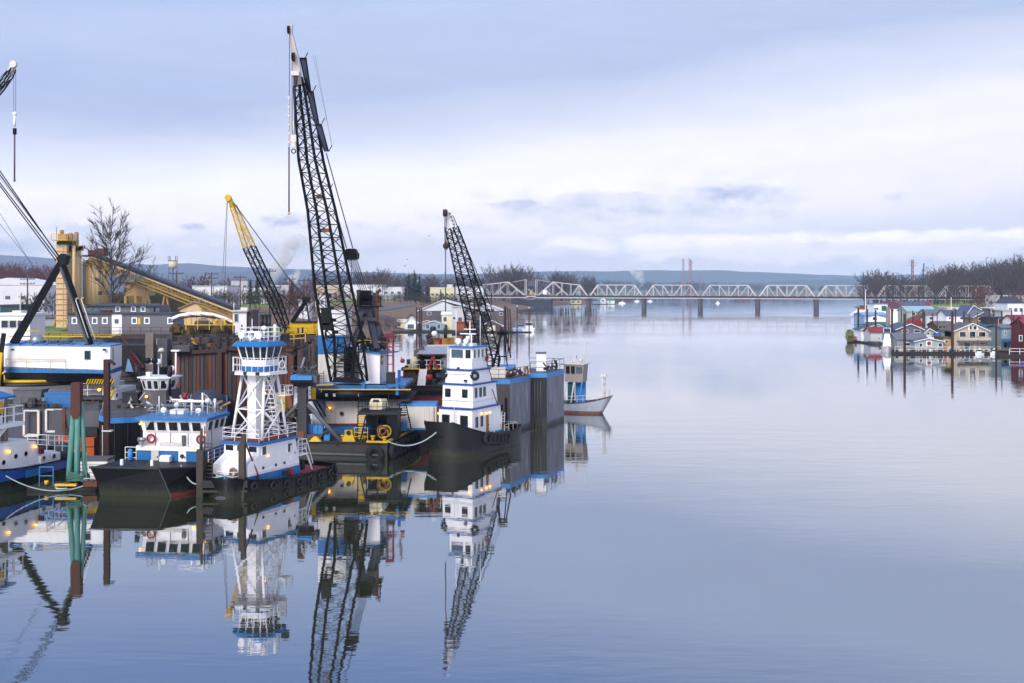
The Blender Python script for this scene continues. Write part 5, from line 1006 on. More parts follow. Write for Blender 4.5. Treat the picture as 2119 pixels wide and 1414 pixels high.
# houses on the turntable
part('left_house', b2(M(), 658, 713, 733, 791, 109, 113), OFFW, BC, w=True); part('left_house_blue', b2(M(), 657.6, 713.5, 694, 733, 108.95, 113.05), BLUE, BC, w=True); part('left_house_top', b2(M(), 658, 716, 643, 694, 109, 113), WHITE, BC, w=True)
part('ladder_cage', M().ladder(at(664, 794, 108.6), at(664, 768, 108.6), .6, (1, 0, 0), 5).rail([at(657, 794, 108.4), at(657, 780, 108.4)], 1.6, 2, 1), RUST, BC, w=True)
part('middle_house', b2(M(), 700, 745, 725, 795, 110, 113), OFFW, BC, w=True)
m = M().loft([[at(744, 794, 107), at(786, 794, 107), at(800, 790, 111), at(760, 790, 111)], [at(744, 727, 107), at(786, 733, 107), at(800, 729, 111), at(760, 723, 111)]]); part('right_house', m, WHITE, BC, w=True)
m = M().loft([[at(742, 727.5, 106.8), at(787, 733.5, 106.8), at(826, 729, 111.5), at(760, 722, 111.5)], [at(742, 725, 106.8), at(787, 731, 106.8), at(826, 727, 111.5), at(760, 720, 111.5)]]); part('right_roof', m, BLUE, BC, w=True)
part('window_slot', M().add([at(789, 755, 107.6), at(794, 755, 109), at(794, 736, 109), at(789, 736.5, 107.6)], [(0, 1, 2, 3)]), GLASS, BC, w=True)
part('right_railing', M().rail([at(827, 727, 111), at(832, 727, 108), at(800, 731, 107)], 1.6, 3, 1.5, .03), MAROON, BC, w=True)
m = M(); [m.bar(at(px, 697, Y), at(px, 790, Y), .08) for px, Y in ((801, 107), (813, 107), (803, 108), (815, 108))]; [m.bar(at(801, y, 107), at(813, y, 107), .08) for y in (700, 718, 736, 754, 772)]; m.cbox(at(807, 695, 107.5), .8, .8, .5); part('red_ladder_tower', m, MAROON, BC, w=True); part('red_ladder_edge', M().bar(at(812, 699, 106.9), at(813, 788, 106.9), .09), RED, BC, w=True)
part('dark_cabinet', b2(M(), 799, 815, 772, 796, 106.6, 108), DARK, BC, w=True); part('blue_arch', M().box(wx(823, 107), 106.9, wz(794, 107), wx(829, 107), 107.2, wz(766, 107)), DBLUE, BC, w=True)
part('roof_yellow_rail', M().path([at(738, 706, 108), at(757, 704, 108), at(787, 708, 108), at(830, 711, 111), at(830, 726, 111)], .05), YEL, BC, w=True)
part('signal_arm', M().bar(at(830, 738, 108), at(833, 746, 108), .06).ball(at(833, 747, 108), .25, 8), RED, BC, w=True)
rj = random.Random(8); m = M()
for k in range(60): p = at(rj.uniform(745, 800), rj.uniform(700, 727), rj.uniform(108, 112)); m.tube(p, p + V((rj.uniform(-.6, .6), rj.uniform(-.5, .5), rj.uniform(-.6, .6))), rj.uniform(.05, .2), n=5)
part('winch_gear', m, DARK, BC, w=True, stuff=True)
# boom
def sec(pxl, pxr, py, Y, dpx=12, dy=1.4):
    a, b = at(pxl, py, Y), at(pxr, py, Y); d = V((dpx * Y / FPX, dy, 0)) / 2; return ((a + b) / 2 + d, (b - a) / 2, d)
B_ = [sec(685, 752, 790, 105, 6, .8), sec(669, 728, 700, 104.6, 18), sec(652, 706, 600, 104.2, 18), sec(637, 677, 436, 103.6, 13), sec(618, 652, 330, 103.2, 12), sec(613, 641, 256, 102.9, 10), sec(609, 630, 185, 102.6, 7, 1), sec(612, 624, 160, 102.5, 5, .6)]
lattice(BC, B_, BOOM, BOOM, .15, .05, 24)
m = M(); a, b = at(600, 54, 101.8), at(618, 190, 102.6)
m.loft([[at(px, py, Y) for px, py, Y in q] for q in ([(607, 178, 102.2), (624, 174, 102.2), (626, 174, 103.2), (609, 178, 103.2)], [(604, 130, 102.0), (619, 126, 102.0), (621, 126, 103), (606, 130, 103)], [(596, 70, 101.6), (604, 68, 101.6), (606, 68, 102.6), (598, 70, 102.6)], [(593, 52, 101.5), (605, 51, 101.5), (607, 51, 102.6), (595, 52, 102.6)])]); part('boom_head', m, CREAM if False else mat('pale_boom_head', (206, 194, 190), .6, .12, 1, 1), BC, w=True)
m = M()
for px, py in ((598, 62), (607, 118)): [m.disc(at(px + k * 1.2 - 1.2, py, 101.7), (1, 0, 0), .42, .14, 12) for k in range(3)]
part('boom_sheaves', m, RUST3, BC, w=True, stuff=True)
part('hook_frame', b2(M(), 602.5, 618, 147, 156, 101.4, 102.4), OFFW, BC, w=True)
part('upper_block', b2(M(), 607, 613, 157, 178, 101.2, 101.8), RUST3, BC, w=True)
m = M()
for k in range(5):
    f0, f1 = k / 5, (k + 1) / 5 - .01; 
for (x0, y0, x1, y1) in [(621, 121, 635, 188), (635.5, 190, 652, 256), (652.5, 258, 672, 314)]:
    o = part('catwalk_panel', M().hexa([at(x0, y0, 103.2), at(x0 + 12.5, y0, 103.8), at(x0 + 12.5, y0, 104.0), at(x0, y0, 103.4), at(x1, y1, 103.6), at(x1 + 8, y1, 104.2), at(x1 + 8, y1, 104.4), at(x1, y1, 103.8)]), mat('catwalk_mesh', (92, 98, 124), .6), BC, w=True)
    part('panel_edge', M().bar(at(x0, y0, 103.15), at(x0 + 12.5, y0, 103.75), .14).bar(at(x0, y0, 103.15), at(x1, y1, 103.55), .1).bar(at(x0 + 12.5, y0, 103.75), at(x1 + 8, y1, 104.1), .1), BOOM, o, w=True)
for x0, y0 in [(631, 121), (648, 189), (666, 256), (681, 313), (683, 392), (690, 448), (697, 497), (707, 565)]: part('outrigger_arm', M().tube(at(x0, y0, 104), at(x0 + 6, y0 - 12, 104), .05, n=4), BOOM, BC, w=True)
cables(BC, [(at(648, 115, 104), at(688, 305, 104.5)), (at(652, 115, 104), at(686, 300, 104.5))], .012)
# pendants, gantry
cables(BC, [(at(675, 317, 103.6), at(730, 514, 108)), (at(679, 380, 103.8), at(717, 514, 107.6))], .055, BOOM, 'pendant')
m = M().prismy([(wx(714, 107.5), wz(520, 107.5)), (wx(718, 107.5), wz(515, 107.5)), (wx(735, 107.5), wz(515, 107.5)), (wx(741, 107.5), wz(526, 107.5)), (wx(740, 107.5), wz(536, 107.5)), (wx(718, 107.5), wz(537, 107.5))][::-1], 107.2, 108.6); part('bridle_block', m, BOOM, BC, w=True)
for k in range(6): part('block_sheave', M().disc(at(720 + 3.4 * k, 533, 107.5), (1, 0, 0), .3, .1, 10), GREYST, BC, w=True)
for k in range(9): part('hoist_rope', M().tube(at(720 + 2.4 * k, 537, 107.8), at(745 + 1.8 * k + (k % 2) * 2, 604, 110.5), .028, n=4), CABLE, BC, w=True)
for px in (717, 727): part('short_rope', M().tube(at(px, 537, 107.6), at(px, 572 + (px - 717), 107.6), .04, n=4), CABLE, BC, w=True)
GST = mat('gantry_steel', (72, 72, 82), .55, .2)
for (a, b, w) in [((752, 640, 110), (733, 716, 108), .5), ((762, 640, 110), (779, 724, 107.6), .55), ((768, 638, 110), (791, 700, 112), .4), ((757, 640, 110.4), (714, 792, 112), .3), ((742, 660, 108.6), (779, 661, 108.6), .35), ((733, 716, 108), (728, 792, 107.6), .3), ((742, 672, 108.4), (778, 745, 108), .18), ((742, 600, 110), (746, 640, 110), .4), ((776, 606, 110), (770, 640, 110), .4)]:
    part('gantry_leg', M().bar(at(*a), at(*b), w), GST if w > .3 else BOOM, BC, w=True)
part('gantry_head', M().prismy([(wx(743, 110), wz(634, 110)), (wx(741, 110), wz(646, 110)), (wx(750, 110), wz(650, 110)), (wx(768, 110), wz(648, 110)), (wx(776, 110), wz(634, 110))], 109.6, 110.8), GST, BC, w=True)
m = M(); [m.disc(at(757 + k * 3, 613, 110), (1, 0, 0), .62, .2, 12) for k in range(-3, 4)]; m.cbox(at(758, 622, 110.2), 1.3, 1, 1.0); part('gantry_sheaves', m, BOOM, BC, w=True, stuff=True)
part('gantry_platform', M().box(wx(736, 110), 109.2, wz(635.5, 110), wx(790, 110), 111.5, wz(633, 110)).rail([(wx(739, 110), 109.3, wz(633, 110)), (wx(788, 110), 109.3, wz(633, 110))], .9, 2, .6).path([at(740, 633, 109.2), at(740, 614, 109.2), at(747, 614, 109.2)], .06).path([at(787, 633, 109.2), at(788, 614, 109.2), at(784, 614, 109.2)], .06), BOOM, BC, w=True)
part('exhaust_pipe', M().path([at(780, 720, 109.5), at(780, 607, 109.5), at(783, 602, 109.5), at(788, 601, 109.5)], .2, 9), RUST, BC, w=True); part('exhaust_silencer', M().tube(at(780, 722, 109.5), at(780, 674, 109.5), .38, n=12), MIDG, BC, w=True)
part('counterweight_drum', M().tube(at(722, 770, 109), at(722, 718, 109), .55, .5, 12), BOOM, BC, w=True)
part('load_block', M().cbox(at(675, 655, 104), .9, .7, 1.7).cbox(at(678, 676, 104), .95, .7, .7), BOOM, BC, w=True); part('load_hook', M().torus(at(682, 690, 104), (0, 1, 0), .4, .12, 14, 6), BOOM, BC, w=True)
m = M(); [m.tube(at(x0, 700, 108), at(x1, 790, 109), .09, n=4) for x0, x1 in ((700, 690), (726, 712), (740, 748), (712, 735))]; [m.bar(at(690, y, 108.5), at(746, y + 4, 108.5), .1) for y in (738, 752, 768, 781)]; part('front_railing', m, BOOM, BC, w=True, stuff=True)
part('boom_foot_beam', M().bar(at(690, 786, 105), at(748, 789, 105), .4), BOOM, BC, w=True)
# lines on the head: hook ropes, white chain-like falls
cables(BC, [(at(599, 68, 101.5), at(598, 440, 101.3)), (at(604.5, 128, 101.5), at(604.5, 290, 101.4)), (at(609, 178, 101.5), at(609, 290, 101.4))], .035, CABLE, 'hoist_rope')
part('pile_lead', M().tube(at(598, 305, 101.3), at(598, 441, 101.3), .075, n=8), mat('dull_mauve_rod', (110, 92, 110), .6), BC, w=True); part('lead_tip', M().ball(at(598, 442, 101.3), .14), YEL, BC, w=True)
m = M()
for k in range(11): m.torus(at(598, 202 + 9 * k, 101.3), (1 if k % 2 else 0, 0 if k % 2 else 1, 0), .1, .06, 8, 4); m.tube(at(598, 202 + 9 * k, 101.3), at(598, 209 + 9 * k, 101.3), .09, n=6)
part('chain_fall', m, OFFW, BC, w=True); part('hook_block', M().cbox(at(607.5, 287, 101.4), .5, .3, .7).cbox(at(607.5, 300, 101.4), .3, .25, .5).tube(at(607, 250, 101.4), at(607.5, 280, 101.4), .08), OFFW, BC, w=True); part('hook', M().torus(at(607.5, 313, 101.4), (0, 1, 0), .2, .06, 10, 5), RUST, BC, w=True)
for px, py in ((663, 407), (675, 477)): part('boom_winch', M().cbox(at(px, py, 104), .7, .3, .35).tube(at(px - 12, py - 2, 104), at(px, py - 2, 104), .07, n=5), RUST2, BC, w=True)
lamp(BC, BC.location * 0 + V((0, 0, 0)), .01) if False else None
solo('work_light', M().ball(at(682, 845, 106.1), .12), LAMP, 'lit warm work light on the white crane tub', 'lamp', (0, 0, 0))
# stair left of tub
SR = thing('steel_stair', 'black steel stair running down the left side of the white crane tub', 'stair', tuple(at(660, 870, 106)))
part('stringer', M().bar(at(648, 831, 105.6), at(672, 872, 105.6), .14), BLACK, SR, w=True); part('stringer', M().bar(at(655, 829, 105.6), at(674, 862, 105.6), .14), BLACK, SR, w=True)
for k in range(9): part('tread', M().bar(at(649 + 2.5 * k, 833 + 4.4 * k, 105.6), at(656 + 2.1 * k, 832 + 3.8 * k, 105.6), .09), BLACK, SR, w=True)
part('handrail', M().bar(at(665, 831, 105.4), at(688, 853, 105.4), .06), BLACK, SR, w=True)
# spud column
SC = thing('spud_column', 'dark steel column with blue capped platform and two diagonal braces on the barge', 'column', (wx(626, 102), 102, zdk))
SG = mat('column_steel', (70, 68, 72), .6, .25, .6, 1, (120, 66, 46), .3)
part('column', b2(M(), 617, 634, 795, 912, 101.6, 102.6), SG, SC, w=True); part('column_foot', b2(M(), 616.5, 628, 893, 911, 101.5, 101.6), RUST2, SC, w=True)
part('cap_head', M().loft([[at(617, 800, 101.4), at(635, 800, 101.4), at(635, 800, 102.8), at(617, 800, 102.8)], [at(603, 793, 101), at(650, 793, 101), at(650, 793, 103.4), at(603, 793, 103.4)], [at(602, 789, 101), at(650, 789, 101), at(650, 789, 103.4), at(602, 789, 103.4)]]), DARK, SC, w=True)
part('blue_cap', b2(M(), 601, 645, 778, 787, 100.9, 103), LBLUE, SC, w=True); part('cap_skirt', b2(M(), 601, 644, 787, 793, 100.95, 103), BLACK, SC, w=True); part('cap_side', b2(M(), 644, 655, 778, 793, 101.2, 103), GREYST, SC, w=True)
part('brace', M().tube(at(637, 838, 101.8), at(706, 914, 100.8), .2, n=8), GREYST, SC, w=True); part('brace', M().tube(at(617, 837, 101.8), at(580, 876, 103), .18, n=8), GREYST, SC, w=True)
part('brace_gusset', M().bar(at(640, 792, 101.5), at(634, 806, 101.5), .15), SG, SC, w=True); m = M()
for k in range(34): p = at(rj.uniform(605, 652), rj.uniform(760, 776), rj.uniform(101.3, 102.8)); m.tube(p, p + V((rj.uniform(-.5, .5), rj.uniform(-.4, .4), rj.uniform(-.4, .4))), rj.uniform(.04, .12), n=5)
part('engine_pipes', m, GREYST, SC, w=True, stuff=True); part('cap_railing', M().rail([at(604, 778, 101), at(648, 778, 101)], .9, 2, .7, .022), MIDG, SC, w=True)
part('cap_mast', M().bar(at(623, 762, 102), at(630, 740, 102), .16), SILVER, SC, w=True)
steel_pile(623, 724, 770, 103.5, 15, 'thick dark red brown pile top behind the blue cap', RUST3); 
for k in range(3): solo('blue_crate', b2(M(), 637 + 10.5 * k, 646.5 + 10.5 * k, 881, 898, 102.5, 103.4), LBLUE, ['leftmost of three blue crates beside the column', 'middle of three blue crates beside the column', 'rightmost of three blue crates beside the column'][k], 'crate', tuple(at(642 + 10.5 * k, 898, 103)), group='blue crates by the column', w=True)
solo('blue_chest', b2(M(), 670, 682, 902, 913, 101.4, 102.2), LBLUE, 'small blue chest left of the yellow fairlead', 'chest', tuple(at(676, 913, 102)), w=True)
solo('scrap_bin', M().prismy([(wx(635, 102), wz(898, 102)), (wx(637, 102), wz(912, 102)), (wx(662, 102), wz(912, 102)), (wx(668, 102), wz(900, 102))], 101.7, 103), MIDG, 'grey steel scrap bin beside the blue crates', 'bin', tuple(at(650, 912, 102)), w=True)
m = M()
for k in range(40): p = at(rj.uniform(650, 735), rj.uniform(893, 910), rj.uniform(102, 105)); m.tube(p, p + V((rj.uniform(-.7, .7), rj.uniform(-.5, .5), rj.uniform(-.15, .3))), rj.uniform(.04, .13), n=5)
pj = part('chain_heap', m, GREYST, CB, w=True, stuff=True)
# yellow engine box behind the tower
YE = thing('engine_box', 'yellow diesel engine box with orange crane arm beside the column', 'engine', tuple(at(583, 852, 106)))
part('housing', b2(M(), 568, 590, 815, 852, 106, 108), YEL, YE, w=True); part('louvre', b2(M(), 570, 588, 833, 835, 105.95, 106), MIDG, YE, w=True); part('red_plate', b2(M(), 579, 583, 818, 822, 105.94, 106), RED, YE, w=True)
part('orange_arm', M().bar(at(596, 805, 106), at(602, 842, 106), .45).bar(at(590, 800, 106), at(606, 812, 106), .4), RUST2, YE, w=True); part('red_lamp', b2(M(), 591, 598, 801, 807, 105.6, 105.9), RED, YE, w=True)
WB = thing('work_barge', 'low grey work barge behind the tower tug loaded with machinery', 'barge', (0, 0, 0)); part('hull', M().prism([(wx(560, 105), 105), (wx(645, 103), 103), (wx(645, 118), 118), (wx(540, 118), 118)], -1, wz(900, 105)), MIDG, WB, w=True)
m = M()
for k in range(60): p = at(rj.uniform(565, 640), rj.uniform(850, 900), rj.uniform(105, 109)); m.cbox(p, rj.uniform(.2, 1.2), rj.uniform(.2, .8), rj.uniform(.15, .9), rj.uniform(0, 3))
part('deck_machinery', m, JUNK, WB, w=True, stuff=True)

# ---- rust coloured barges stacked behind
RBG = thing('rusty_barge', 'tall rust streaked sheet steel barge side with grey brown panels', 'barge', (0, 0, 0))
def panels(t, px0, px1, pt0, pt1, pb, Y0, Y1, n, mats_, seed, rib=True):
    rn = random.Random(seed)
    for k in range(n):
        f0, f1 = k / n, (k + 1) / n; a = px0 + (px1 - px0) * f0; b = px0 + (px1 - px0) * f1 - .5; Ya, Yb_ = Y0 + (Y1 - Y0) * f0, Y0 + (Y1 - Y0) * f1; ta, tb = pt0 + (pt1 - pt0) * f0, pt0 + (pt1 - pt0) * f1
        m = M().hexa([at(a, pb, Ya), at(b, pb, Yb_), at(b, pb, Yb_) + V((0, 1.5, 0)), at(a, pb, Ya) + V((0, 1.5, 0)), at(a, ta, Ya), at(b, tb, Yb_), at(b, tb, Yb_) + V((0, 1.5, 0)), at(a, ta, Ya) + V((0, 1.5, 0))]); part('panel', m, rn.choice(mats_), t, w=True)
        if rib: part('rib', M().bar(at(b + .2, pb, Yb_ - .05), at(b + .2, tb, Yb_ - .05), .09), rn.choice([RUST, RUST3]), t, w=True)
panels(RBG, 357, 470, 732, 726, 905, 118, 116, 14, [RUST, RUST, RUST2, RUST3, RUST4], 3); panels(RBG, 470, 594, 722, 733, 905, 116, 117, 14, [RUST3, RUST4, RUST, RUST], 4)
part('top_flange', M().bar(at(357, 731, 117.8), at(470, 725, 115.8), .4).bar(at(470, 721, 115.8), at(594, 733, 116.8), .35), RUST3, RBG, w=True); part('corner_post', M().bar(at(603, 736, 116.5), at(600, 905, 116.5), .55).bar(at(560, 734, 116.5), at(604, 736, 116.5), .3), RUST, RBG, w=True)
part('vertical_beam', M().bar(at(455, 730, 115.7), at(455, 905, 115.5), .5), RUST3, RBG, w=True)
RB2 = thing('scrap_barge', 'dark brown barge with an open deck behind the rusty barge side', 'barge', (0, 0, 0))
panels(RB2, 330, 470, 697, 690, 740, 150, 146, 12, [RUST3, RUST4, RUST3], 5, False); panels(RB2, 560, 660, 703, 700, 800, 125, 124, 9, [RUST3, RUST4, MIDG], 6, True); panels(RB2, 470, 660, 694, 697, 740, 146, 142, 12, [RUST3, RUST4], 7, False)
part('deck_slab', M().add([at(330, 700, 150), at(660, 700, 142), at(600, 745, 118), at(350, 745, 118)], [(0, 1, 2, 3)]), RUST3, RB2, w=True)
for px in (417, 452, 385): part('stanchion', M().bar(at(px, 735, 130), at(px, 698, 130), .6), RUST3, RB2, w=True)
part('yellow_stair_rail', M().bar(at(396, 700, 128), at(416, 716, 128), .16).bar(at(396, 705, 128), at(416, 721, 128), .16).bar(at(405, 706, 128), at(405, 714, 128), .12), YEL, RB2, w=True)
m = M()
for k in range(150): p = at(rj.uniform(360, 660), rj.uniform(700, 728), rj.uniform(122, 140)); m.cbox(p, rj.uniform(.15, 1.1), rj.uniform(.2, .9), rj.uniform(.15, .8), rj.uniform(0, 3))
part('deck_scrap', m, JUNK, RB2, w=True, stuff=True)
m = M()
for k in range(34): px, Y = rj.uniform(356, 662), rj.uniform(124, 146); y0 = rj.uniform(672, 702); m.tube(at(px, 722, Y), at(px + rj.uniform(-2, 2), y0, Y), rj.uniform(.04, .14), n=5)
for k in range(12): a, b = at(rj.uniform(356, 500), rj.uniform(680, 705), 134), at(rj.uniform(500, 660), rj.uniform(680, 705), 130); m.sag(a, b, .8, .03, 6)
part('masts_and_cables', m, DARK, RB2, w=True, stuff=True)
m = M()
for k in range(40): p = at(rj.uniform(360, 655), rj.uniform(702, 726), rj.uniform(122, 138)); m.cbox(p, rj.uniform(.2, .9), rj.uniform(.2, .7), rj.uniform(.1, .5), rj.uniform(0, 3))
part('rusty_scrap', m, RUST2, RB2, w=True, stuff=True)
part('deck_railing', M().rail([at(357, 728, 117), at(470, 722, 115.5)], 1.1, 3, 1.6, .03), RUST3, RB2, w=True); part('yellow_frame', M().rail([at(585, 712, 123), at(632, 708, 123)], 1.0, 2, 1.5, .06), YEL, RB2, w=True)
part('hanging_pipes', M().bar(at(648, 706, 120), at(648, 760, 120), .3).bar(at(655, 703, 121), at(655, 770, 121), .4).bar(at(640, 712, 121), at(640, 748, 121), .2), JUNK, RB2, w=True, stuff=True)
# ---- left floating crane house
LC = thing('derrick_crane', 'long white and blue crane house with black A frame legs at the left', 'crane', (wx(120, 111), 111, 3))
def P4(px, py, Y): return at(px, py, Y)
Hc = lambda a, b, y0, y1: [P4(8, y0[0], 110), P4(226, y0[1], 109), P4(252, y0[2], 113.5), P4(34, y0[3], 114.5)]
def slab4(m, t0, t1, t2, b0, b1, b2_):   # top and bottom pixel rows at the three seen corners
    bot = [P4(8, b0, 110), P4(228, b1, 109), P4(252, b2_, 113.2)]; topp = [P4(8, t0, 110), P4(228, t1, 109), P4(252, t2, 113.2)]
    bot.append(bot[0] + bot[2] - bot[1]); topp.append(topp[0] + topp[2] - topp[1]); return m.loft([bot, topp])
part('house_wall', slab4(M(), 715, 717, 714, 763, 768, 759), WHITE, LC, w=True); part('blue_stripe', slab4(M(), 759, 766, 757, 771, 773.5, 766), BLUE, LC, w=True)
part('house_roof', M().loft([[P4(8, 715, 109.9), P4(228.5, 717.5, 108.9), P4(252.5, 712, 113.3), P4(34, 706, 114.6)], [P4(8, 713, 109.9), P4(228.5, 715.5, 108.9), P4(252.5, 710, 113.3), P4(34, 704, 114.6)]]), LBLUE, LC, w=True)
part('underside', M().loft([[P4(12, 789, 110.5), P4(222, 792, 109.6), P4(222, 792, 114), P4(12, 789, 114)], [P4(8, 771, 110.3), P4(227, 773, 109.3), P4(240, 770, 113), P4(20, 768, 114)]]), BLACK, LC, w=True)
m = M().hexa([P4(170, 792, 109.3), P4(177, 792, 109.3), P4(177, 792, 109.4), P4(170, 792, 109.4), P4(180, 784, 109.1), P4(235, 786, 109.1), P4(235, 786, 109.2), P4(180, 784, 109.2)])
for k in range(11): part('hazard_stripe', M().hexa([P4(177 + 5.3 * k, 795.5, 109), P4(179.8 + 5.3 * k, 795.5, 109), P4(179.8 + 5.3 * k, 795.5, 109.2), P4(177 + 5.3 * k, 795.5, 109.2), P4(181.5 + 5.3 * k, 784.5, 108.9), P4(184.3 + 5.3 * k, 784.5, 108.9), P4(184.3 + 5.3 * k, 784.5, 109.1), P4(181.5 + 5.3 * k, 784.5, 109.1)]), YEL, LC, w=True)
part('hazard_board', M().hexa([P4(176, 796, 109.25), P4(235, 796, 109.25), P4(235, 796, 109.5), P4(176, 796, 109.5), P4(178, 784, 109.2), P4(236, 784, 109.2), P4(236, 784, 109.5), P4(178, 784, 109.5)]), BLACK, LC, w=True)
m = M(); ctr = P4(75, 791, 114); n = 40
part('slewing_ring', ell(M(), ctr.x, ctr.y, 5.2, 4.6, wz(793, 109.5), wz(787.5, 109.5), 36), YEL, LC, w=True); part('ring_base', ell(M(), ctr.x, ctr.y, 5.6, 5.0, wz(800, 109.5), wz(794, 109.5), 36), DARK, LC, w=True)
part('corner_leg', M().hexa([P4(236, 800, 110), P4(244, 800, 112), P4(246, 800, 113), P4(238, 800, 113), P4(228, 774, 109.5), P4(252, 767, 113), P4(252, 767, 113.5), P4(230, 774, 113)]), WHITE, LC, w=True)
part('side_panel', M().add([P4(233, 757, 109.85), P4(235, 756, 110.1), P4(235, 720, 110.1), P4(233, 720, 109.85)], [(0, 1, 2, 3)]), GREYST, LC, w=True)
c = P4(181, 735, 109.15); window(LC, tuple(c - LC.location), (0, -1), .45, .75, MIDG, GLASS, fr=.07)
for px in (26, 216): part('floodlight', M().cbox(P4(px, 724, 108.8), .3, .2, .18), DARK, LC, w=True)
part('side_handrail', M().path([P4(12, 743, 109.6), P4(136, 745, 109.2)], .045).path([P4(12, 743, 109.6), P4(12, 766, 109.6)], .03).path([P4(135, 745, 109.2), P4(135, 766, 109.2)], .03).path([P4(104, 745, 109.3), P4(104, 766, 109.3)], .03).path([P4(55, 744, 109.4), P4(55, 765, 109.4)], .03), YEL, LC, w=True)
for x0 in (84, 112, 138): part('roof_hatch', M().cbox(P4(x0, 707, 112), .9, .7, .2), MIDG, LC, w=True)
part('roof_vent', M().lathe(P4(77, 711, 112), [(.75, 0), (.75, .4), (.6, .75), (.3, .9)], 12), SILVER, LC, w=True)
for k in range(7): part('roof_seam', M().bar(P4(40 + 27 * k, 713.5, 109.6), P4(62 + 27 * k, 703.5, 113.6), .07), DBLUE, LC, w=True)
part('roof_handrail', M().path([P4(18, 696, 112.5), P4(230, 697.5, 111), P4(243, 693, 113), P4(252, 692, 113.4)], .06).path([P4(50, 685, 114), P4(80, 685, 114), P4(88, 691, 114), P4(250, 694, 114)], .055).path([P4(110, 690, 113.5), P4(100, 702, 113)], .06), YEL, LC, w=True)
part('roof_railing', M().rail([P4(100, 710, 113), P4(250, 712, 113)], 1.0, 2, 1.4, .025), DARK, LC, w=True)
part('a_frame_leg', M().tube(P4(28, 712, 111), P4(132, 534, 113), .62, .48, n=4), BOOM, LC, w=True)
part('a_frame_leg', M().bar(P4(129, 545, 113), P4(187, 713, 110.4), .5), BOOM, LC, w=True); part('leg_facing', M().bar(P4(125, 553, 112.6), P4(181, 713, 110), .2), GREYST, LC, w=True)
part('a_frame_head', M().prismy([(wx(120, 113), wz(535, 113)), (wx(130, 113), wz(525, 113)), (wx(142, 113), wz(530, 113)), (wx(137, 113), wz(548, 113)), (wx(127, 113), wz(550, 113))][::-1], 112.5, 113.6), BOOM, LC, w=True)
part('leg_ladder', M().path([P4(157, 622, 110.8), P4(158, 618, 110.8), P4(162, 617, 110.8)], .05).tube(P4(157, 622, 110.8), P4(183, 700, 109.9), .05).path([P4(168, 620, 111), P4(170, 616, 111), P4(173, 617, 111)], .05).tube(P4(168, 620, 111), P4(197, 703, 110), .05), OFFW, LC, w=True)
cables(LC, [(P4(122, 530, 113), P4(-60, 280, 105)), (P4(118, 534, 113), P4(-60, 300, 105)), (P4(124, 535, 113.2), P4(-60, 267, 105.5)), (P4(116, 540, 113), P4(-60, 305, 105.6))], .06, BOOM, 'stay_cable')
cables(LC, [(P4(124, 532, 113), P4(-60, 290, 105)), (P4(90, 575, 113), P4(-60, 390, 108)), (P4(85, 580, 113), P4(-60, 345, 108)), (P4(118, 548, 113), P4(60, 648, 111)), (P4(110, 556, 113), P4(56, 660, 111))], .022, CABLE, 'light_cable')
part('left_leg_stub', M().bar(P4(-6, 790, 109), P4(8, 690, 109), .35).bar(P4(4, 700, 109), P4(4, 800, 109), .25), BOOM, LC, w=True)
part('boom_base_yellow', M().bar(P4(-4, 800, 108.5), P4(3, 730, 108.5), .3).bar(P4(2, 775, 108.6), P4(12, 768, 108.6), .15), YEL, LC, w=True)
# its barge deck below
LD2 = thing('derrick_barge', 'white and blue barge deckhouse under the left crane with yellow stairs', 'barge', (0, 0, 0))
part('deckhouse', b2(M(), -10, 215, 797, 855, 112, 118), WHITE, LD2, w=True); part('right_wall', b2(M(), 215, 243, 806, 872, 110.5, 116), WHITE, LD2, w=True)
part('upper_walk', M().box(wx(150, 110.5), 110, wz(826, 110.5), wx(215, 110.5), 112, wz(821, 110.5)), MIDG, LD2, w=True); part('walk_railing', M().rail([P4(150, 821, 110), P4(213, 818, 110)], 1.3, 2, 1.3, .05), WHITE2, LD2, w=True)
part('lower_wall', b2(M(), 165, 215, 826, 850, 111, 112), WHITE, LD2, w=True); part('hull', b2(M(), -10, 247, 858, 930, 110, 125), DARK, LD2, w=True); part('blue_strake', b2(M(), -10, 247, 850, 858, 109.95, 125), DBLUE, LD2, w=True)
part('deck_red', b2(M(), 165, 212, 859, 862, 108.5, 110), PINK, LD2, w=True); part('yellow_kerb', b2(M(), 165, 205, 865, 868, 107.5, 109), YEL, LD2, w=True)
part('stair_stringer', M().bar(P4(204, 855, 109.6), P4(232, 800, 109.6), .14), YEL, LD2, w=True); part('stair_stringer', M().bar(P4(214, 857, 109.4), P4(240, 803, 109.4), .12), YEL, LD2, w=True)
for k in range(9): part('tread', M().bar(P4(206 + 2.6 * k, 852 - 5.3 * k, 109.5), P4(216 + 2.5 * k, 853 - 5.3 * k, 109.3), .14), YEL, LD2, w=True)
part('hanging_hose', M().torus(P4(178, 836, 110.6), (0, 1, 0), .55, .06, 12, 4).torus(P4(184, 835, 110.6), (0, 1, 0), .4, .06, 12, 4), mat('green_hose', (70, 90, 70), .8), LD2, w=True)
part('red_valve', M().tube(P4(192, 850, 109.6), P4(192, 826, 109.6), .06).ball(P4(192, 835, 109.6), .22), RED, LD2, w=True); solo('work_light', M().ball(P4(205, 807, 109.8), .15), LAMP, 'lit orange lamp under the left crane above the stairs', 'lamp', (0, 0, 0))
part('yellow_locker', b2(M(), 236, 251, 846, 855, 104, 105), YEL, LD2, w=True); part('wall_vent', b2(M(), 240, 243, 815, 822, 110.4, 110.5), MIDG, LD2, w=True)
part('black_frames', M().rail([P4(60, 846, 108), P4(160, 846, 108)], 1.2, 2, 1.0), BLACK, LD2, w=True)
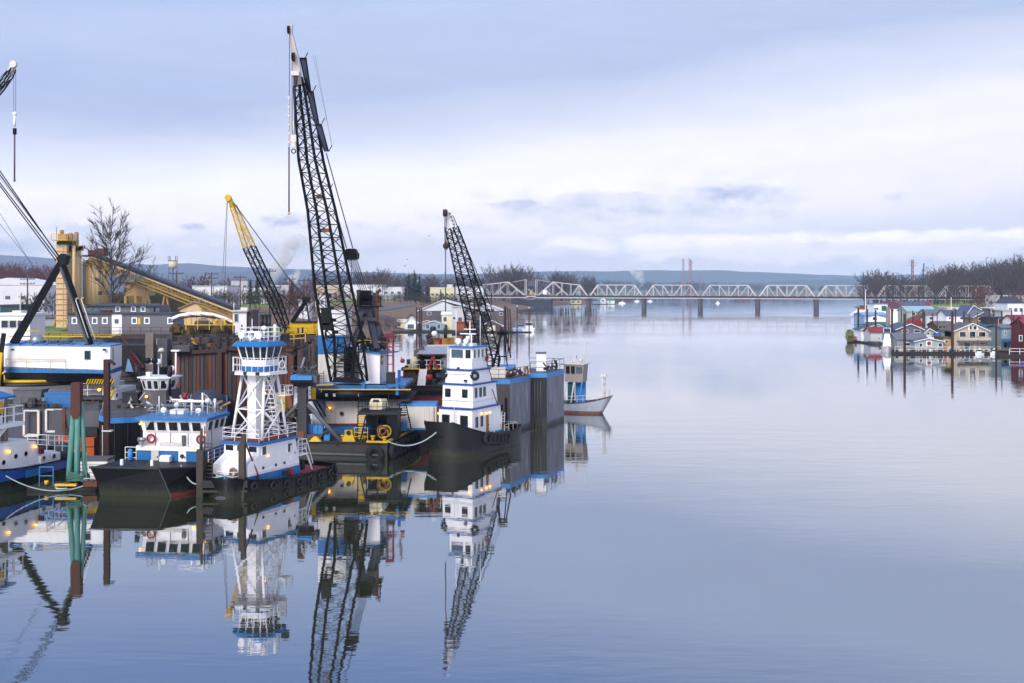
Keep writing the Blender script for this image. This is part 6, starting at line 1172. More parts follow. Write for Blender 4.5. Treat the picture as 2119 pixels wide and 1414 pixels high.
# boom tip with pile lead high at the left edge
BT = thing('boom_tip', 'tip of a black lattice boom with white sheaves entering at the left edge', 'crane boom', tuple(at(-60, 240, 100)))
def sec2(px, py, hw, Y): return (at(px, py, Y), V((hw * .75, 0, hw * .65)) * Y / FPX, V((0, .5, 0)))
lattice(BT, [sec2(-160, 365, 20, 100), sec2(-10, 196, 18, 99.5), sec2(12, 166, 13, 99.3), sec2(24, 146, 5, 99.2)], BOOM, BOOM, .07, .035, 16)
part('boom_head', M().tube(at(18, 152, 99.2), at(30, 134, 99.1), .3, .26, 8).disc(at(28, 133, 98.9), (0, 1, 0), .32, .3), OFFW, BT, w=True)
cables(BT, [(at(28.5, 140, 98.9), at(28.5, 234, 98.9)), (at(32.5, 135, 98.9), at(32.5, 234, 98.9))], .02); cables(BT, [(at(22, 138, 99), at(-160, 330, 100))], .03)
part('white_falls', M().ball(at(30.5, 236, 98.9), .22).tube(at(30.5, 238, 98.9), at(30, 262, 98.9), .13, n=7), WHITE2, BT, w=True); part('weight', M().tube(at(30.5, 266, 98.9), at(30.5, 278, 98.9), .17, n=8), BOOM, BT, w=True)
part('pile_lead', M().tube(at(30.2, 278, 98.9), at(30, 373, 98.9), .075, n=8).ball(at(30, 374, 98.9), .12), mat('dull_mauve_rod', (110, 92, 110), .6), BT, w=True)
# white boat cabin behind at the far left
WC = thing('pilot_boat', 'white boat wheelhouse with wide dark windows behind the left crane', 'boat', tuple(at(30, 695, 122)))
part('wheelhouse', b2(M(), -10, 62, 652, 712, 122, 126), WHITE, WC, w=True); part('roof', b2(M(), -12, 66, 648, 653, 121.8, 126.2), WHITE2, WC, w=True)
for x in (10, 27, 44): window(WC, tuple(P4(x, 671, 121.97) - WC.location), (0, -1), .75, .8, OFFW, GLASS)
part('radar_mast', M().tube(P4(42, 648, 123), P4(42, 613, 123), .07).ball(P4(42, 611, 123), .18), OFFW, WC, w=True); part('roof_box', b2(M(), 25, 44, 643, 648, 122.5, 124), OFFW, WC, w=True)

# ---- grey two storey house barge
GH = thing('house_barge', 'grey two storey house barge with small white framed windows and brown railing', 'houseboat', tuple(at(247, 697, 200)))
o_ = GH.location
part('lower_storey', b2(M(), 140, 354, 650, 696, 200, 208), HOUSEG, GH, w=True); part('upper_storey', b2(M(), 176, 330, 632, 648, 202, 208), HOUSEG, GH, w=True)
part('lower_roof', b2(M(), 138, 356, 647.5, 650, 199.6, 208.4), ROOFD, GH, w=True); part('upper_roof', M().loft([[at(174, 633, 201.4), at(332, 633, 201.4), at(330, 633, 209), at(176, 633, 209)], [at(206, 628, 202), at(330, 628, 202), at(328, 628, 209), at(206, 628, 209)]]), ROOFD, GH, w=True)
for px in (154, 196, 217, 278, 304, 352): window(GH, tuple(at(px, 664, 199.97) - o_), (0, -1), .65, .85, WHITE2, GLASSB, fr=.2)
for px in (244, 276, 296): window(GH, tuple(at(px, 640, 201.97) - o_), (0, -1), .6, .7, WHITE2, GLASSB, fr=.16)
for px in (185, 199, 316, 324): window(GH, tuple(at(px, 641, 201.97) - o_), (0, -1), .95, .6, GREYST, GLASSB, fr=.08)
d_ = door(GH, tuple(at(242, 672, 199.95) - o_), (0, -1), 1.9, 3.9, WHITE2); 
part('door_window', M().cbox(at(241, 665, 199.8), .7, .06, .8), GLASSB, GH, w=True)
part('porch_railing', M().rail([at(206, 693, 198.8), at(354, 693, 198.8)], 1.4, 2, 1.9, .06), MAROON, GH, w=True)
part('deck', b2(M(), 205, 358, 693, 701, 198.4, 200), RUST3, GH, w=True); part('yellow_sign', M().cbox(at(288, 665, 199.9), .5, .06, 1.2), YEL, GH, w=True); part('ridge_wall', b2(M(), 207, 230, 642, 650, 201.5, 204), RUST3, GH, w=True)
part('float_hull', b2(M(), 140, 358, 700, 770, 200, 210), MIDG, GH, w=True); part('steel_post', b2(M(), 325, 352, 700, 760, 197.5, 199), GREYST, GH, w=True); part('concrete_pier', b2(M(), 300, 325, 701, 760, 197.4, 198.4), CONC, GH, w=True)
RG = thing('red_gangway', 'faded red steel gangway sloping down from the house barge', 'gangway', tuple(at(270, 730, 125)))
for dx, dy in ((0, 0), (8, -7)): part('girder', M().bar(at(254 + dx, 716 + dy, 126), at(289 + dx, 768 + dy, 117), .16), MAROON, RG, w=True); 
for k in range(10): part('cross_member', M().bar(at(255 + 3.5 * k, 717 + 5.2 * k, 126 - .9 * k), at(263 + 3.5 * k, 710 + 5.2 * k, 126 - .9 * k), .12), MAROON, RG, w=True)
part('handrail', M().bar(at(254, 700, 126), at(290, 752, 117), .08), MAROON, RG, w=True)
solo('blue_tarp', M().loft([[at(259, 769, 119), at(276, 770, 119), at(276, 770, 121), at(259, 769, 121)], [at(264, 742, 119.5), at(267, 743, 119.5), at(267, 743, 120.5), at(264, 742, 120.5)]]), BLUE, 'crumpled bright blue tarp below the red gangway', 'tarp', tuple(at(267, 770, 120)), w=True)
GW = thing('quay_wall', 'dark grey plank quay wall behind the small tug', 'quay', (0, 0, 0))
for k in range(6): part('plank', b2(M(), 243, 300, 769 + 11 * k, 778.5 + 11 * k, 121, 121.6), mat('grey_planks', (104, 98, 92), .9, .3, 1, 0), GW, w=True)
part('backing', b2(M(), 240, 400, 715, 910, 122, 124), DARK, GW, w=True)
part('timber_pile', b2(M(), 301, 317, 690, 790, 119, 120), mat('pale_timber_pile', (150, 140, 128), .85, .25, 1.5, 1), GW, w=True); part('cabinet', b2(M(), 326, 346, 702, 760, 118.5, 120), MIDG, GW, w=True); part('cabinet', b2(M(), 357, 392, 716, 728, 116.5, 118), MIDG, GW, w=True)
part('mast_light', M().tube(at(334, 760, 117), at(334, 728, 117), .08).lathe(at(334, 729, 117), [(.1, 0), (.45, .1), (.2, .45)], 10), OFFW, GW, w=True)

# ---- silos and conveyor
SI = thing('silo_plant', 'tall tan silo elevator tower with yellow platforms and conveyor head', 'silo', (wx(150, 300), 300, 5)); f3 = 300 / FPX
part('square_tower', b2(M(), 116, 138, 505, 678, 296, 302), TAN, SI, w=True)
for k in range(14): part('tower_band', b2(M(), 115.5, 138.5, 520 + 11 * k, 521 + 11 * k, 295.8, 302.2), TAN2, SI, w=True)
def cyl(t, px, w_, y0, y1, Y, mt, name, n=20): r = w_ / 2 * Y / FPX; return part(name, M().lathe((wx(px, Y), Y, 0), [(r, wz(y1, Y)), (r, wz(y0, Y)), (r * .7, wz(y0 - 2, Y))], n), mt, t, w=True)
cyl(SI, 152, 31, 515, 668, 301, TAN, 'silo_drum'); cyl(SI, 146, 10, 484, 515, 299, TAN2, 'filter_drum'); cyl(SI, 158, 9, 482, 515, 300, TAN2, 'filter_drum'); part('head_house', b2(M(), 120, 137, 484, 500, 297, 302), TAN2, SI, w=True); part('head_collar', b2(M(), 117, 139, 500, 506, 295.5, 302.5), DARK, SI, w=True)
cyl(SI, 128, 8, 478, 486, 299, TAN2, 'vent_cap')
part('platform', b2(M(), 106, 140, 496, 498, 294, 302), YEL, SI, w=True); part('platform_railing', M().rail([at(106, 496, 294), at(140, 496, 294)], 1.5, 2, 1.5, .1), YEL, SI, w=True); part('base_railing', M().rail([at(113, 672, 292), at(140, 672, 292)], 1.5, 2, 1.4, .1), YEL, SI, w=True)
part('ladder', M().ladder(at(135, 676, 295), at(135, 510, 295), 1, (1, 0, 0), 30, .06), TAN2, SI, w=True); part('side_pipe', M().tube(at(153, 664, 297), at(153, 508, 297), .45, n=8), TAN, SI, w=True); part('antenna', M().tube(at(117, 497, 297), at(117, 470, 297), .08, n=4), MIDG, SI, w=True)
m = M()
for k in range(30): p = at(rj.uniform(140, 172), rj.uniform(508, 520), 298); m.cbox(p, rj.uniform(.4, 1.6), 1, rj.uniform(.4, 1.6))
part('roof_gear', m, TAN2, SI, w=True, stuff=True)
SL = thing('storage_silo', 'wide round tan storage silo with a conical top under the conveyor', 'silo', (wx(199, 306), 306, 5))
cyl(SL, 199, 50, 548, 630, 306, TAN, 'silo_drum', 28); r = 25 * 306 / FPX
part('silo_cone', M().lathe((wx(199, 306), 306, 0), [(r, wz(547, 306)), (r * .35, wz(530, 306)), (r * .3, wz(524, 306))], 24), TAN2, SL, w=True); part('silo_rim', M().torus((wx(199, 306), 306, wz(548, 306)), (0, 0, 1), r * 1.02, .25, 28, 5), YEL, SL, w=True)
part('rim_railing', M().rail([(wx(199, 306) + r * cos(a), 306 + r * sin(a), wz(548, 306)) for a in [2 * pi * k / 16 for k in range(17)]], 1.2, 2, 3, .07), YEL, SL, w=True)
for k in range(10): a = -pi / 2 + (k - 5) * .3; part('silo_seam', M().bar((wx(199, 306) + r * cos(a) * 1.005, 306 + r * sin(a) * 1.005, wz(549, 306)), (wx(199, 306) + r * cos(a) * 1.005, 306 + r * sin(a) * 1.005, wz(629, 306)), .1), TAN2, SL, w=True)
part('silo_legs', b2(M(), 176, 222, 630, 645, 303, 309), DARK, SL, w=True); part('hatch', b2(M(), 203, 209, 603, 611, 299.2, 300), DARK, SL, w=True)
CYEL = mat('dusty_yellow_steel', (196, 158, 74), .7, .2, 1, 1, (120, 92, 60), .4)
CV = thing('conveyor', 'long yellow inclined conveyor bridge running down from the tan silos', 'conveyor', tuple(at(200, 530, 296)))
A0, A1 = at(196, 532, 298), at(502, 649, 226)
dirc = (A1 - A0); up = V((0, 0, 1)); nrm = V((-dirc.y, dirc.x, 0)).normalized()
CVT = 24 * 298 / FPX
for s in (-1, 1):
    for z, w_ in ((0, .5), (-2.3, .4)): part('truss_chord', M().bar(A0 + nrm * s * .9 + up * z, A1 + nrm * s * .9 + up * z, w_ * .65), CYEL if z else TAN, CV, w=True)
    for k in range(22): a = A0.lerp(A1, k / 22) + nrm * s * .9; b = A0.lerp(A1, (k + 1) / 22) + nrm * s * .9; part('truss_diagonal', M().bar(a + up * (0 if k % 2 else -2.3), b + up * (-2.3 if k % 2 else 0), .14), CYEL if k % 3 else TAN2, CV, w=True)
part('belt', M().hexa([A0 - nrm + up * .2, A1 - nrm + up * .2, A1 + nrm + up * .2, A0 + nrm + up * .2, A0 - nrm + up * .7, A1 - nrm + up * .7, A1 + nrm + up * .7, A0 + nrm + up * .7]), DARK, CV, w=True)
part('belt_cover', M().hexa([A0 - nrm * .5 + up * .75, A1 - nrm * .5 + up * .75, A1 + nrm * .5 + up * .75, A0 + nrm * .5 + up * .75, A0 - nrm * .3 + up * 1.1, A1 - nrm * .3 + up * 1.1, A1 + nrm * .3 + up * 1.1, A0 + nrm * .3 + up * 1.1]), mat('belt_cover_blue_grey', (78, 84, 104), .6), CV, w=True)
part('walkway', M().hexa([A0 - nrm * 1.5 - up * 1.5, A1 - nrm * 1.5 - up * 1.5, A1 - nrm * 1.0 - up * 1.5, A0 - nrm * 1.0 - up * 1.5, A0 - nrm * 1.5 - up * 1.2, A1 - nrm * 1.5 - up * 1.2, A1 - nrm * 1.0 - up * 1.2, A0 - nrm * 1.0 - up * 1.2]), CYEL, CV, w=True)
part('walkway_railing', M().rail([A0 - nrm * 1.5 - up * 1.2, A1 - nrm * 1.5 - up * 1.2], 1.2, 2, 3.2, .06), CYEL, CV, w=True)
m = M()
for k in range(60): q_ = A0.lerp(A1, rj.random()) + up * rj.uniform(-1.4, .2) + nrm * rj.uniform(-1, 1); m.cbox(q_, rj.uniform(.4, 1.4), .5, rj.uniform(.2, .5))
part('rollers', m, TAN2, CV, w=True, stuff=True)
for px, pb in ((385, 665), (325, 650)):
    k = (px - 196) / (560 - 196); t_ = k * 298 / (k * 298 + (1 - k) * 215) if False else k * .82
    q_ = A0.lerp(A1, min(1, t_ + .12)); part('trestle_leg', M().bar(q_ - up * 2, q_ + V((-2, 0, -q_.z + 5)), .35).bar(q_ - up * 2, q_ + V((2.4, 0, -q_.z + 5)), .35).bar(q_ + V((-1, 0, -6)), q_ + V((1.2, 0, -6)), .2).bar(q_ + V((-1, 0, -6)), q_ + V((1.8, 0, -10)), .2), TAN2, CV, w=True)
part('head_gear', M().cbox(at(203, 524, 298), 4.5, 3, 1.6).cbox(at(210, 520, 298), 2, 2, 1.5).cbox(at(192, 530, 298), 5, 3, .5), RUST, CV, w=True)
TB = thing('gable_shed', 'tan gabled metal shed below the conveyor', 'shed', tuple(at(425, 682, 240)))
m = M(); Y = 240; m.prismy([(wx(372, Y), wz(683, Y)), (wx(482, Y), wz(683, Y)), (wx(482, Y), wz(648, Y)), (wx(402, Y), wz(627, Y)), (wx(372, Y), wz(640, Y))], Y, Y + 14); part('wall', m, TAN, TB, w=True)
part('roof', M().prismy([(wx(369, Y), wz(640.5, Y)), (wx(402, Y), wz(626, Y)), (wx(484, Y), wz(647.5, Y)), (wx(484, Y), wz(645.5, Y)), (wx(402, Y), wz(624, Y)), (wx(369, Y), wz(638.5, Y))][::-1], Y - .5, Y + 14.5), TAN2, TB, w=True); 
for k in range(9): part('wall_rib', b2(M(), 384 + 11 * k, 384.8 + 11 * k, 645 if k < 5 else 652, 683, Y - .12, Y), TAN2, TB, w=True)
HP = thing('aggregate_hopper', 'square tan hopper bin standing on legs behind the bare tree', 'hopper', tuple(at(282, 650, 280)))
part('bin', b2(M(), 258, 303, 587, 612, 280, 287), TAN2, HP, w=True); part('rim', b2(M(), 248, 305, 584, 587, 279.5, 287.5), RUST2, HP, w=True); part('funnel', M().loft([[at(270, 632, 283), at(292, 632, 283), at(292, 632, 285), at(270, 632, 285)], [at(259, 612, 280), at(302, 612, 280), at(302, 612, 287), at(259, 612, 287)]]), TAN, HP, w=True)
for px in (260, 281, 302): part('leg', M().bar(at(px, 612, 280), at(px, 665, 280), .6), TAN2, HP, w=True); 
solo('dog_house_roof', M().prismy([(wx(402, 170), wz(679, 170)), (wx(427, 170), wz(679, 170)), (wx(427, 170), wz(672, 170)), (wx(411, 170), wz(660, 170)), (wx(402, 170), wz(667, 170))], 170, 174), ROOFD, 'small dark gabled hut in front of the tan shed', 'hut', (0, 0, 0))
# curved white gangway + control cabin
AG = thing('arched_gangway', 'white arched gangway leading to the small white control cabin', 'gangway', tuple(at(420, 660, 158)))
pts = [(356, 656), (370, 650), (390, 646), (415, 645), (440, 647.5), (462, 654), (480, 662), (492, 668)]
for (a, b) in zip(pts[:-1], pts[1:]):
    part('fascia_panel', M().hexa([at(a[0], a[1] + 6, 158), at(b[0], b[1] + 6, 158), at(b[0], b[1] + 6, 159.5), at(a[0], a[1] + 6, 159.5), at(a[0], a[1], 158), at(b[0], b[1], 158), at(b[0], b[1], 159.5), at(a[0], a[1], 159.5)]), CREAM if False else WHITE, AG, w=True)
m = M()
for (a, b) in zip(pts[:-1], pts[1:]): m.bar(at(a[0], a[1] + 10, 158), at(b[0], b[1] + 10, 158), .25); m.bar(at(a[0], a[1] + 6, 158), at(b[0], b[1] + 10, 158), .12)
part('under_truss', m, RUST3, AG, w=True)
CC = thing('control_cabin', 'narrow white control cabin with brown side wall behind the tower tug mast', 'cabin', tuple(at(505, 700, 155)))
part('front_wall', b2(M(), 482, 510, 645, 705, 154, 158), WHITE, CC, w=True); part('side_wall', b2(M(), 510.3, 523, 642, 705, 154.4, 158), mat('plum_brown_wall', (84, 64, 70), .7, .15, 1, 1), CC, w=True); part('roof', b2(M(), 479, 512, 642.5, 645, 153.6, 158.4), OFFW, CC, w=True); window(CC, tuple(at(489, 658, 153.97) - CC.location), (0, -1), .5, 1.1, OFFW, GLASSB)
part('roof_box', M().cbox(at(506, 640, 156), 1.0, .6, .5), OFFW, CC, w=True); part('antenna', M().tube(at(484, 645, 156), at(484, 628, 156), .08), OFFW, CC, w=True)
for k, px in enumerate((541, 549, 557)): solo('exhaust_stack', M().path([at(px, 690, 145), at(px, 655, 145), at(px + 1.5, 651, 145)], .28, 8), DARK, ['leftmost of three black exhaust stacks behind the tower tug', 'middle of three black exhaust stacks behind the tower tug', 'rightmost of three black exhaust stacks behind the tower tug'][k], 'stack', (0, 0, 0), group='black exhaust stacks')
FZ = thing('yard_machine', 'low yellow and rusty yard machinery beneath the arched gangway', 'machinery', (0, 0, 0)); m = M()
for k in range(70): p = at(rj.uniform(360, 480), rj.uniform(677, 690), rj.uniform(150, 162)); m.cbox(p, rj.uniform(.3, 2), rj.uniform(.3, 1.5), rj.uniform(.3, 1.2), rj.uniform(0, 3))
part('machine_body', m, mat('rusty_olive_scrap', (110, 88, 44), .9, .6, .8), FZ, w=True, stuff=True); part('yellow_rail', M().rail([at(385, 683, 149), at(482, 683, 148)], 1.4, 2, 1.6, .07), YEL, FZ, w=True)
part('small_conveyor', M().bar(at(440, 680, 156), at(449, 660, 156), .3).bar(at(462, 660, 156), at(470, 680, 156), .3), YEL, FZ, w=True)
# ---- yellow crane
YC = thing('crawler_crane', 'yellow bodied crane with a yellow tipped black lattice boom', 'crane', tuple(at(625, 695, 150)))
m = M().prismy([(wx(590, 150), wz(690, 150)), (wx(657, 150), wz(690, 150)), (wx(657, 150), wz(668, 150)), (wx(600, 150), wz(668, 150))], 150, 154); part('house', m, YEL, YC, w=True); part('house_roof', b2(M(), 601, 658, 665.5, 667.5, 149.7, 154.2), BLACK, YC, w=True); part('base', b2(M(), 592, 657, 690, 697, 150.4, 154), BLACK, YC, w=True)
part('front_railing', M().rail([at(588, 690, 149.6), at(657, 690, 149.6)], 1.0, 2, 1.4, .04), YEL, YC, w=True); part('tread_ladder', M().ladder(at(652, 690, 149.7), at(652, 668, 149.7), .6, (1, 0, 0), 5, .05), YEL, YC, w=True)
def sec3(px, py, hw, Y): d = V((at(590, 688, 150) - at(475, 408, 146))).normalized(); r_ = V((-d.z, 0, d.x)).normalized() * hw * Y / FPX; r_ = r_ if r_.x > 0 else -r_; return (at(px, py, Y), r_, V((.2, .5, 0)))
JS = [sec3(482, 425, 2.5, 146.3), sec3(516, 512, 8.5, 147.2)]; lattice(YC, JS, YEL, YEL, .11, .04, 9, 'boom_tip')
lattice(YC, [sec3(516, 512, 8.5, 147.2), sec3(570, 625, 8.5, 149), sec3(592, 684, 6, 149.8)], BOOM, BOOM, .12, .05, 16)
part('boom_head', M().tube(at(473, 409, 146), at(483, 428, 146.3), .42, .3, 8).disc(at(472, 410, 145.8), (0, 1, 0), .45, .5), YEL, YC, w=True)
part('pendant', M().tube(at(478, 412, 146), at(600, 580, 150), .07, n=4), CABLE, YC, w=True); part('pendant', M().tube(at(560, 593, 148.5), at(630, 652, 151), .06, n=4), BOOM, YC, w=True)
for a, b in (((470, 412), (461, 565)), ((471, 412), (464, 620))): part('hoist_rope', M().tube(at(*a, 145.8), at(*b, 145.8), .035, n=4), CABLE, YC, w=True)
part('gantry', M().bar(at(604, 667, 150), at(634, 622, 151), .5).bar(at(640, 667, 151), at(634, 622, 151), .2), BOOM, YC, w=True); part('gantry_sheave', M().cbox(at(634, 621, 151), 1.1, .6, .8), BOOM, YC, w=True)
cables(YC, [(at(634, 620, 151), at(600, 580, 150)), (at(636, 618, 151), at(596, 575, 150))], .05)
YB = thing('blue_deck_crane_base', 'blue and dark barge deck under the yellow crane', 'barge deck', (0, 0, 0)); part('deck', b2(M(), 575, 662, 696, 706, 146, 156), DARK, YB, w=True); part('yellow_railing', M().rail([at(580, 706, 145), at(655, 704, 145)], .9, 2, 2, .05), YEL, YB, w=True)
# ================================================================ central tug, red ship, dry dock
CT = thing('pusher_tug', 'white four storey tugboat with blue trim lines and a black tyre hung hull', 'tugboat', (-4.1, 107.3, 0), R(-118))
hull(CT, 12.6, 6.0, 1.0, 1.75, .25, .6, [(-.8, 100, mat('black_hull_worn', (28, 28, 30), .55, .4, .7, 1, (110, 106, 104), .3, wline=.6))], t0=.62, p=2.6, flare=.14, rake=1.0, stern=.8, blunt=.5, deck=MAROON, trim=BLACK,
     tyres=[(.36 + .062 * k, 1) for k in range(6)], tyre_r=.5)
part('hull_strake', M().path([(5.6, -1.3, 1.75), (6.0, 0, 1.85), (5.6, 1.3, 1.75), (3.8, 2.5, 1.5), (1.0, 2.98, 1.05)], .09), BLACK, CT)
for z0, z1, x0, x1, y, tr in [(1.5, 4.25, -2.9, 3.15, 1.95, 1), (4.41, 6.6, -2.3, 2.75, 1.75, 1), (6.76, 8.0, -1.3, 2.5, 1.55, 1), (8.16, 10.25, -.9, 2.1, 1.3, 0)]:
    part('deckhouse', M().loft([[(x0, -y, z0), (x1, -y, z0), (x1, y, z0), (x0, y, z0)], [(x0 + .3, -y + .05, z1), (x1 - .05, -y + .05, z1), (x1 - .05, y - .05, z1), (x0 + .3, y - .05, z1)]]), WHITE2, CT)
    if tr: part('blue_trim', M().box(x0 + .1, -y - .08, z1 + .003, x1 + .08, y + .08, z1 + .15), DBLUE, CT)
part('roof_cap', M().loft([[(-1.0, -1.4, 10.253), (2.3, -1.4, 10.253), (2.3, 1.4, 10.253), (-1.0, 1.4, 10.253)], [(-.9, -1.3, 10.4), (2.2, -1.3, 10.4), (2.2, 1.3, 10.4), (-.9, 1.3, 10.4)]]), BLUE, CT)
window(CT, (2.08, -.4, 9.65), (1, 0), 1.35, .85, WHITE2, GLASSB, fr=.07); window(CT, (2.08, .85, 9.65), (1, 0), .6, .85, WHITE2, GLASS, fr=.07)
for x in (1.6, .8, 0): window(CT, (x, 1.28, 9.65), (0, 1), .5, .8, WHITE2, GLASSB, fr=.06)
for y in (-1.1, .85): window(CT, (2.73, y, 5.8), (1, 0), .55, .75, MIDG, GLASS, fr=.04)
for x in (2.1, 1.2, .4): window(CT, (x, 1.74, 5.85), (0, 1), .32, .85, MIDG, GLASS, fr=.04)
for y in (-1.1, 1.0): window(CT, (3.13, y, 3.15), (1, 0), .75, .95, MIDG, GLASS, fr=.06)
for x in (2.3, 1.3): window(CT, (x, 1.94, 3.0), (0, 1), .36, .95, MIDG, GLASS, fr=.04)
door(CT, (.2, 1.95, 2.5), (0, 1), .45, 2.0, mat('ochre_door', (170, 116, 56), .6)); part('stack_housing', M().loft([[(-3.6, -1.4, 1.5), (-1.9, -1.4, 1.5), (-1.9, 1.4, 1.5), (-3.6, 1.4, 1.5)], [(-2.6, -1.2, 6.6), (-1.8, -1.2, 6.6), (-1.8, 1.2, 6.6), (-2.6, 1.2, 6.6)]]), WHITE2, CT); part('stack_band', M().box(-2.75, -1.26, 5.2, -1.75, 1.26, 5.8), BLUE, CT)
part('bridge_rail_line', M().bar((2.8, -1.75, 5.1), (2.8, 1.75, 5.1), .05).bar((2.75, 1.78, 5.1), (-2, 1.78, 5.1), .05).bar((2.55, -1.5, 7.7), (2.55, 1.5, 7.7), .05), WHITE2, CT, stuff=True)
for y in (-1.75, 1.75): part('tyre_fender', M().torus((2.35, y, 7.55), (1, .25 * (1 if y > 0 else -1), 0), .33, .16, 14, 6), RUBBER, CT)
part('front_lamp', M().box(2.5, .7, 6.95, 2.7, 1.0, 7.15).box(2.45, -.15, 8.15, 2.6, .1, 8.35), DARK, CT, stuff=True)
m = M(); searchlight(m, 1.6, -.5, 10.4, .3); searchlight(m, 1.5, .3, 10.4, .26); m.ball((1.2, .3, 11.2), .24).box(.5, -.9, 10.4, 1.3, .9, 10.65).tube((1.0, .6, 10.4), (1.0, .6, 11.6), .07).cbox((1.0, .2, 11.6), .2, 1.8, .1); part('mast_gear', m, WHITE2, CT)
part('antenna', M().tube((1.5, -.9, 10.4), (1.5, -.9, 13.9), .03), WHITE2, CT); part('antenna', M().tube((.3, 1.2, 10.4), (.3, 1.2, 13.4), .03), WHITE2, CT); part('antenna', M().tube((-.4, -.4, 10.4), (-.4, -.4, 12.8), .05).cbox((-.4, -.4, 12.0), .1, 1.4, .08), WHITE2, CT)
part('flagpole', M().tube((3.5, .1, 1.9), (3.5, .1, 6.5), .03), OFFW, CT); part('jackstaff_wire', M().tube((2.5, 1.2, 8), (-3.6, 1.6, 3.0), .02), CABLE, CT)
part('side_ladder', M().bar((-.9, 1.9, 6), (-1.6, 2.2, 4.2), .07).bar((-.2, 1.6, 9.0), (-.9, 1.9, 6.9), .06), MAROON, CT, stuff=True); part('life_ring', M().torus((-.6, 1.45, 9.1), (0, 1, 0), .25, .07, 12, 5), RED, CT)
part('bow_bitts', M().tube((4.4, -.4, 1.6), (4.4, -.4, 2.7), .13).tube((4.4, .4, 1.6), (4.4, .4, 2.7), .13).bar((4.4, -.7, 2.45), (4.4, .7, 2.45), .1), BLACK, CT, stuff=True)
part('blue_locker', M().box(-3.9, 1.0, 1.2, -1.4, 2.3, 1.75), BLUE, CT); part('stern_winch', M().tube((-4.6, -.7, 1.7), (-4.6, .7, 1.7), .35, n=10), DARK, CT); part('bollard', M().tube((-5.2, 1.2, 1.1), (-5.2, 1.2, 1.7), .2, n=8), YEL, CT)
part('stern_railing', M().rail([(-2.2, 2.6, 1.5), (-5.6, 2.3, 1.35), (-6.0, 0, 1.35)], .8, 1, 1.2, .03), OFFW, CT); part('brown_vent', M().box(-3.2, 1.6, 1.3, -2.6, 2.1, 2.3), RUST2, CT)
for p in [(3.2, -1.95, 3.75), (3.2, 1.6, 3.75), (1.4, 2.02, 3.75), (.5, 2.05, 3.7), (-.3, 2.02, 3.7)]: lamp(CT, p, .11)
m = M(); m.bar((-3.2, 2.0, 1.4), (-3.2, 2.1, 3.4), .05).bar((-2.6, 2.0, 1.4), (-2.6, 2.1, 3.6), .05); [m.bar((-3.2, 2.05, 1.6 + .3 * k), (-2.6, 2.05, 1.6 + .3 * k), .04) for k in range(6)]; part('stern_ladder', m, WHITE2, CT)

RS = thing('red_workboat', 'maroon hulled work ship with tarpaulin awning and cluttered deck behind the tug', 'ship', (wx(870, 120), 120, 0))
Y = 118
part('hull', M().prism([(wx(800, Y), Y + 2), (wx(830, Y), Y), (wx(960, Y), Y), (wx(960, Y), 132), (wx(800, Y), 132)], -1, wz(818, Y)), MAROON, RS, w=True); part('hull_black_strake', M().prism([(wx(799, Y), Y + 1.9), (wx(829.5, Y), Y - .1), (wx(961, Y), Y - .1), (wx(961, Y), 132.1), (wx(799, Y), 132.1)], wz(818, Y) + .003, wz(800, Y)), DARK, RS, w=True)
part('deck_edge', b2(M(), 838, 962, 797, 800, Y - .3, 132), RUST3, RS, w=True)
for k in range(16): part('tyre_chain_link', b2(M(), 842 + 5 * k, 845 + 5 * k, 808, 816, Y - .3, Y - .1), BLACK, RS, w=True)
part('brown_cabin', b2(M(), 834, 862, 768, 796, 119, 123), RUST, RS, w=True); part('yellow_platform', b2(M(), 834, 890, 762, 765, 118.5, 123), YEL, RS, w=True); part('yellow_platform', b2(M(), 895, 915, 762, 765, 118.5, 121), YEL, RS, w=True)
part('cabin_core', b2(M(), 858, 918, 738, 797, 121, 127), DARK, RS, w=True); part('white_door', b2(M(), 912, 922, 742, 762, 119.5, 121), OFFW, RS, w=True)
part('white_panel', M().hexa([at(863, 798, 117.5), at(880, 798, 117.5), at(880, 798, 118), at(863, 798, 118), at(868, 764, 117.5), at(884, 764, 117.5), at(884, 764, 118), at(868, 764, 118)]), WHITE, RS, w=True)
part('awning', M().loft([[at(862, 733, 118), at(925, 733, 118), at(925, 728, 124), at(870, 728, 124)], [at(866, 728, 118), at(925, 729, 118), at(925, 717, 124), at(878, 717, 124)]]), mat('lavender_tarp', (176, 176, 196), .8, .1, .8), RS, w=True)
part('brown_canopy', M().loft([[at(856, 745, 119), at(872, 735, 119), at(874, 735, 124), at(858, 745, 124)], [at(857, 725, 119.5), at(876, 717, 119.5), at(877, 717, 124), at(858, 725, 124)]]), mat('brown_canopy', (110, 96, 86), .8, .2, 1), RS, w=True)
part('tan_tank', M().lathe((wx(857, 119), 119, 0), [(.45, wz(764, 119)), (.5, wz(745, 119)), (.2, wz(738, 119))], 12), CREAM, RS, w=True); part('white_railing', M().rail([at(854, 764, 118.3), at(912, 764, 118.3)], 1.0, 2, .8, .035), WHITE2, RS, w=True)
part('red_frame', M().bar(at(886, 764, 118), at(896, 735, 118), .2).bar(at(896, 735, 118), at(905, 764, 118), .2).bar(at(889, 754, 118), at(902, 754, 118), .1), RED, RS, w=True); part('red_bundle', M().ball(at(888, 781, 117.6), .42), RED, RS, w=True)
part('hanging_sack', M().lathe((wx(874, 118.5), 118.5, 0), [(.35, wz(764, 118)), (.45, wz(748, 118)), (.2, wz(742, 118))], 8), BLACK, RS, w=True)
m = M()
for k in range(50): p = at(rj.uniform(845, 918), rj.uniform(784, 797), rj.uniform(117.8, 120)); m.tube(p, p + V((rj.uniform(-.6, .6), rj.uniform(-.3, .3), rj.uniform(-.2, .4))), rj.uniform(.04, .14), n=5)
part('deck_clutter', m, GREYST, RS, w=True, stuff=True); m = M()
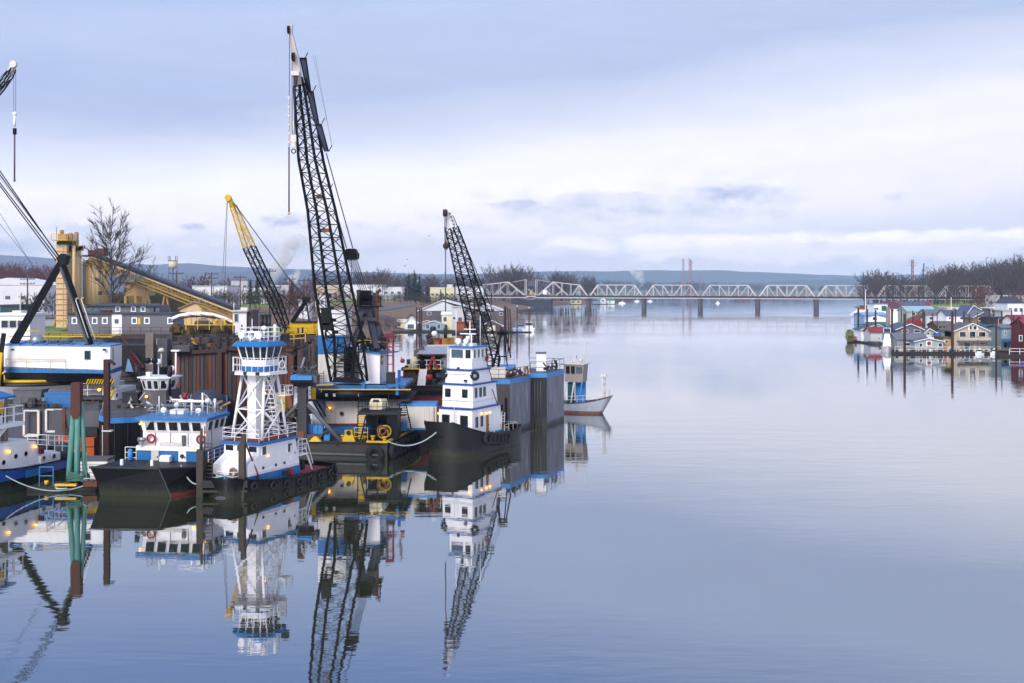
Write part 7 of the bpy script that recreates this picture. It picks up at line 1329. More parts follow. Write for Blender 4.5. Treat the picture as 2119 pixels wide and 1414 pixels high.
for k in range(30): p = at(rj.uniform(835, 918), rj.uniform(742, 795), rj.uniform(118.6, 120.5)); m.cbox(p, rj.uniform(.15, .6), .4, rj.uniform(.15, .6), rj.uniform(0, 3))
part('machinery', m, JUNK, RS, w=True, stuff=True)
part('upper_deck_crates', b2(M(), 889, 912, 700, 714, 126, 128).box(wx(914, 126), 126, wz(714, 126), wx(938, 126), 128, wz(700, 126)), mat('amber_crates', (196, 136, 54), .7, .2), RS, w=True); part('red_hose', M().bar(at(906, 700, 125.9), at(910, 710, 125.8), .3), RED, RS, w=True)
part('upper_platform', b2(M(), 884, 950, 714, 717, 125, 129), OFFW, RS, w=True); part('vent_cowl', M().path([at(890, 714, 125.5), at(889, 700, 125.5), at(885, 692, 125.5)], .35, 8), RUST3, RS, w=True); part('radar_scanner', M().cbox(at(958, 692, 125), 2.6, .5, .35).tube(at(962, 715, 125), at(962, 693, 125), .3).tube(at(922, 700, 125), at(921, 680, 125), .2), DARK, RS, w=True)
part('white_ball', M().ball(at(899, 691, 125.5), .38), WHITE2, RS, w=True); part('mast', M().tube(at(921, 700, 125), at(921, 672, 125), .07), RUST, RS, w=True)
# dry dock wing walls
DD = thing('dry_dock', 'grey dry dock wing walls with light blue rims and railings on top', 'dry dock', (0, 0, 0))
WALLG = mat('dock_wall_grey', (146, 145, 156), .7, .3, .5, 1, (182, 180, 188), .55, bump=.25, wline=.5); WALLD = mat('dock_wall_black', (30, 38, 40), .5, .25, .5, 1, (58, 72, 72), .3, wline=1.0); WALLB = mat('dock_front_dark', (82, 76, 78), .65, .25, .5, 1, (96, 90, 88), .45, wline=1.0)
def wing(P, ztop, nm):
    zr = ztop - .55
    part('wall', M().prism(P, -1, zr), WALLG, DD, w=True); c = sum((V((*p, 0)) for p in P), V()) / len(P); Q = [tuple((V((*p, 0)) - c).normalized() * .06 + V((*p, 0)))[:2] for p in P]
    part('rim_band', M().prism(Q, zr + .002, ztop), LBLUE, DD, w=True); part('deck_plate', M().prism([tuple((V((*p, 0)) - c) * .985 + c)[:2] for p in P], ztop + .004, ztop + .03), MIDG, DD, w=True)
A = [(wx(1008, 118), 118), (wx(1055.5, 118), 118), (wx(1097.5, 124), 124), (wx(1097, 124) - 4.2, 126)]
B = [(wx(1097.8, 124.6), 124.6), (wx(1132, 124.6), 124.6), (wx(1167, 130.3), 130.3), (wx(1167, 130.3) - 4.2, 132)]
zA, zB = wz(785, 118), wz(772, 124.6); wing(A, zA, 'A'); wing(B, zB, 'B')
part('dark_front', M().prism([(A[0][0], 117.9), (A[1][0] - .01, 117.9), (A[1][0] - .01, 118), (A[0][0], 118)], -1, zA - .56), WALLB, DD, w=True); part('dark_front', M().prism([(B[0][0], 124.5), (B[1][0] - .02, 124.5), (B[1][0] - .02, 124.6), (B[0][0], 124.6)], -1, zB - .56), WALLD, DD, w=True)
for k in range(3): part('vertical_pipe', M().tube((B[0][0] + .5 + .35 * k, 124.4, 0), (B[0][0] + .5 + .35 * k, 124.4, zB - 1), .05), GREYST, DD, w=True)
[part('tyre_mark', M().box(A[1][0] - 1.6 + .5 * k, 117.86, 1.2 + .9 * (k % 2), A[1][0] - 1.3 + .5 * k, 117.9, 2.6 + .7 * (k % 3)), BLACK, DD, w=True) for k in range(3)]; part('log_boom', M().tube(at(1086, 898, 118.5), at(1167, 874, 129.6), .09, n=6), GREYST, DD, w=True); part('floor_pontoon', M().box(A[0][0] - 12, 124, -1, B[0][0] + .4, 160, .5), RUST3, DD, w=True)
part('deck_railing', M().rail([(*A[0], zA), (*A[1], zA), (*A[2], zA)], 1.1, 2, 1.6, .035), MAROON, DD, w=True); part('deck_railing', M().rail([(*B[0], zB), (*B[1], zB), (*B[2], zB), (*B[3], zB)], 1.3, 2, 1.6, .035), RUST3, DD, w=True)
part('white_box', M().box(wx(1110, 127), 127, zB, wx(1130, 127), 128.6, wz(732, 127)), WHITE2, DD, w=True); part('box_lid', M().box(wx(1109, 127), 126.9, wz(732, 127) + .003, wx(1131, 127), 128.7, wz(730, 127)), GREYST, DD, w=True)
m = M()
for k in range(26): x_ = rj.uniform(.1, .95); p = V((*A[1], zA)).lerp(V((*A[2], zA)), x_) + V((-.5, .3, rj.uniform(.1, 1))); m.tube(p, p + V((rj.uniform(-.3, .3), rj.uniform(-.3, .3), rj.uniform(-.5, .5))), rj.uniform(.05, .15), n=5)
for k in range(20): p = V((*B[1], zB)).lerp(V((*B[2], zB)), rj.uniform(.1, .9)) + V((-.6, .3, rj.uniform(.1, 1))); m.tube(p, p + V((rj.uniform(-.3, .3), rj.uniform(-.3, .3), rj.uniform(-.5, .5))), rj.uniform(.05, .15), n=5)
part('deck_winches', m, RUST3, DD, w=True, stuff=True); p = V((*A[1], zA)).lerp(V((*A[2], zA)), .75); part('hanging_hoses', M().torus(p + V((.1, 0, .6)), (1, -.4, 0), .5, .1, 14, 5).torus(p + V((.15, .3, .4)), (1, -.4, 0), .5, .09, 14, 5), mat('ochre_hose', (170, 140, 80), .8), DD, w=True)
part('white_gear_box', M().box(wx(1014, 120), 119.6, zA, wx(1046, 120), 121.5, zA + 1.1), OFFW, DD, w=True)
# second crane
C2 = thing('dock_crane', 'smaller black lattice boom crane with white head on the dry dock', 'crane', tuple(at(1020, 785, 122)))
def s4(px, py, hw, Y, hd=.55): d = (at(1012, 760, 122) - at(932, 460, 117)).normalized(); r_ = V((-d.z, 0, d.x)).normalized(); r_ = r_ if r_.x > 0 else -r_; return (at(px, py, Y), r_ * hw * Y / FPX, V((hd * .5, hd, 0)))
lattice(C2, [s4(1020, 782, 2, 122, .5), s4(1012, 748, 16, 121.6, .8), s4(990, 668, 17, 120.5, .8), s4(948, 514, 11, 118), s4(934, 470, 8, 117.3)], BOOM, BOOM, .10, .05, 26)
part('boom_head', M().loft([[at(926, 474, 116.6), at(943, 468, 116.6), at(943, 468, 117.6), at(926, 474, 117.6)], [at(921, 448, 116.4), at(935, 446, 116.4), at(935, 446, 117.4), at(921, 448, 117.4)], [at(918, 434, 116.3), at(930, 432, 116.3), at(930, 432, 117.3), at(918, 434, 117.3)]]), WHITE, C2, w=True)
for k in range(4): part('head_hole', M().disc(at(931 + 2.6 * k, 442 + 7.5 * k, 116.3 + .05 * k), (0, 1, 0), .09, .3, 8), DARK, C2, w=True)
part('head_sheave', M().disc(at(921, 441, 116.1), (1, .2, 0), .4, .4, 12), RUST3, C2, w=True)
cables(C2, [(at(922, 448, 116), at(922, 645, 116)), (at(919.5, 448, 116), at(920.5, 505, 116)), (at(924, 452, 116), at(923.5, 505, 116))], .035); part('hook_block', M().ball(at(923, 509, 116), .36).tube(at(923, 500, 116), at(923, 508, 116), .12), RUST3, C2, w=True); part('hook', M().torus(at(923, 514, 116), (0, 1, 0), .16, .05, 10, 4), RUST3, C2, w=True)
part('hanging_rod', M().tube(at(922, 518, 116), at(922, 645, 116), .06), mat('dull_mauve_rod', (110, 92, 110), .6), C2, w=True)
cables(C2, [(at(937, 446, 116.8), at(1019, 642, 121)), (at(972, 552, 118.6), at(1011, 642, 121))], .05, BOOM, 'pendant')
for px in (1011, 1019): part('pendant_block', M().cbox(at(px, 643, 121), .4, .3, .35), RUST3, C2, w=True)
cables(C2, [(at(1011, 644, 121), at(1036, 690, 123.5)), (at(1019, 644, 121), at(1040, 690, 123.5))], .025)
for (a, b, w) in [((1037, 692, 123), (1015, 782, 121.5), .17), ((1043, 692, 123), (1052, 778, 124), .13), ((1035, 692, 123.5), (1029, 780, 124), .12), ((1047, 692, 124), (1057, 740, 125), .12), ((1028, 738, 122.5), (1048, 738, 123.5), .14)]: part('gantry_leg', M().bar(at(*a), at(*b), w), BOOM, C2, w=True)
m = M().cbox(at(1040, 690, 123.4), 1.2, .6, .4); [m.disc(at(1036 + 2.6 * k, 688, 123.2), (1, 0, 0), .3, .1, 10) for k in range(4)]; part('gantry_head', m, BOOM, C2, w=True, stuff=True)
part('cab', b2(M(), 992, 1008, 722, 752, 121.5, 123), mat('dark_green_cab', (46, 66, 64), .5), C2, w=True); part('house', b2(M(), 1034, 1062, 764, 786, 123, 126), WHITE, C2, w=True); part('house_roof', b2(M(), 1030, 1068, 759, 764, 122.6, 126.4), LBLUE, C2, w=True); part('blue_bracket', b2(M(), 990, 1014, 757, 762, 121, 122), LBLUE, C2, w=True)
part('blue_railing', M().rail([at(1044, 758, 126), at(1065, 758, 126)], 1.6, 2, .9, .03), LBLUE, C2, w=True); part('crane_base', b2(M(), 1006, 1060, 778, 790, 120.5, 125), DARK, C2, w=True)
# small grey landing boat
SB = thing('pilot_launch', 'small grey work boat with a tall wheelhouse on blue legs and upturned bow', 'workboat', (wx(1192, 139), 139, 0), R(-22))
hull(SB, 9.6, 2.8, .9, 1.0, 0, .35, [(-.5, .32, mat('rusty_red_bottom', (140, 92, 82), .7, .2, 1, 1)), (.32, 100, mat('pale_grey_hull', (176, 182, 192), .6, .15, .8, 1))], t0=.55, p=2.0, flare=.2, rake=1.8, stern=.9, blunt=.4, deck=LBLUE, trim=MIDG)
part('wheelhouse', M().loft([[(-1.2, -.9, 4.0), (1.2, -.9, 4.0), (1.2, .9, 4.0), (-1.2, .9, 4.0)], [(-1.35, -.95, 6.3), (1.35, -.95, 6.3), (1.35, .95, 6.3), (-1.35, .95, 6.3)]]), mat('mushroom_paint', (164, 156, 150), .6, .08), SB)
part('roof', M().box(-1.5, -1.1, 6.302, 1.5, 1.1, 6.42), OFFW, SB)
for x in (-.8, -.1): window(SB, (x, -.97, 5.6), (0, -1), .45, .9, MIDG, GLASS, fr=.04)
window(SB, (.75, -.97, 5.6), (0, -1), .7, .7, MIDG, GLASSB, fr=.04); window(SB, (-1.33, 0, 5.6), (-1, 0), .9, .8, MIDG, GLASS, fr=.04)
for x in (-1.1, 0, 1.1): part('leg', M().bar((x, -.8, 4.0), (x - .4, -.95, 1.0), .16), OFFW if x < 1 else LBLUE, SB)
part('blue_screen', M().box(-.2, .3, 1.0, 1.2, .5, 4.0), LBLUE, SB); part('stair', M().ladder((-1.4, -1, 4.0), (-2.3, -1.1, 1.2), .5, (0, 1, 0), 8, .05), OFFW, SB); part('green_hatch', M().box(-1.0, -.5, 1.0, -.3, .3, 3.9), mat('dark_teal', (30, 90, 96), .6), SB)
ring_buoy(SB, (-1.5, -.9, 4.5), (1, .6, 0), .36); part('deck_railing', M().rail([(-4.6, -1.35, 1.2), (-1, -1.4, 1.25), (2.2, -1.35, 1.5), (4.2, -.9, 2.1), (4.6, 0, 2.2), (4.2, .9, 2.1)], .9, 2, .9, .035), OFFW, SB)
part('bow_frame', M().rail([(3.8, -.6, 1.9), (3.8, .6, 1.9)], 2.9, 3, .6, .05), OFFW, SB); part('bow_lamp', M().cbox((3.8, 0, 4.9), .7, .4, .3), OFFW, SB)
m = M().torus((.3, 0, 6.9), (0, 1, 0), .5, .06, 14, 5).ball((.6, .3, 6.8), .3).cbox((.1, 0, 7.4), .2, 1.2, .14).tube((.1, 0, 6.4), (.1, 0, 7.4), .06).tube((-.9, .5, 6.4), (-.9, .5, 9.6), .02).tube((1, .5, 6.4), (1, .5, 9.4), .02).cbox((-1.6, -.6, 6.35), .6, .3, .25); part('mast_gear', m, OFFW, SB)

# ================================================================ floating boathouses in mid distance
LOG = mat('wet_log_float', (52, 44, 42), .85, .3, 1)
def fhouse(name, label, px0, px1, pb, pe, pk, wall, roof, ridge='front', depth=9, wins=(), Y=None, cat='floating house', over=.35, flt=True, doors=(), peak=None, wm=WHITE2, gm=GLASSB, rz=0.0):
    """floating house: pb waterline row, pe eaves row, pk ridge row; ridge 'front' shows the gable to the viewer, 'side' shows the roof slope"""
    Y = Y or wl(pb); x0, x1 = wx(px0, Y), wx(px1, Y); xc = (x0 + x1) / 2; hw = (x1 - x0) / 2; ze, zk = wz(pe, Y), wz(pk, Y); zb = .45 if flt else 0
    t = thing(name, label, cat, (xc, Y, 0), rz); 
    if flt: part('log_float', M().box(-hw - .8, -1.0, -.4, hw + .8, depth + .5, .45), LOG, t)
    part('wall', M().box(-hw, 0, zb, hw, depth, ze), wall, t)
    if ridge == 'front':
        px_ = 0 if peak is None else (wx(peak, Y) - xc); part('gable', M().prismy([(-hw, ze + .002), (hw, ze + .002), (px_, zk)], 0.0, depth), wall, t)
        for s, e in ((-1, -hw - over), (1, hw + over)):
            th = .22; dz = -(over) * (zk - ze) / hw
            a = (px_, zk); b = (e, ze + dz); part('roof_slope', M().prismy([(a[0], a[1] + .01), (b[0], b[1] + .01), (b[0], b[1] + th), (a[0], a[1] + th)] if s > 0 else [(b[0], b[1] + .01), (a[0], a[1] + .01), (a[0], a[1] + th), (b[0], b[1] + th)], -over, depth + over), roof, t)
            part('barge_board', M().bar((a[0], -over - .03, a[1] + .1), (b[0], -over - .03, b[1] + .1), .18), wm, t)
    elif ridge == 'side':
        m = M().prismx([(-over, ze - .1), (depth / 2, zk), (depth + over, ze - .1), (depth + over, ze + .1), (depth / 2, zk + .2), (-over, ze + .1)], -hw - over, hw + over); part('roof', m, roof, t)
        part('gable', M().prismx([(0.02, ze + .002), (depth - .02, ze + .002), (depth / 2, zk - .05)], -hw + .02, hw - .02), wall, t)
    else: part('roof', M().box(-hw - over, -over, ze + .002, hw + over, depth + over, ze + .25), roof, t)
    for (wxp, wyp, ww, wh) in wins: window(t, (wx(wxp, Y) - xc, -.01, wz(wyp, Y)), (0, -1), ww * Y / FPX, wh * Y / FPX, wm, gm, fr=.1)
    for (wxp, ww, wh) in doors: door(t, (wx(wxp, Y) - xc, -.02, zb + wh * Y / FPX / 2), (0, -1), ww * Y / FPX, wh * Y / FPX, OFFW)
    return t
WOODG = mat('weathered_grey_boards', (112, 106, 110), .85, .15, .8, 1, (86, 78, 80), .3); METALR = mat('pale_metal_roof', (214, 214, 220), .5, .05, .3); CEDAR = mat('cedar_siding', (176, 96, 60), .8, .15, .8, 1); BLUEG = mat('pale_blue_siding', (150, 172, 190), .7, .08); SAGE = mat('pale_sage_siding', (176, 184, 168), .7, .08); SHEETW = mat('grey_white_panel', (196, 198, 196), .7, .06); BEIGEH = mat('beige_siding', (196, 184, 160), .7, .1)
bh = fhouse('boathouse', 'largest grey boathouse with broad pale gable roof left of the dock crane boom', 866, 1000, 683, 644, 622, WOODG, METALR, 'front', 26, [(888, 649, 8, 6)], Y=425, over=.8, peak=915)
part('gable_face', M().prismy([(wx(866, 425) - bh.location.x, wz(643.5, 425)), (wx(963, 425) - bh.location.x, wz(643.5, 425)), (wx(915, 425) - bh.location.x, wz(623.5, 425))], -.12, -.02), METALR, bh)
bh = fhouse('boathouse', 'grey boathouse with pale gable roof right of the dock crane boom', 985, 1042, 682, 643, 630, WOODG, METALR, 'front', 24, [(1009, 650, 7, 5), (1037, 650, 7, 5)], Y=432, over=.8, peak=1005)
part('gable_face', M().prismy([(wx(985, 432) - bh.location.x, wz(643.5, 432)), (wx(1042, 432) - bh.location.x, wz(643.5, 432)), (wx(1005, 432) - bh.location.x, wz(631, 432))], -.12, -.02), METALR, bh)
for k in range(11): part('wall_board', M().box(wx(869 + 8.6 * k, 425) - 1, 424.85, .5, wx(869 + 8.6 * k, 425) - .8, 425, wz(645, 425)), WOODG, bpy.data.objects['boathouse'], w=True)
fhouse('floating_house', 'white gabled floating house with green tinted window at the left end', 837, 863, 683, 669, 657, WHITE2, WHITE2, 'front', 9, [(850, 676, 13, 9)], Y=418)
fhouse('floating_house', 'cream side wing floating house beside the white gabled one', 822, 838, 683, 667, 662, CREAM, CREAM, 'side', 9, [(834, 667.5, 2, 2)], Y=421)
fhouse('floating_house', 'pale blue low gabled floating house with two white windows', 874, 920, 684, 672, 665, BLUEG, BLUEG, 'front', 9, [(885, 676, 7, 9), (908, 676, 6, 9)], Y=408)
fhouse('floating_house', 'small peach roofed cabin behind the pale blue floating house', 872, 896, 683, 668, 664, mat('peach_siding', (206, 160, 130), .7), mat('peach_roof', (190, 140, 112), .7), 'front', 6, (), Y=420, flt=False)
fhouse('floating_house', 'cream two storey floating house with a lean to roof', 914, 936, 684, 651, 646, CREAM, WHITE2, 'side', 8, [(921, 661, 7, 9), (922, 676, 7, 6)], Y=412)
fhouse('floating_house', 'tall grey white box shaped floating house in front of the large boathouse', 935, 961, 684, 636, 636, SHEETW, SHEETW, 'flat', 8, [(940, 659, 6, 5), (952, 662, 8, 10)], Y=410)
fhouse('floating_house', 'cedar brown lower floating house with balcony behind the boom', 944, 980, 684, 668, 668, CEDAR, CEDAR, 'flat', 7, (), Y=403)
fhouse('floating_house', 'white upper storey with red framed opening behind the boom', 962, 976, 683, 645, 645, WHITE2, MAROON, 'flat', 6, [(963, 656, 5, 9)], Y=414, flt=False)
fhouse('floating_garage', 'brown gabled floating garage with a white roll door', 1002, 1035, 687, 672, 664, mat('brown_boards', (110, 96, 90), .85, .15, .8, 1), WOODG, 'front', 9, (), Y=400)
solo('roll_door', b2(M(), 1009, 1025, 674, 685, 399.8, 400), OFFW, 'white roll door on the brown floating garage', 'door', (0, 0, 0))
fhouse('floating_house', 'low white canopy house partly hidden by the boom base', 1036, 1046, 686, 676, 674, WOODG, METALR, 'side', 5, (), Y=402)
solo('balcony', M().rail([at(944, 668, 402), at(980, 668, 402)], 1.3, 2, 1.6, .08), CEDAR, 'cedar balcony railing on the floating house', 'railing', (0, 0, 0))
fd = M().box(wx(812, 398), 397, -.3, wx(1062, 398), 401, .5); solo('float_walkway', fd, LOG, 'dark log walkway in front of the floating houses', 'walkway', (0, 0, 0))
solo('access_ramp', M().bar(at(770, 652, 430), at(826, 672, 412), 1.2).rail([at(770, 650, 430), at(826, 670, 412)], 1.2, 2, 3, .12), GREYST, 'long pale ramp from the bank down to the floating houses', 'ramp', (0, 0, 0))
solo('dome_grill', M().ball((0, 0, 0), 1.3, 10, .7), DARK, 'dark domed cover in front of the pale blue floating house', 'cover', tuple(at(896, 680, 399)))
for px, pt_, pb, Y, w_, lb in [(862, 636, 685, 404, 3, 'leftmost dark piling beside the white floating house'), (868.5, 638, 688, 398, 3, 'dark piling just left of the pale blue floating house'), (872, 637, 688, 397.5, 3, 'second of the close pair of dark pilings by the pale blue house'), (926, 635, 640, 430, 2.5, 'short dark piling above the cream two storey house'), (941, 588, 640, 470, 2.2, 'tall thin piling behind the large boathouse roof'), (982, 572, 680, 410, 4, 'tall rust piling directly beside the dock crane boom'), (1017, 606, 645, 440, 2.5, 'rust piling above the right boathouse roof'), (962, 646, 690, 398, 3, 'piling in front of the white upper storey'), (1044, 634, 690, 396, 4, 'dark piling at the right end of the boathouses'), (1070, 635, 0, 0, 2.6, 'slim dark piling with white cap left of the moored cruiser'), (1095, 638, 0, 0, 2.6, 'slim dark piling with white cap beside the moored cruiser')]:
    if not Y: Y = wl(690) 
    o = thing('piling', lb, 'piling', (wx(px, Y), Y, 0)); part('shaft', M().tube((0, 0, -3), (0, 0, wz(pt_, Y)), w_ * Y / FPX / 2, n=8), PILE, o)
    if 'white cap' in lb: part('cap', M().lathe((0, 0, wz(pt_, Y)), [(.3, 0), (.05, .5)], 8), WHITE2, o)
for k, px in enumerate((1048, 1052, 1056)): solo('dolphin_pile', M().tube(at(px + k, 688, 396) - V((0, 0, 1)), at(px - 2 + k * .5, 634 + 3 * k, 397), .28, n=8), PILE, ['leaning brown dolphin pile nearest the boathouse', 'middle leaning brown dolphin pile', 'outer leaning brown dolphin pile'][k], 'piling', (0, 0, 0), group='leaning dolphin piles')
def cruiser(name, label, px, pb, L, hgt, rz, hullm, cabm, stripe=None, Y=None, cat='boat', cover=None):
    Y = Y or wl(pb); t = thing(name, label, cat, (wx(px, Y), Y, 0), rz)
    hull(t, L, L * .34, L * .09, L * .07, 0, L * .03, [(-.3, L * .05, hullm), (L * .05, 100, stripe or hullm)], t0=.45, p=2, flare=.2, rake=L * .1, stern=.92, blunt=.08, deck=OFFW, trim=WHITE2)
    z = L * .09
    part('cabin', M().loft([[(-L * .22, -L * .13, z), (L * .22, -L * .11, z), (L * .22, L * .11, z), (-L * .22, L * .13, z)], [(-L * .2, -L * .12, z + hgt * .5), (L * .1, -L * .10, z + hgt * .5), (L * .1, L * .10, z + hgt * .5), (-L * .2, L * .12, z + hgt * .5)]]), cabm, t)
    part('windscreen', M().loft([[(-L * .2, -L * .105, z + hgt * .5 + .01), (L * .08, -L * .09, z + hgt * .5 + .01), (L * .08, L * .09, z + hgt * .5 + .01), (-L * .2, L * .105, z + hgt * .5 + .01)], [(-L * .2, -L * .095, z + hgt * .8), (L * .02, -L * .08, z + hgt * .8), (L * .02, L * .08, z + hgt * .8), (-L * .2, L * .095, z + hgt * .8)]]), GLASS, t)
    part('hardtop', M().box(-L * .22, -L * .11, z + hgt * .8 + .01, L * .05, L * .11, z + hgt * .8 + .12), cover or cabm, t); part('arch', M().path([(-L * .1, -L * .1, z + hgt * .8), (-L * .13, -L * .1, z + hgt * 1.05), (-L * .13, L * .1, z + hgt * 1.05), (-L * .1, L * .1, z + hgt * .8)], .07), cabm, t); return t
cruiser('motor_cruiser', 'white motor cruiser moored by the slim capped piling', 1096, 686, 7.5, 3.2, R(-60), WHITE2, WHITE2); cruiser('motor_boat', 'blue and white covered motor boat left of the cruiser', 1080, 684, 7, 1.9, R(-10), mat('lilac_blue_cover', (150, 166, 210), .6), mat('lilac_blue_cover', (150, 166, 210), .6))
solo('float_dock', M().box(wx(1040, 400), 399, -.2, wx(1100, 400), 400.5, .35), LOG, 'thin brown dock finger beneath the moored cruiser', 'dock', (0, 0, 0))
# houseboats beyond the bridge
fhouse('houseboat', 'cream houseboat seen under the first bridge span', 1181, 1203, 630.5, 621, 617, CREAM, GREEN, 'side', 12, [(1186, 625, 4, 4), (1197, 625, 4, 4)], Y=1150)
fhouse('houseboat', 'pale blue houseboat right of the first bridge pier', 1227, 1240, 630, 618, 615, BLUEG, LWH, 'front', 12, [(1231, 622, 4, 3), (1236, 622, 3, 3)], Y=1150)
fhouse('houseboat', 'white houseboat in the middle of the row beyond the bridge', 1242, 1254, 629.5, 620, 617, LWH, ROOFG, 'front', 12, [(1248, 623, 4, 3)], Y=1170)
fhouse('houseboat', 'small green roofed houseboat at the right of the row beyond the bridge', 1256, 1272, 629, 622, 618, LWH, GREEN, 'side', 10, [(1262, 625, 3, 3)], Y=1180)
cruiser('motor_boat', 'tiny white boat on the far water right of the houseboats', 1287, 628, 8, 3, R(180), WHITE2, WHITE2, Y=1240); cruiser('motor_boat', 'tiny white boat just left of the second bridge pier', 1318, 624, 7, 3, R(180), WHITE2, WHITE2, Y=1450); cruiser('motor_boat', 'tiny white boat right of the second bridge pier', 1345, 624, 7, 3, R(180), WHITE2, WHITE2, Y=1450); cruiser('sail_buoy_boat', 'tiny white vessel near the third bridge pier', 1485, 628, 5, 4, R(180), WHITE2, WHITE2, Y=1250)
for k, (px, n) in enumerate([(1540, 9), (1590, 10), (1640, 10)]):
    Y = 1500 + 150 * k; m = M()
    m.box(wx(px - 12, Y), Y, -.2, wx(px + 26, Y), Y + 60, .7)
    rr = random.Random(k)
    for j in range(n): c = V((wx(px + rr.uniform(-10, 24), Y), Y + rr.uniform(0, 50), 1.5)); m.cbox(c, rr.uniform(5, 12), 5, rr.uniform(2, 5))
    solo('far_marina', m, mat('far_marina_mix', (120, 112, 124), .8, .6, .15), ['nearest part of the low marina row beyond the fourth bridge pier', 'middle part of the low marina row beyond the bridge', 'farthest part of the low marina row beyond the bridge'][k], 'marina', (0, 0, 0))
# ================================================================ floating homes on the right
def RX(z): return 1740 + z / 5.591
def RY(z): return 600 + z / 5.591
GR1 = mat('slate_siding', (126, 126, 140), .75, .08); GR2 = mat('mid_grey_shingles', (128, 130, 142), .8, .15, .8); SKYB = mat('sky_blue_roofing', (140, 180, 218), .6, .08); TEALR = mat('teal_roof', (76, 112, 116), .7, .12); REDR = mat('red_metal_roof', (158, 56, 68), .6, .12); BLUER = mat('slate_blue_roof', (96, 106, 134), .65, .12)
MARR = mat('maroon_roof', (112, 62, 80), .7, .12); ORH = mat('orange_siding', (204, 120, 50), .75, .1); BRNR = mat('brown_grey_roof', (118, 106, 104), .8, .15, .8); TEALS = mat('light_teal_siding', (150, 172, 178), .7, .06); DARKB = mat('dark_slate_boards', (52, 56, 72), .7, .15); TEALG = mat('teal_glass', (40, 120, 116), .15, .2, 1); AQUA = mat('aqua_roof', (164, 192, 202), .6, .08)
def rh(label, zx0, zx1, zb, ze, zk, wall, roof, ridge='front', Y=None, depth=9, wins=(), doors=(), peak=None, name='floating_home', flt=True, wm=WHITE2, gm=GLASS, over=.4):
    return fhouse(name, label, RX(zx0), RX(zx1), RY(zb), RY(ze), RY(zk), wall, roof, ridge, depth, [(RX(a), RY(b), c / 5.591, d / 5.591) for a, b, c, d in wins], Y or wl(RY(zb)), 'floating home', over, flt, [(RX(a), b / 5.591, c / 5.591) for a, b, c in doors], None if peak is None else RX(peak), wm, gm)
# front row
bg = rh('big beige floating home with a wide grey gable roof, glass front and balcony', 1312, 1708, 712, 478, 392, BEIGEH, BRNR, 'front', 268, 8, [(1410, 515, 70, 56), (1522, 520, 66, 74), (1634, 515, 76, 54), (1498, 440, 34, 40), (1552, 440, 34, 40), (1460, 645, 66, 70), (1640, 622, 72, 20)], [(1553, 34, 90)], peak=1520, gm=GLASS)
Y = 268; xb = bg.location.x
part('balcony', M().box(wx(RX(1345), Y) - xb, -1.6, wz(RY(600), Y), wx(RX(1708), Y) - xb, 0, wz(RY(588), Y)), BRNR, bg); part('balcony_railing', M().rail([(wx(RX(1347), Y) - xb, -1.55, wz(RY(588), Y)), (wx(RX(1706), Y) - xb, -1.55, wz(RY(588), Y))], 1.0, 2, 1.0, .05).box(wx(RX(1347), Y) - xb, -1.5, wz(RY(580), Y), wx(RX(1706), Y) - xb, -1.45, wz(RY(552), Y)), mat('balcony_panel', (206, 196, 180), .6), bg)
part('teal_umbrella', M().box(wx(RX(1557), Y) - xb, -1.2, wz(RY(584), Y), wx(RX(1580), Y) - xb, -.9, wz(RY(538), Y)), TEALG, bg)
for zx in (1475, 1573): part('mullion', M().box(wx(RX(zx), Y) - xb, -.1, wz(RY(470), Y), wx(RX(zx), Y) - xb + .3, -.02, wz(RY(408), Y)), WHITE2, bg)
part('left_wing', M().box(wx(RX(1312), Y) - xb, .4, .5, wx(RX(1350), Y) - xb - .02, 6, wz(RY(470), Y)), GR1, bg)
rh('slate grey floating home with blue gable and two white framed windows', 640, 948, 640, 462, 398, GR1, BLUER, 'front', 284, 10, [(742, 480, 66, 26), (882, 480, 66, 24)], peak=805)
rh('long low grey shingled boathouse under the slate gabled home', 650, 1000, 700, 575, 512, mat('grey_stucco', (158, 158, 160), .8, .08), GR2, 'side', 272, 7, [(770, 630, 60, 30)], [])
lr = rh('low white floating home with a life ring sign on its gable', 855, 1185, 705, 600, 566, mat('pale_green_white_boards', (176, 188, 190), .7, .08), BLUER, 'front', 269, 7, [(925, 640, 30, 40), (1150, 640, 40, 44)], peak=1015)
x_ = wx(RX(1018), 269) - lr.location.x; part('sign_board', M().box(x_ - .72, -.12, wz(RY(652), 269), x_ + .72, -.05, wz(RY(588), 269)), WHITE2, lr); part('life_ring', M().torus((x_, -.2, wz(RY(620), 269)), (0, 1, 0), .38, .12, 16, 6), RED, lr); part('ring_centre', M().disc((x_, -.16, wz(RY(620), 269)), (0, 1, 0), .22, .04), RED, lr)
rh('tan lit porch shed between the life ring home and the beige home', 1186, 1290, 700, 555, 548, mat('lit_tan_boards', (214, 168, 96), .7, .2, 1), BRNR, 'flat', 270, 6, [(1220, 600, 36, 30)], [(1262, 24, 60)])
rh('light teal narrow two storey floating home with a blue awning', 1862, 2000, 706, 440, 412, TEALS, GR2, 'side', 269, 8, [(1905, 640, 40, 60), (1900, 500, 14, 40)], [(1965, 26, 70)])
solo('awning', M().loft([[at(RX(1856), RY(596), 266), at(RX(2024), RY(596), 266), at(RX(2024), RY(590), 269), at(RX(1856), RY(590), 269)], [at(RX(1860), RY(570), 267), at(RX(2020), RY(570), 267), at(RX(2020), RY(566), 269), at(RX(1860), RY(566), 269)]]), mat('blue_awning', (56, 104, 168), .6), 'blue awning on the light teal floating home', 'awning', (0, 0, 0))
rh('dark red floating home cut off by the right edge', 2150, 2400, 740, 420, 340, MAROON, REDR, 'side', 258, 8, [(2080, 560, 30, 60)], [])
rh('low brown deck shed at the lower right', 1812, 1948, 770, 702, 702, RUST3, BRNR, 'flat', 262, 3, [], [])
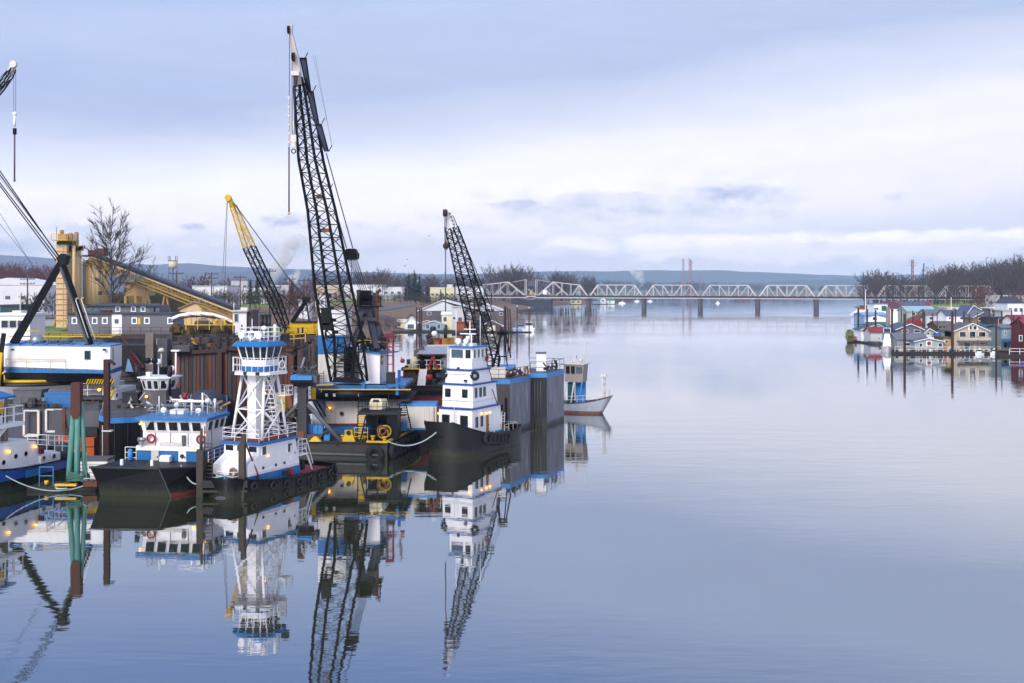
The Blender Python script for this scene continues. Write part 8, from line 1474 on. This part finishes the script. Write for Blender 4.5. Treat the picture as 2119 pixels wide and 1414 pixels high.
# second row
rh('green roofed white cottage behind the beige home', 1700, 1862, 600, 460, 408, WHITE2, TEALR, 'front', 310, 8, [(1750, 560, 40, 50)], peak=1730)
rh('pale green shed with brown gable behind the slate home', 975, 1110, 600, 500, 452, SAGE, BRNR, 'front', 300, 7, [(1010, 505, 24, 20)], peak=1020)
rh('teal roofed cottage low in front of the sky blue home', 236, 530, 600, 462, 400, WHITE2, TEALR, 'front', 322, 7, [], peak=430)
rh('red roofed low cottage beside the teal roofed one', 345, 530, 605, 492, 440, SHEETW, REDR, 'side', 315, 6, [(440, 560, 20, 16)])
sb = rh('sky blue floating home with a white arched dormer', 266, 540, 590, 292, 270, SKYB, SKYB, 'side', 345, 10, [(410, 330, 26, 22)])
x_ = wx(RX(408), 345) - sb.location.x; part('dormer', M().prismy([(x_ - 3.6, wz(RY(372), 345)), (x_ + 3.6, wz(RY(372), 345)), (x_ + 3.2, wz(RY(330), 345)), (x_, wz(RY(296), 345)), (x_ - 3.2, wz(RY(330), 345))], -.5, 0), WHITE2, sb); window(sb, (x_ - .6, -.53, wz(RY(332), 345)), (0, -1), 1.1, .8, RED, GLASS); part('porch_roof', M().prismy([(x_ - 8, wz(RY(408), 345)), (x_ + 6, wz(RY(408), 345)), (x_ - .5, wz(RY(376), 345))], -1.2, 0), TEALR, sb)
rh('white slanted home at the far left of the floating village', 216, 300, 560, 290, 240, WHITE2, WHITE2, 'front', 352, 9, [(252, 330, 22, 50)], peak=290)
rh('orange floating home behind the sky blue one', 300, 382, 470, 190, 168, ORH, BRNR, 'flat', 420, 8, [(345, 215, 24, 30), (325, 215, 8, 10)])
rh('white and teal box home right of the orange one', 384, 540, 470, 165, 148, WHITE2, GR2, 'flat', 410, 8, [(410, 220, 50, 20), (500, 215, 60, 60)], gm=TEALG)
rh('maroon roofed home behind the box home', 540, 668, 420, 215, 140, WHITE2, MARR, 'side', 450, 12, [(600, 240, 20, 20)])
rb_ = rh('long slate blue roofed building edged in bright red', 690, 1048, 430, 212, 142, SHEETW, BLUER, 'side', 460, 14, [(760, 240, 40, 20), (900, 240, 40, 20)])
for s in (0, 1): xx = wx(RX((668, 1066)[s]), 460) - rb_.location.x; part('red_edge', M().hexa([(xx + (3 if s == 0 else -3), -1, wz(RY(214), 460)), (xx + (5 if s == 0 else -1), -1, wz(RY(214), 460)), (xx + (5 if s == 0 else -1), 0, wz(RY(214), 460)), (xx + (3 if s == 0 else -3), 0, wz(RY(214), 460)), (xx - .5, 6, wz(RY(136), 460)), (xx + 1, 6, wz(RY(136), 460)), (xx + 1, 7, wz(RY(136), 460)), (xx - .5, 7, wz(RY(136), 460))]), REDR, rb_)
part('red_ridge', M().box(wx(RX(668), 460) - rb_.location.x, 6.6, wz(RY(141), 460), wx(RX(1066), 460) - rb_.location.x, 7.4, wz(RY(134), 460)), REDR, rb_)
rh('aqua roofed home in the middle of the second row', 770, 1100, 430, 250, 196, SAGE, AQUA, 'side', 400, 10, [(840, 280, 40, 30), (960, 270, 20, 20)])
rh('small pale panelled home behind the log ramp', 990, 1140, 420, 290, 235, SHEETW, GR2, 'side', 380, 8, [(1040, 330, 30, 30)])
rh('small white home with a wooden balcony in the second row', 1140, 1216, 420, 262, 225, WHITE2, GR2, 'side', 385, 7, [(1180, 290, 24, 20)])
rh('white home with a blue roof in the middle of the second row', 1222, 1444, 410, 300, 238, WHITE2, BLUER, 'side', 372, 9, [(1260, 330, 20, 20), (1400, 330, 40, 24)])
rh('white flat roofed row home behind the blue roofed one', 1330, 1460, 300, 215, 208, WHITE2, WHITE2, 'flat', 440, 8, [(1380, 230, 20, 12)])
rh('cream box shaped home behind the blue roofed one', 1228, 1290, 300, 205, 198, CREAM, CREAM, 'flat', 436, 8, [])
rh('large slate blue gabled home at the back of the village', 1470, 1680, 420, 268, 184, mat('slate_blue_wall', (112, 122, 146), .7), BLUER, 'front', 395, 10, [(1560, 300, 40, 30)], peak=1530)
rh('tan gabled home with a dark window in front of the slate blue one', 1532, 1712, 440, 318, 256, mat('tan_boards', (158, 134, 112), .8, .12), GR2, 'front', 350, 8, [(1612, 338, 44, 32)], peak=1655)
rh('modern dark slate home with flat roof and white frame', 1762, 2004, 560, 326, 300, DARKB, DARKB, 'flat', 330, 9, [(1840, 362, 30, 50), (1975, 362, 16, 50)])
rh('white upper block behind the modern dark home', 1872, 1985, 420, 240, 228, SHEETW, SHEETW, 'flat', 362, 6, []); rh('tall narrow blue grey block left of the modern dark home', 1728, 1768, 440, 215, 206, GR1, WHITE2, 'flat', 345, 6, [(1750, 245, 20, 44)])
rh('red roofed home at the right edge of the second row', 2010, 2190, 520, 372, 300, WHITE2, REDR, 'side', 320, 9, [(2060, 400, 20, 20)])
rh('brown timber lodge behind the pilings', 1120, 1320, 520, 420, 372, mat('brown_log_wall', (120, 84, 62), .85, .25, 1.2), BRNR, 'side', 330, 8, [(1150, 440, 40, 34), (1250, 450, 20, 20)])
rh('small olive shed left of the beige home', 1190, 1310, 560, 480, 455, SAGE, BRNR, 'side', 300, 6, [(1250, 515, 20, 20)])
solo('log_ramp', M().bar(at(RX(755), RY(372), 330), at(RX(945), RY(290), 345), 1.3).bar(at(RX(790), RY(372), 328), at(RX(945), RY(305), 343), .7), mat('tan_log', (136, 108, 88), .85, .25, 1.2), 'pair of slanting tan logs above the slate home', 'log', (0, 0, 0))
rt = solo('red_gable_roof', M().prismy([(wx(RX(838), 318), wz(RY(400), 318)), (wx(RX(962), 318), wz(RY(430), 318)), (wx(RX(962), 318), wz(RY(415), 318)), (wx(RX(912), 318), wz(RY(330), 318)), (wx(RX(845), 318), wz(RY(378), 318))], 318, 324), mat('bright_red_wall', (160, 36, 46), .6), 'bright red triangular gable under the slanting logs', 'roof', (0, 0, 0))
# covered boats and cruisers
cb = thing('covered_boat', 'white and navy covered boat on a lift behind the life ring home', 'boat', tuple(at(RX(1110), RY(560), 280)))
part('hull', M().prismx([(278, wz(RY(585), 280)), (281, wz(RY(585), 280)), (281.6, wz(RY(530), 280)), (277.4, wz(RY(530), 280))], wx(RX(985), 280), wx(RX(1236), 280)), WHITE2, cb, w=True); part('boat_cover', M().prismx([(277.2, wz(RY(530), 280) + .01), (281.8, wz(RY(530), 280) + .01), (279.8, wz(RY(500), 280))], wx(RX(1075), 280), wx(RX(1240), 280)), DBLUE, cb, w=True); part('bow_cover', M().prismx([(277.2, wz(RY(560), 280)), (281.8, wz(RY(560), 280)), (279.8, wz(RY(528), 280))], wx(RX(975), 280), wx(RX(1074), 280)), WHITE2, cb, w=True)
cc = cruiser('cabin_cruiser', 'white cabin cruiser with a blue canopy moored left of the floating homes, bow forward', RX(535), 729, 8.6, 5.0, R(-108), OFFW, WHITE2, OFFW, Y=276, cover=mat('blue_canopy', (96, 132, 190), .6))
part('canopy', M().loft([[(-3.4, -1.2, 2.9), (.2, -1.1, 2.9), (.2, 1.1, 2.9), (-3.4, 1.2, 2.9)], [(-3.2, -1.0, 4.6), (-.6, -.9, 4.6), (-.6, .9, 4.6), (-3.2, 1.0, 4.6)]]), mat('blue_canopy', (96, 132, 190), .6), cc)
cruiser('dinghy', 'small white dinghy lying at the dock left of the other one', RX(1598), 735, 2.8, 1.2, R(-150), WHITE2, WHITE2, Y=262); cruiser('dinghy', 'small white dinghy right of the other at the dock', RX(1770), 735, 2.8, 1.2, R(-150), WHITE2, WHITE2, Y=262)
solo('inflatable_boat', M().tube(at(RX(322), RY(615), 315), at(RX(450), RY(622), 310), .55, .6, 10), mat('grey_rubber', (72, 74, 84), .6), 'grey inflatable boat alongside the left end of the floats', 'boat', (0, 0, 0))
solo('blue_kayak', M().loft([[at(RX(2010), RY(868), 229), at(RX(2012), RY(868), 228.8), at(RX(2012), RY(872), 228.8), at(RX(2010), RY(872), 229)], [at(RX(2050), RY(858), 229.4), at(RX(2050), RY(856), 228.6), at(RX(2050), RY(888), 228.6), at(RX(2050), RY(888), 229.4)], [at(RX(2180), RY(852), 229.4), at(RX(2180), RY(852), 228.6), at(RX(2180), RY(892), 228.6), at(RX(2180), RY(892), 229.4)]]), mat('bright_kayak_blue', (30, 66, 206), .4), 'bright blue boat bow entering at the right edge of the water', 'boat', (0, 0, 0))
# docks and rails
def dock(zx0, zx1, zb, Yd, label, dp=1.6): Y = wl(RY(zb)); return solo('dock_float', M().box(wx(RX(zx0), Y), Y, -.3, wx(RX(zx1), Y), Y + dp, .55), LOG, label, 'dock', (0, 0, 0))
dock(615, 1830, 744, 0, 'long dark log dock in front of the floating homes'); dock(1830, 2200, 775, 0, 'nearest dark dock float at the right edge'); dock(150, 460, 605, 0, 'dark dock float at the left end of the village')
Yd = wl(RY(744)); 
for a, b in ((630, 1240), (1250, 1850)): solo('dock_railing', M().rail([(wx(RX(a), Yd), Yd + .2, .55), (wx(RX(b), Yd), Yd + .2, .55)], 1.25, 2, 2.4, .05), WHITE2, 'white dock railing in front of the %s' % ('slate and life ring homes' if a < 1000 else 'beige home'), 'railing', (0, 0, 0))
Yd2 = wl(RY(775)); solo('dock_railing', M().rail([(wx(RX(1950), Yd2), Yd2, .55), (wx(RX(2190), Yd2), Yd2, .55)], 1.4, 2, 3.2, .06), WHITE2, 'white railing at the near right corner dock', 'railing', (0, 0, 0)); Yd3 = wl(RY(605)); solo('dock_railing', M().rail([(wx(RX(230), Yd3), Yd3, .55), (wx(RX(410), Yd3), Yd3, .55)], 2.6, 3, 2.6, .06), WHITE2, 'white railing at the left end dock', 'railing', (0, 0, 0))
rr = random.Random(4); FLC = [mat('clutter_%s' % n, c, .8) for n, c in (('pink', (180, 100, 110)), ('cream', (206, 196, 170)), ('teal', (70, 120, 120)), ('brown', (110, 76, 58)), ('white', (220, 220, 220)), ('navy', (60, 70, 110)))]
for k, mt in enumerate(FLC):
    m = M()
    for j in range(16):
        zx = rr.uniform(640, 1850); Y = wl(RY(744)) + rr.uniform(.6, 1.4); m.cbox((wx(RX(zx), Y), Y, .55 + .35), rr.uniform(.3, .9), .4, rr.uniform(.3, .9), rr.uniform(0, 3))
    for j in range(8):
        zx = rr.uniform(170, 440); Y = wl(RY(604)) + rr.uniform(.6, 1.4); m.cbox((wx(RX(zx), Y), Y, .95), rr.uniform(.3, 1.2), .4, rr.uniform(.4, 1.6), rr.uniform(0, 3))
    o = struct('dock_clutter', m, mt, 'stuff')
# pilings: zoomed x, top, base row (waterline), width
PL = [(202, 215, 600, 20, 'leftmost tall piling of the floating village'), (304, 222, 612, 20, 'piling directly left of the sky blue home'), (401, 236, 616, 20, 'piling in front of the sky blue home'), (592, 222, 700, 22, 'tall piling right of the cabin cruiser'), (738, 275, 690, 26, 'thick piling in front of the slate gabled home'), (968, 250, 640, 14, 'piling between the slate home and the red gable'), (1062, 268, 640, 12, 'slim piling behind the covered boat'), (700, 225, 590, 10, 'slim piling behind the slate roof'), (833, 240, 560, 10, 'slim piling beside the slanting logs'), (950, 222, 560, 14, 'piling at the top of the slanting logs'), (1115, 285, 560, 8, 'thin piling left of the brown lodge'), (1290, 250, 690, 26, 'thick piling just left of the big beige home'), (1326, 222, 560, 14, 'tall piling behind the left roof edge of the beige home'), (1424, 250, 560, 14, 'piling behind the beige roof'), (1487, 280, 560, 12, 'second piling behind the beige roof'), (1580, 262, 560, 8, 'thin piling at the tan gabled home'), (1720, 225, 560, 14, 'tall piling right of the tan gabled home'), (1770, 235, 640, 14, 'piling at the left corner of the modern dark home'), (1797, 330, 752, 18, 'thick piling right of the beige home'), (1862, 250, 700, 14, 'piling in front of the modern dark home'), (1998, 290, 700, 14, 'piling at the right of the teal two storey home'), (1975, 235, 560, 10, 'thin piling behind the modern dark home'), (2062, 312, 752, 34, 'thickest piling in front of the dark red home'), (2096, 225, 600, 10, 'thin piling at the right edge')]
for zx, zt, zb, w_, lb in PL:
    Y = wl(RY(752 if w_ > 23 and zb > 650 else zb)) if zb > 590 else 313; x = wx(RX(zx), Y); r = w_ / 5.591 * Y / FPX / 1.75; solo('piling', M().tube((0, 0, -3), (0, 0, wz(RY(zt), Y)), r, n=10), PILE, lb, 'piling', (x, Y, 0), 0)
for zx, lb in ((540, 'left pole of the close pale pair behind the cruiser'), (553, 'right pole of the close pale pair behind the cruiser')): solo('timber_pole', M().tube((0, 0, -3), (0, 0, wz(RY(200), 300)), .55, .4, 8), mat('pale_timber_pile', (150, 140, 128), .85), lb, 'piling', (wx(RX(zx), 300), 300, 0))
for zx, zt, Y, lb in ((284, -5, 360, 'tall thin white sailboat mast at the left of the village'), (1276, 85, 380, 'thin white mast in the middle of the village')): solo('mast', M().tube((0, 0, 0), (0, 0, wz(RY(zt), Y)), .14, .1, 6), WHITE2, lb, 'mast', (wx(RX(zx), Y), Y, 0))
# yellow green bush at the left end
BU = thing('willow_bush', 'round yellow green bush growing at the left end of the floating village', 'bush', (wx(RX(104), 322), 322, 0)); m = M(); rn = random.Random(3)
for k in range(2600):
    a = rn.uniform(0, 6.28); u = rn.uniform(.02, 1); r = 1.35 * (sin(pi * (u * .85 + .08)) ** .6) * rn.uniform(.5, 1.08); c = V((cos(a) * r, sin(a) * r, .2 + 3.7 * u)); s = rn.uniform(.06, .14); d = V((rn.uniform(-1, 1), rn.uniform(-1, 1), rn.uniform(-.2, 1))).normalized(); e = d.cross(V((rn.uniform(-1, 1), rn.uniform(-1, 1), .3))).normalized() * s * .6
    m.add([c - e, c + e, c + d * s * 2.2], [(0, 1, 2)])
part('foliage', m, mat('willow_leaves', (142, 140, 44), .8, .35, 1.2), BU); part('stem', M().tube((0, 0, -.3), (0, 0, 2.4), .12, .05, 6).tube((0, 0, .2), (.5, .1, 2.6), .07, .03, 5).tube((0, 0, .2), (-.5, .1, 2.4), .07, .03, 5), WOOD, BU); part('log_stub', M().tube((-.8, 0, .1), (1.2, 0, .2), .3, n=8), LOG, BU)
for px, py, lb in ((888, 489, 'tiny dark gull left of the second crane hook'), (838, 551, 'tiny dark gull low over the conifers'), (843, 538, 'tiny dark gull above the other over the conifers')):
    c = at(px, py, 300); g = thing('gull', lb, 'bird', tuple(c)); part('body', M().loft([[(-.25, 0, 0), (-.25, .02, .02), (-.25, 0, .04)], [(0, -.07, 0), (0, .07, .02), (0, 0, .12)], [(.28, 0, .03), (.28, .02, .05), (.28, 0, .06)]]), DARK, g)
    part('wing', M().add([(0, 0, .08), (.12, .5, .25), (-.1, .5, .25), (-.14, 0, .08), (0, 1.0, .12)], [(0, 1, 2, 3), (1, 4, 2)]), DARK, g); part('wing', M().add([(0, 0, .08), (.12, -.5, .25), (-.1, -.5, .25), (-.14, 0, .08), (0, -1.0, .12)], [(0, 1, 2, 3), (1, 4, 2)]), DARK, g)
# ================================================================ air
hz = bpy.data.materials.new('haze_air'); hz.use_nodes = True; nt = hz.node_tree; nt.nodes.clear()
v = nt.nodes.new('ShaderNodeVolumePrincipled'); v.inputs['Color'].default_value = (.58, .75, 1, 1); v.inputs['Density'].default_value = 1.0e-4; v.inputs['Anisotropy'].default_value = 0
o = nt.nodes.new('ShaderNodeOutputMaterial'); nt.links.new(v.outputs[0], o.inputs['Volume'])
struct('haze', M().box(-11100, -190, -6, 11100, 10600, 420), hz, 'stuff')
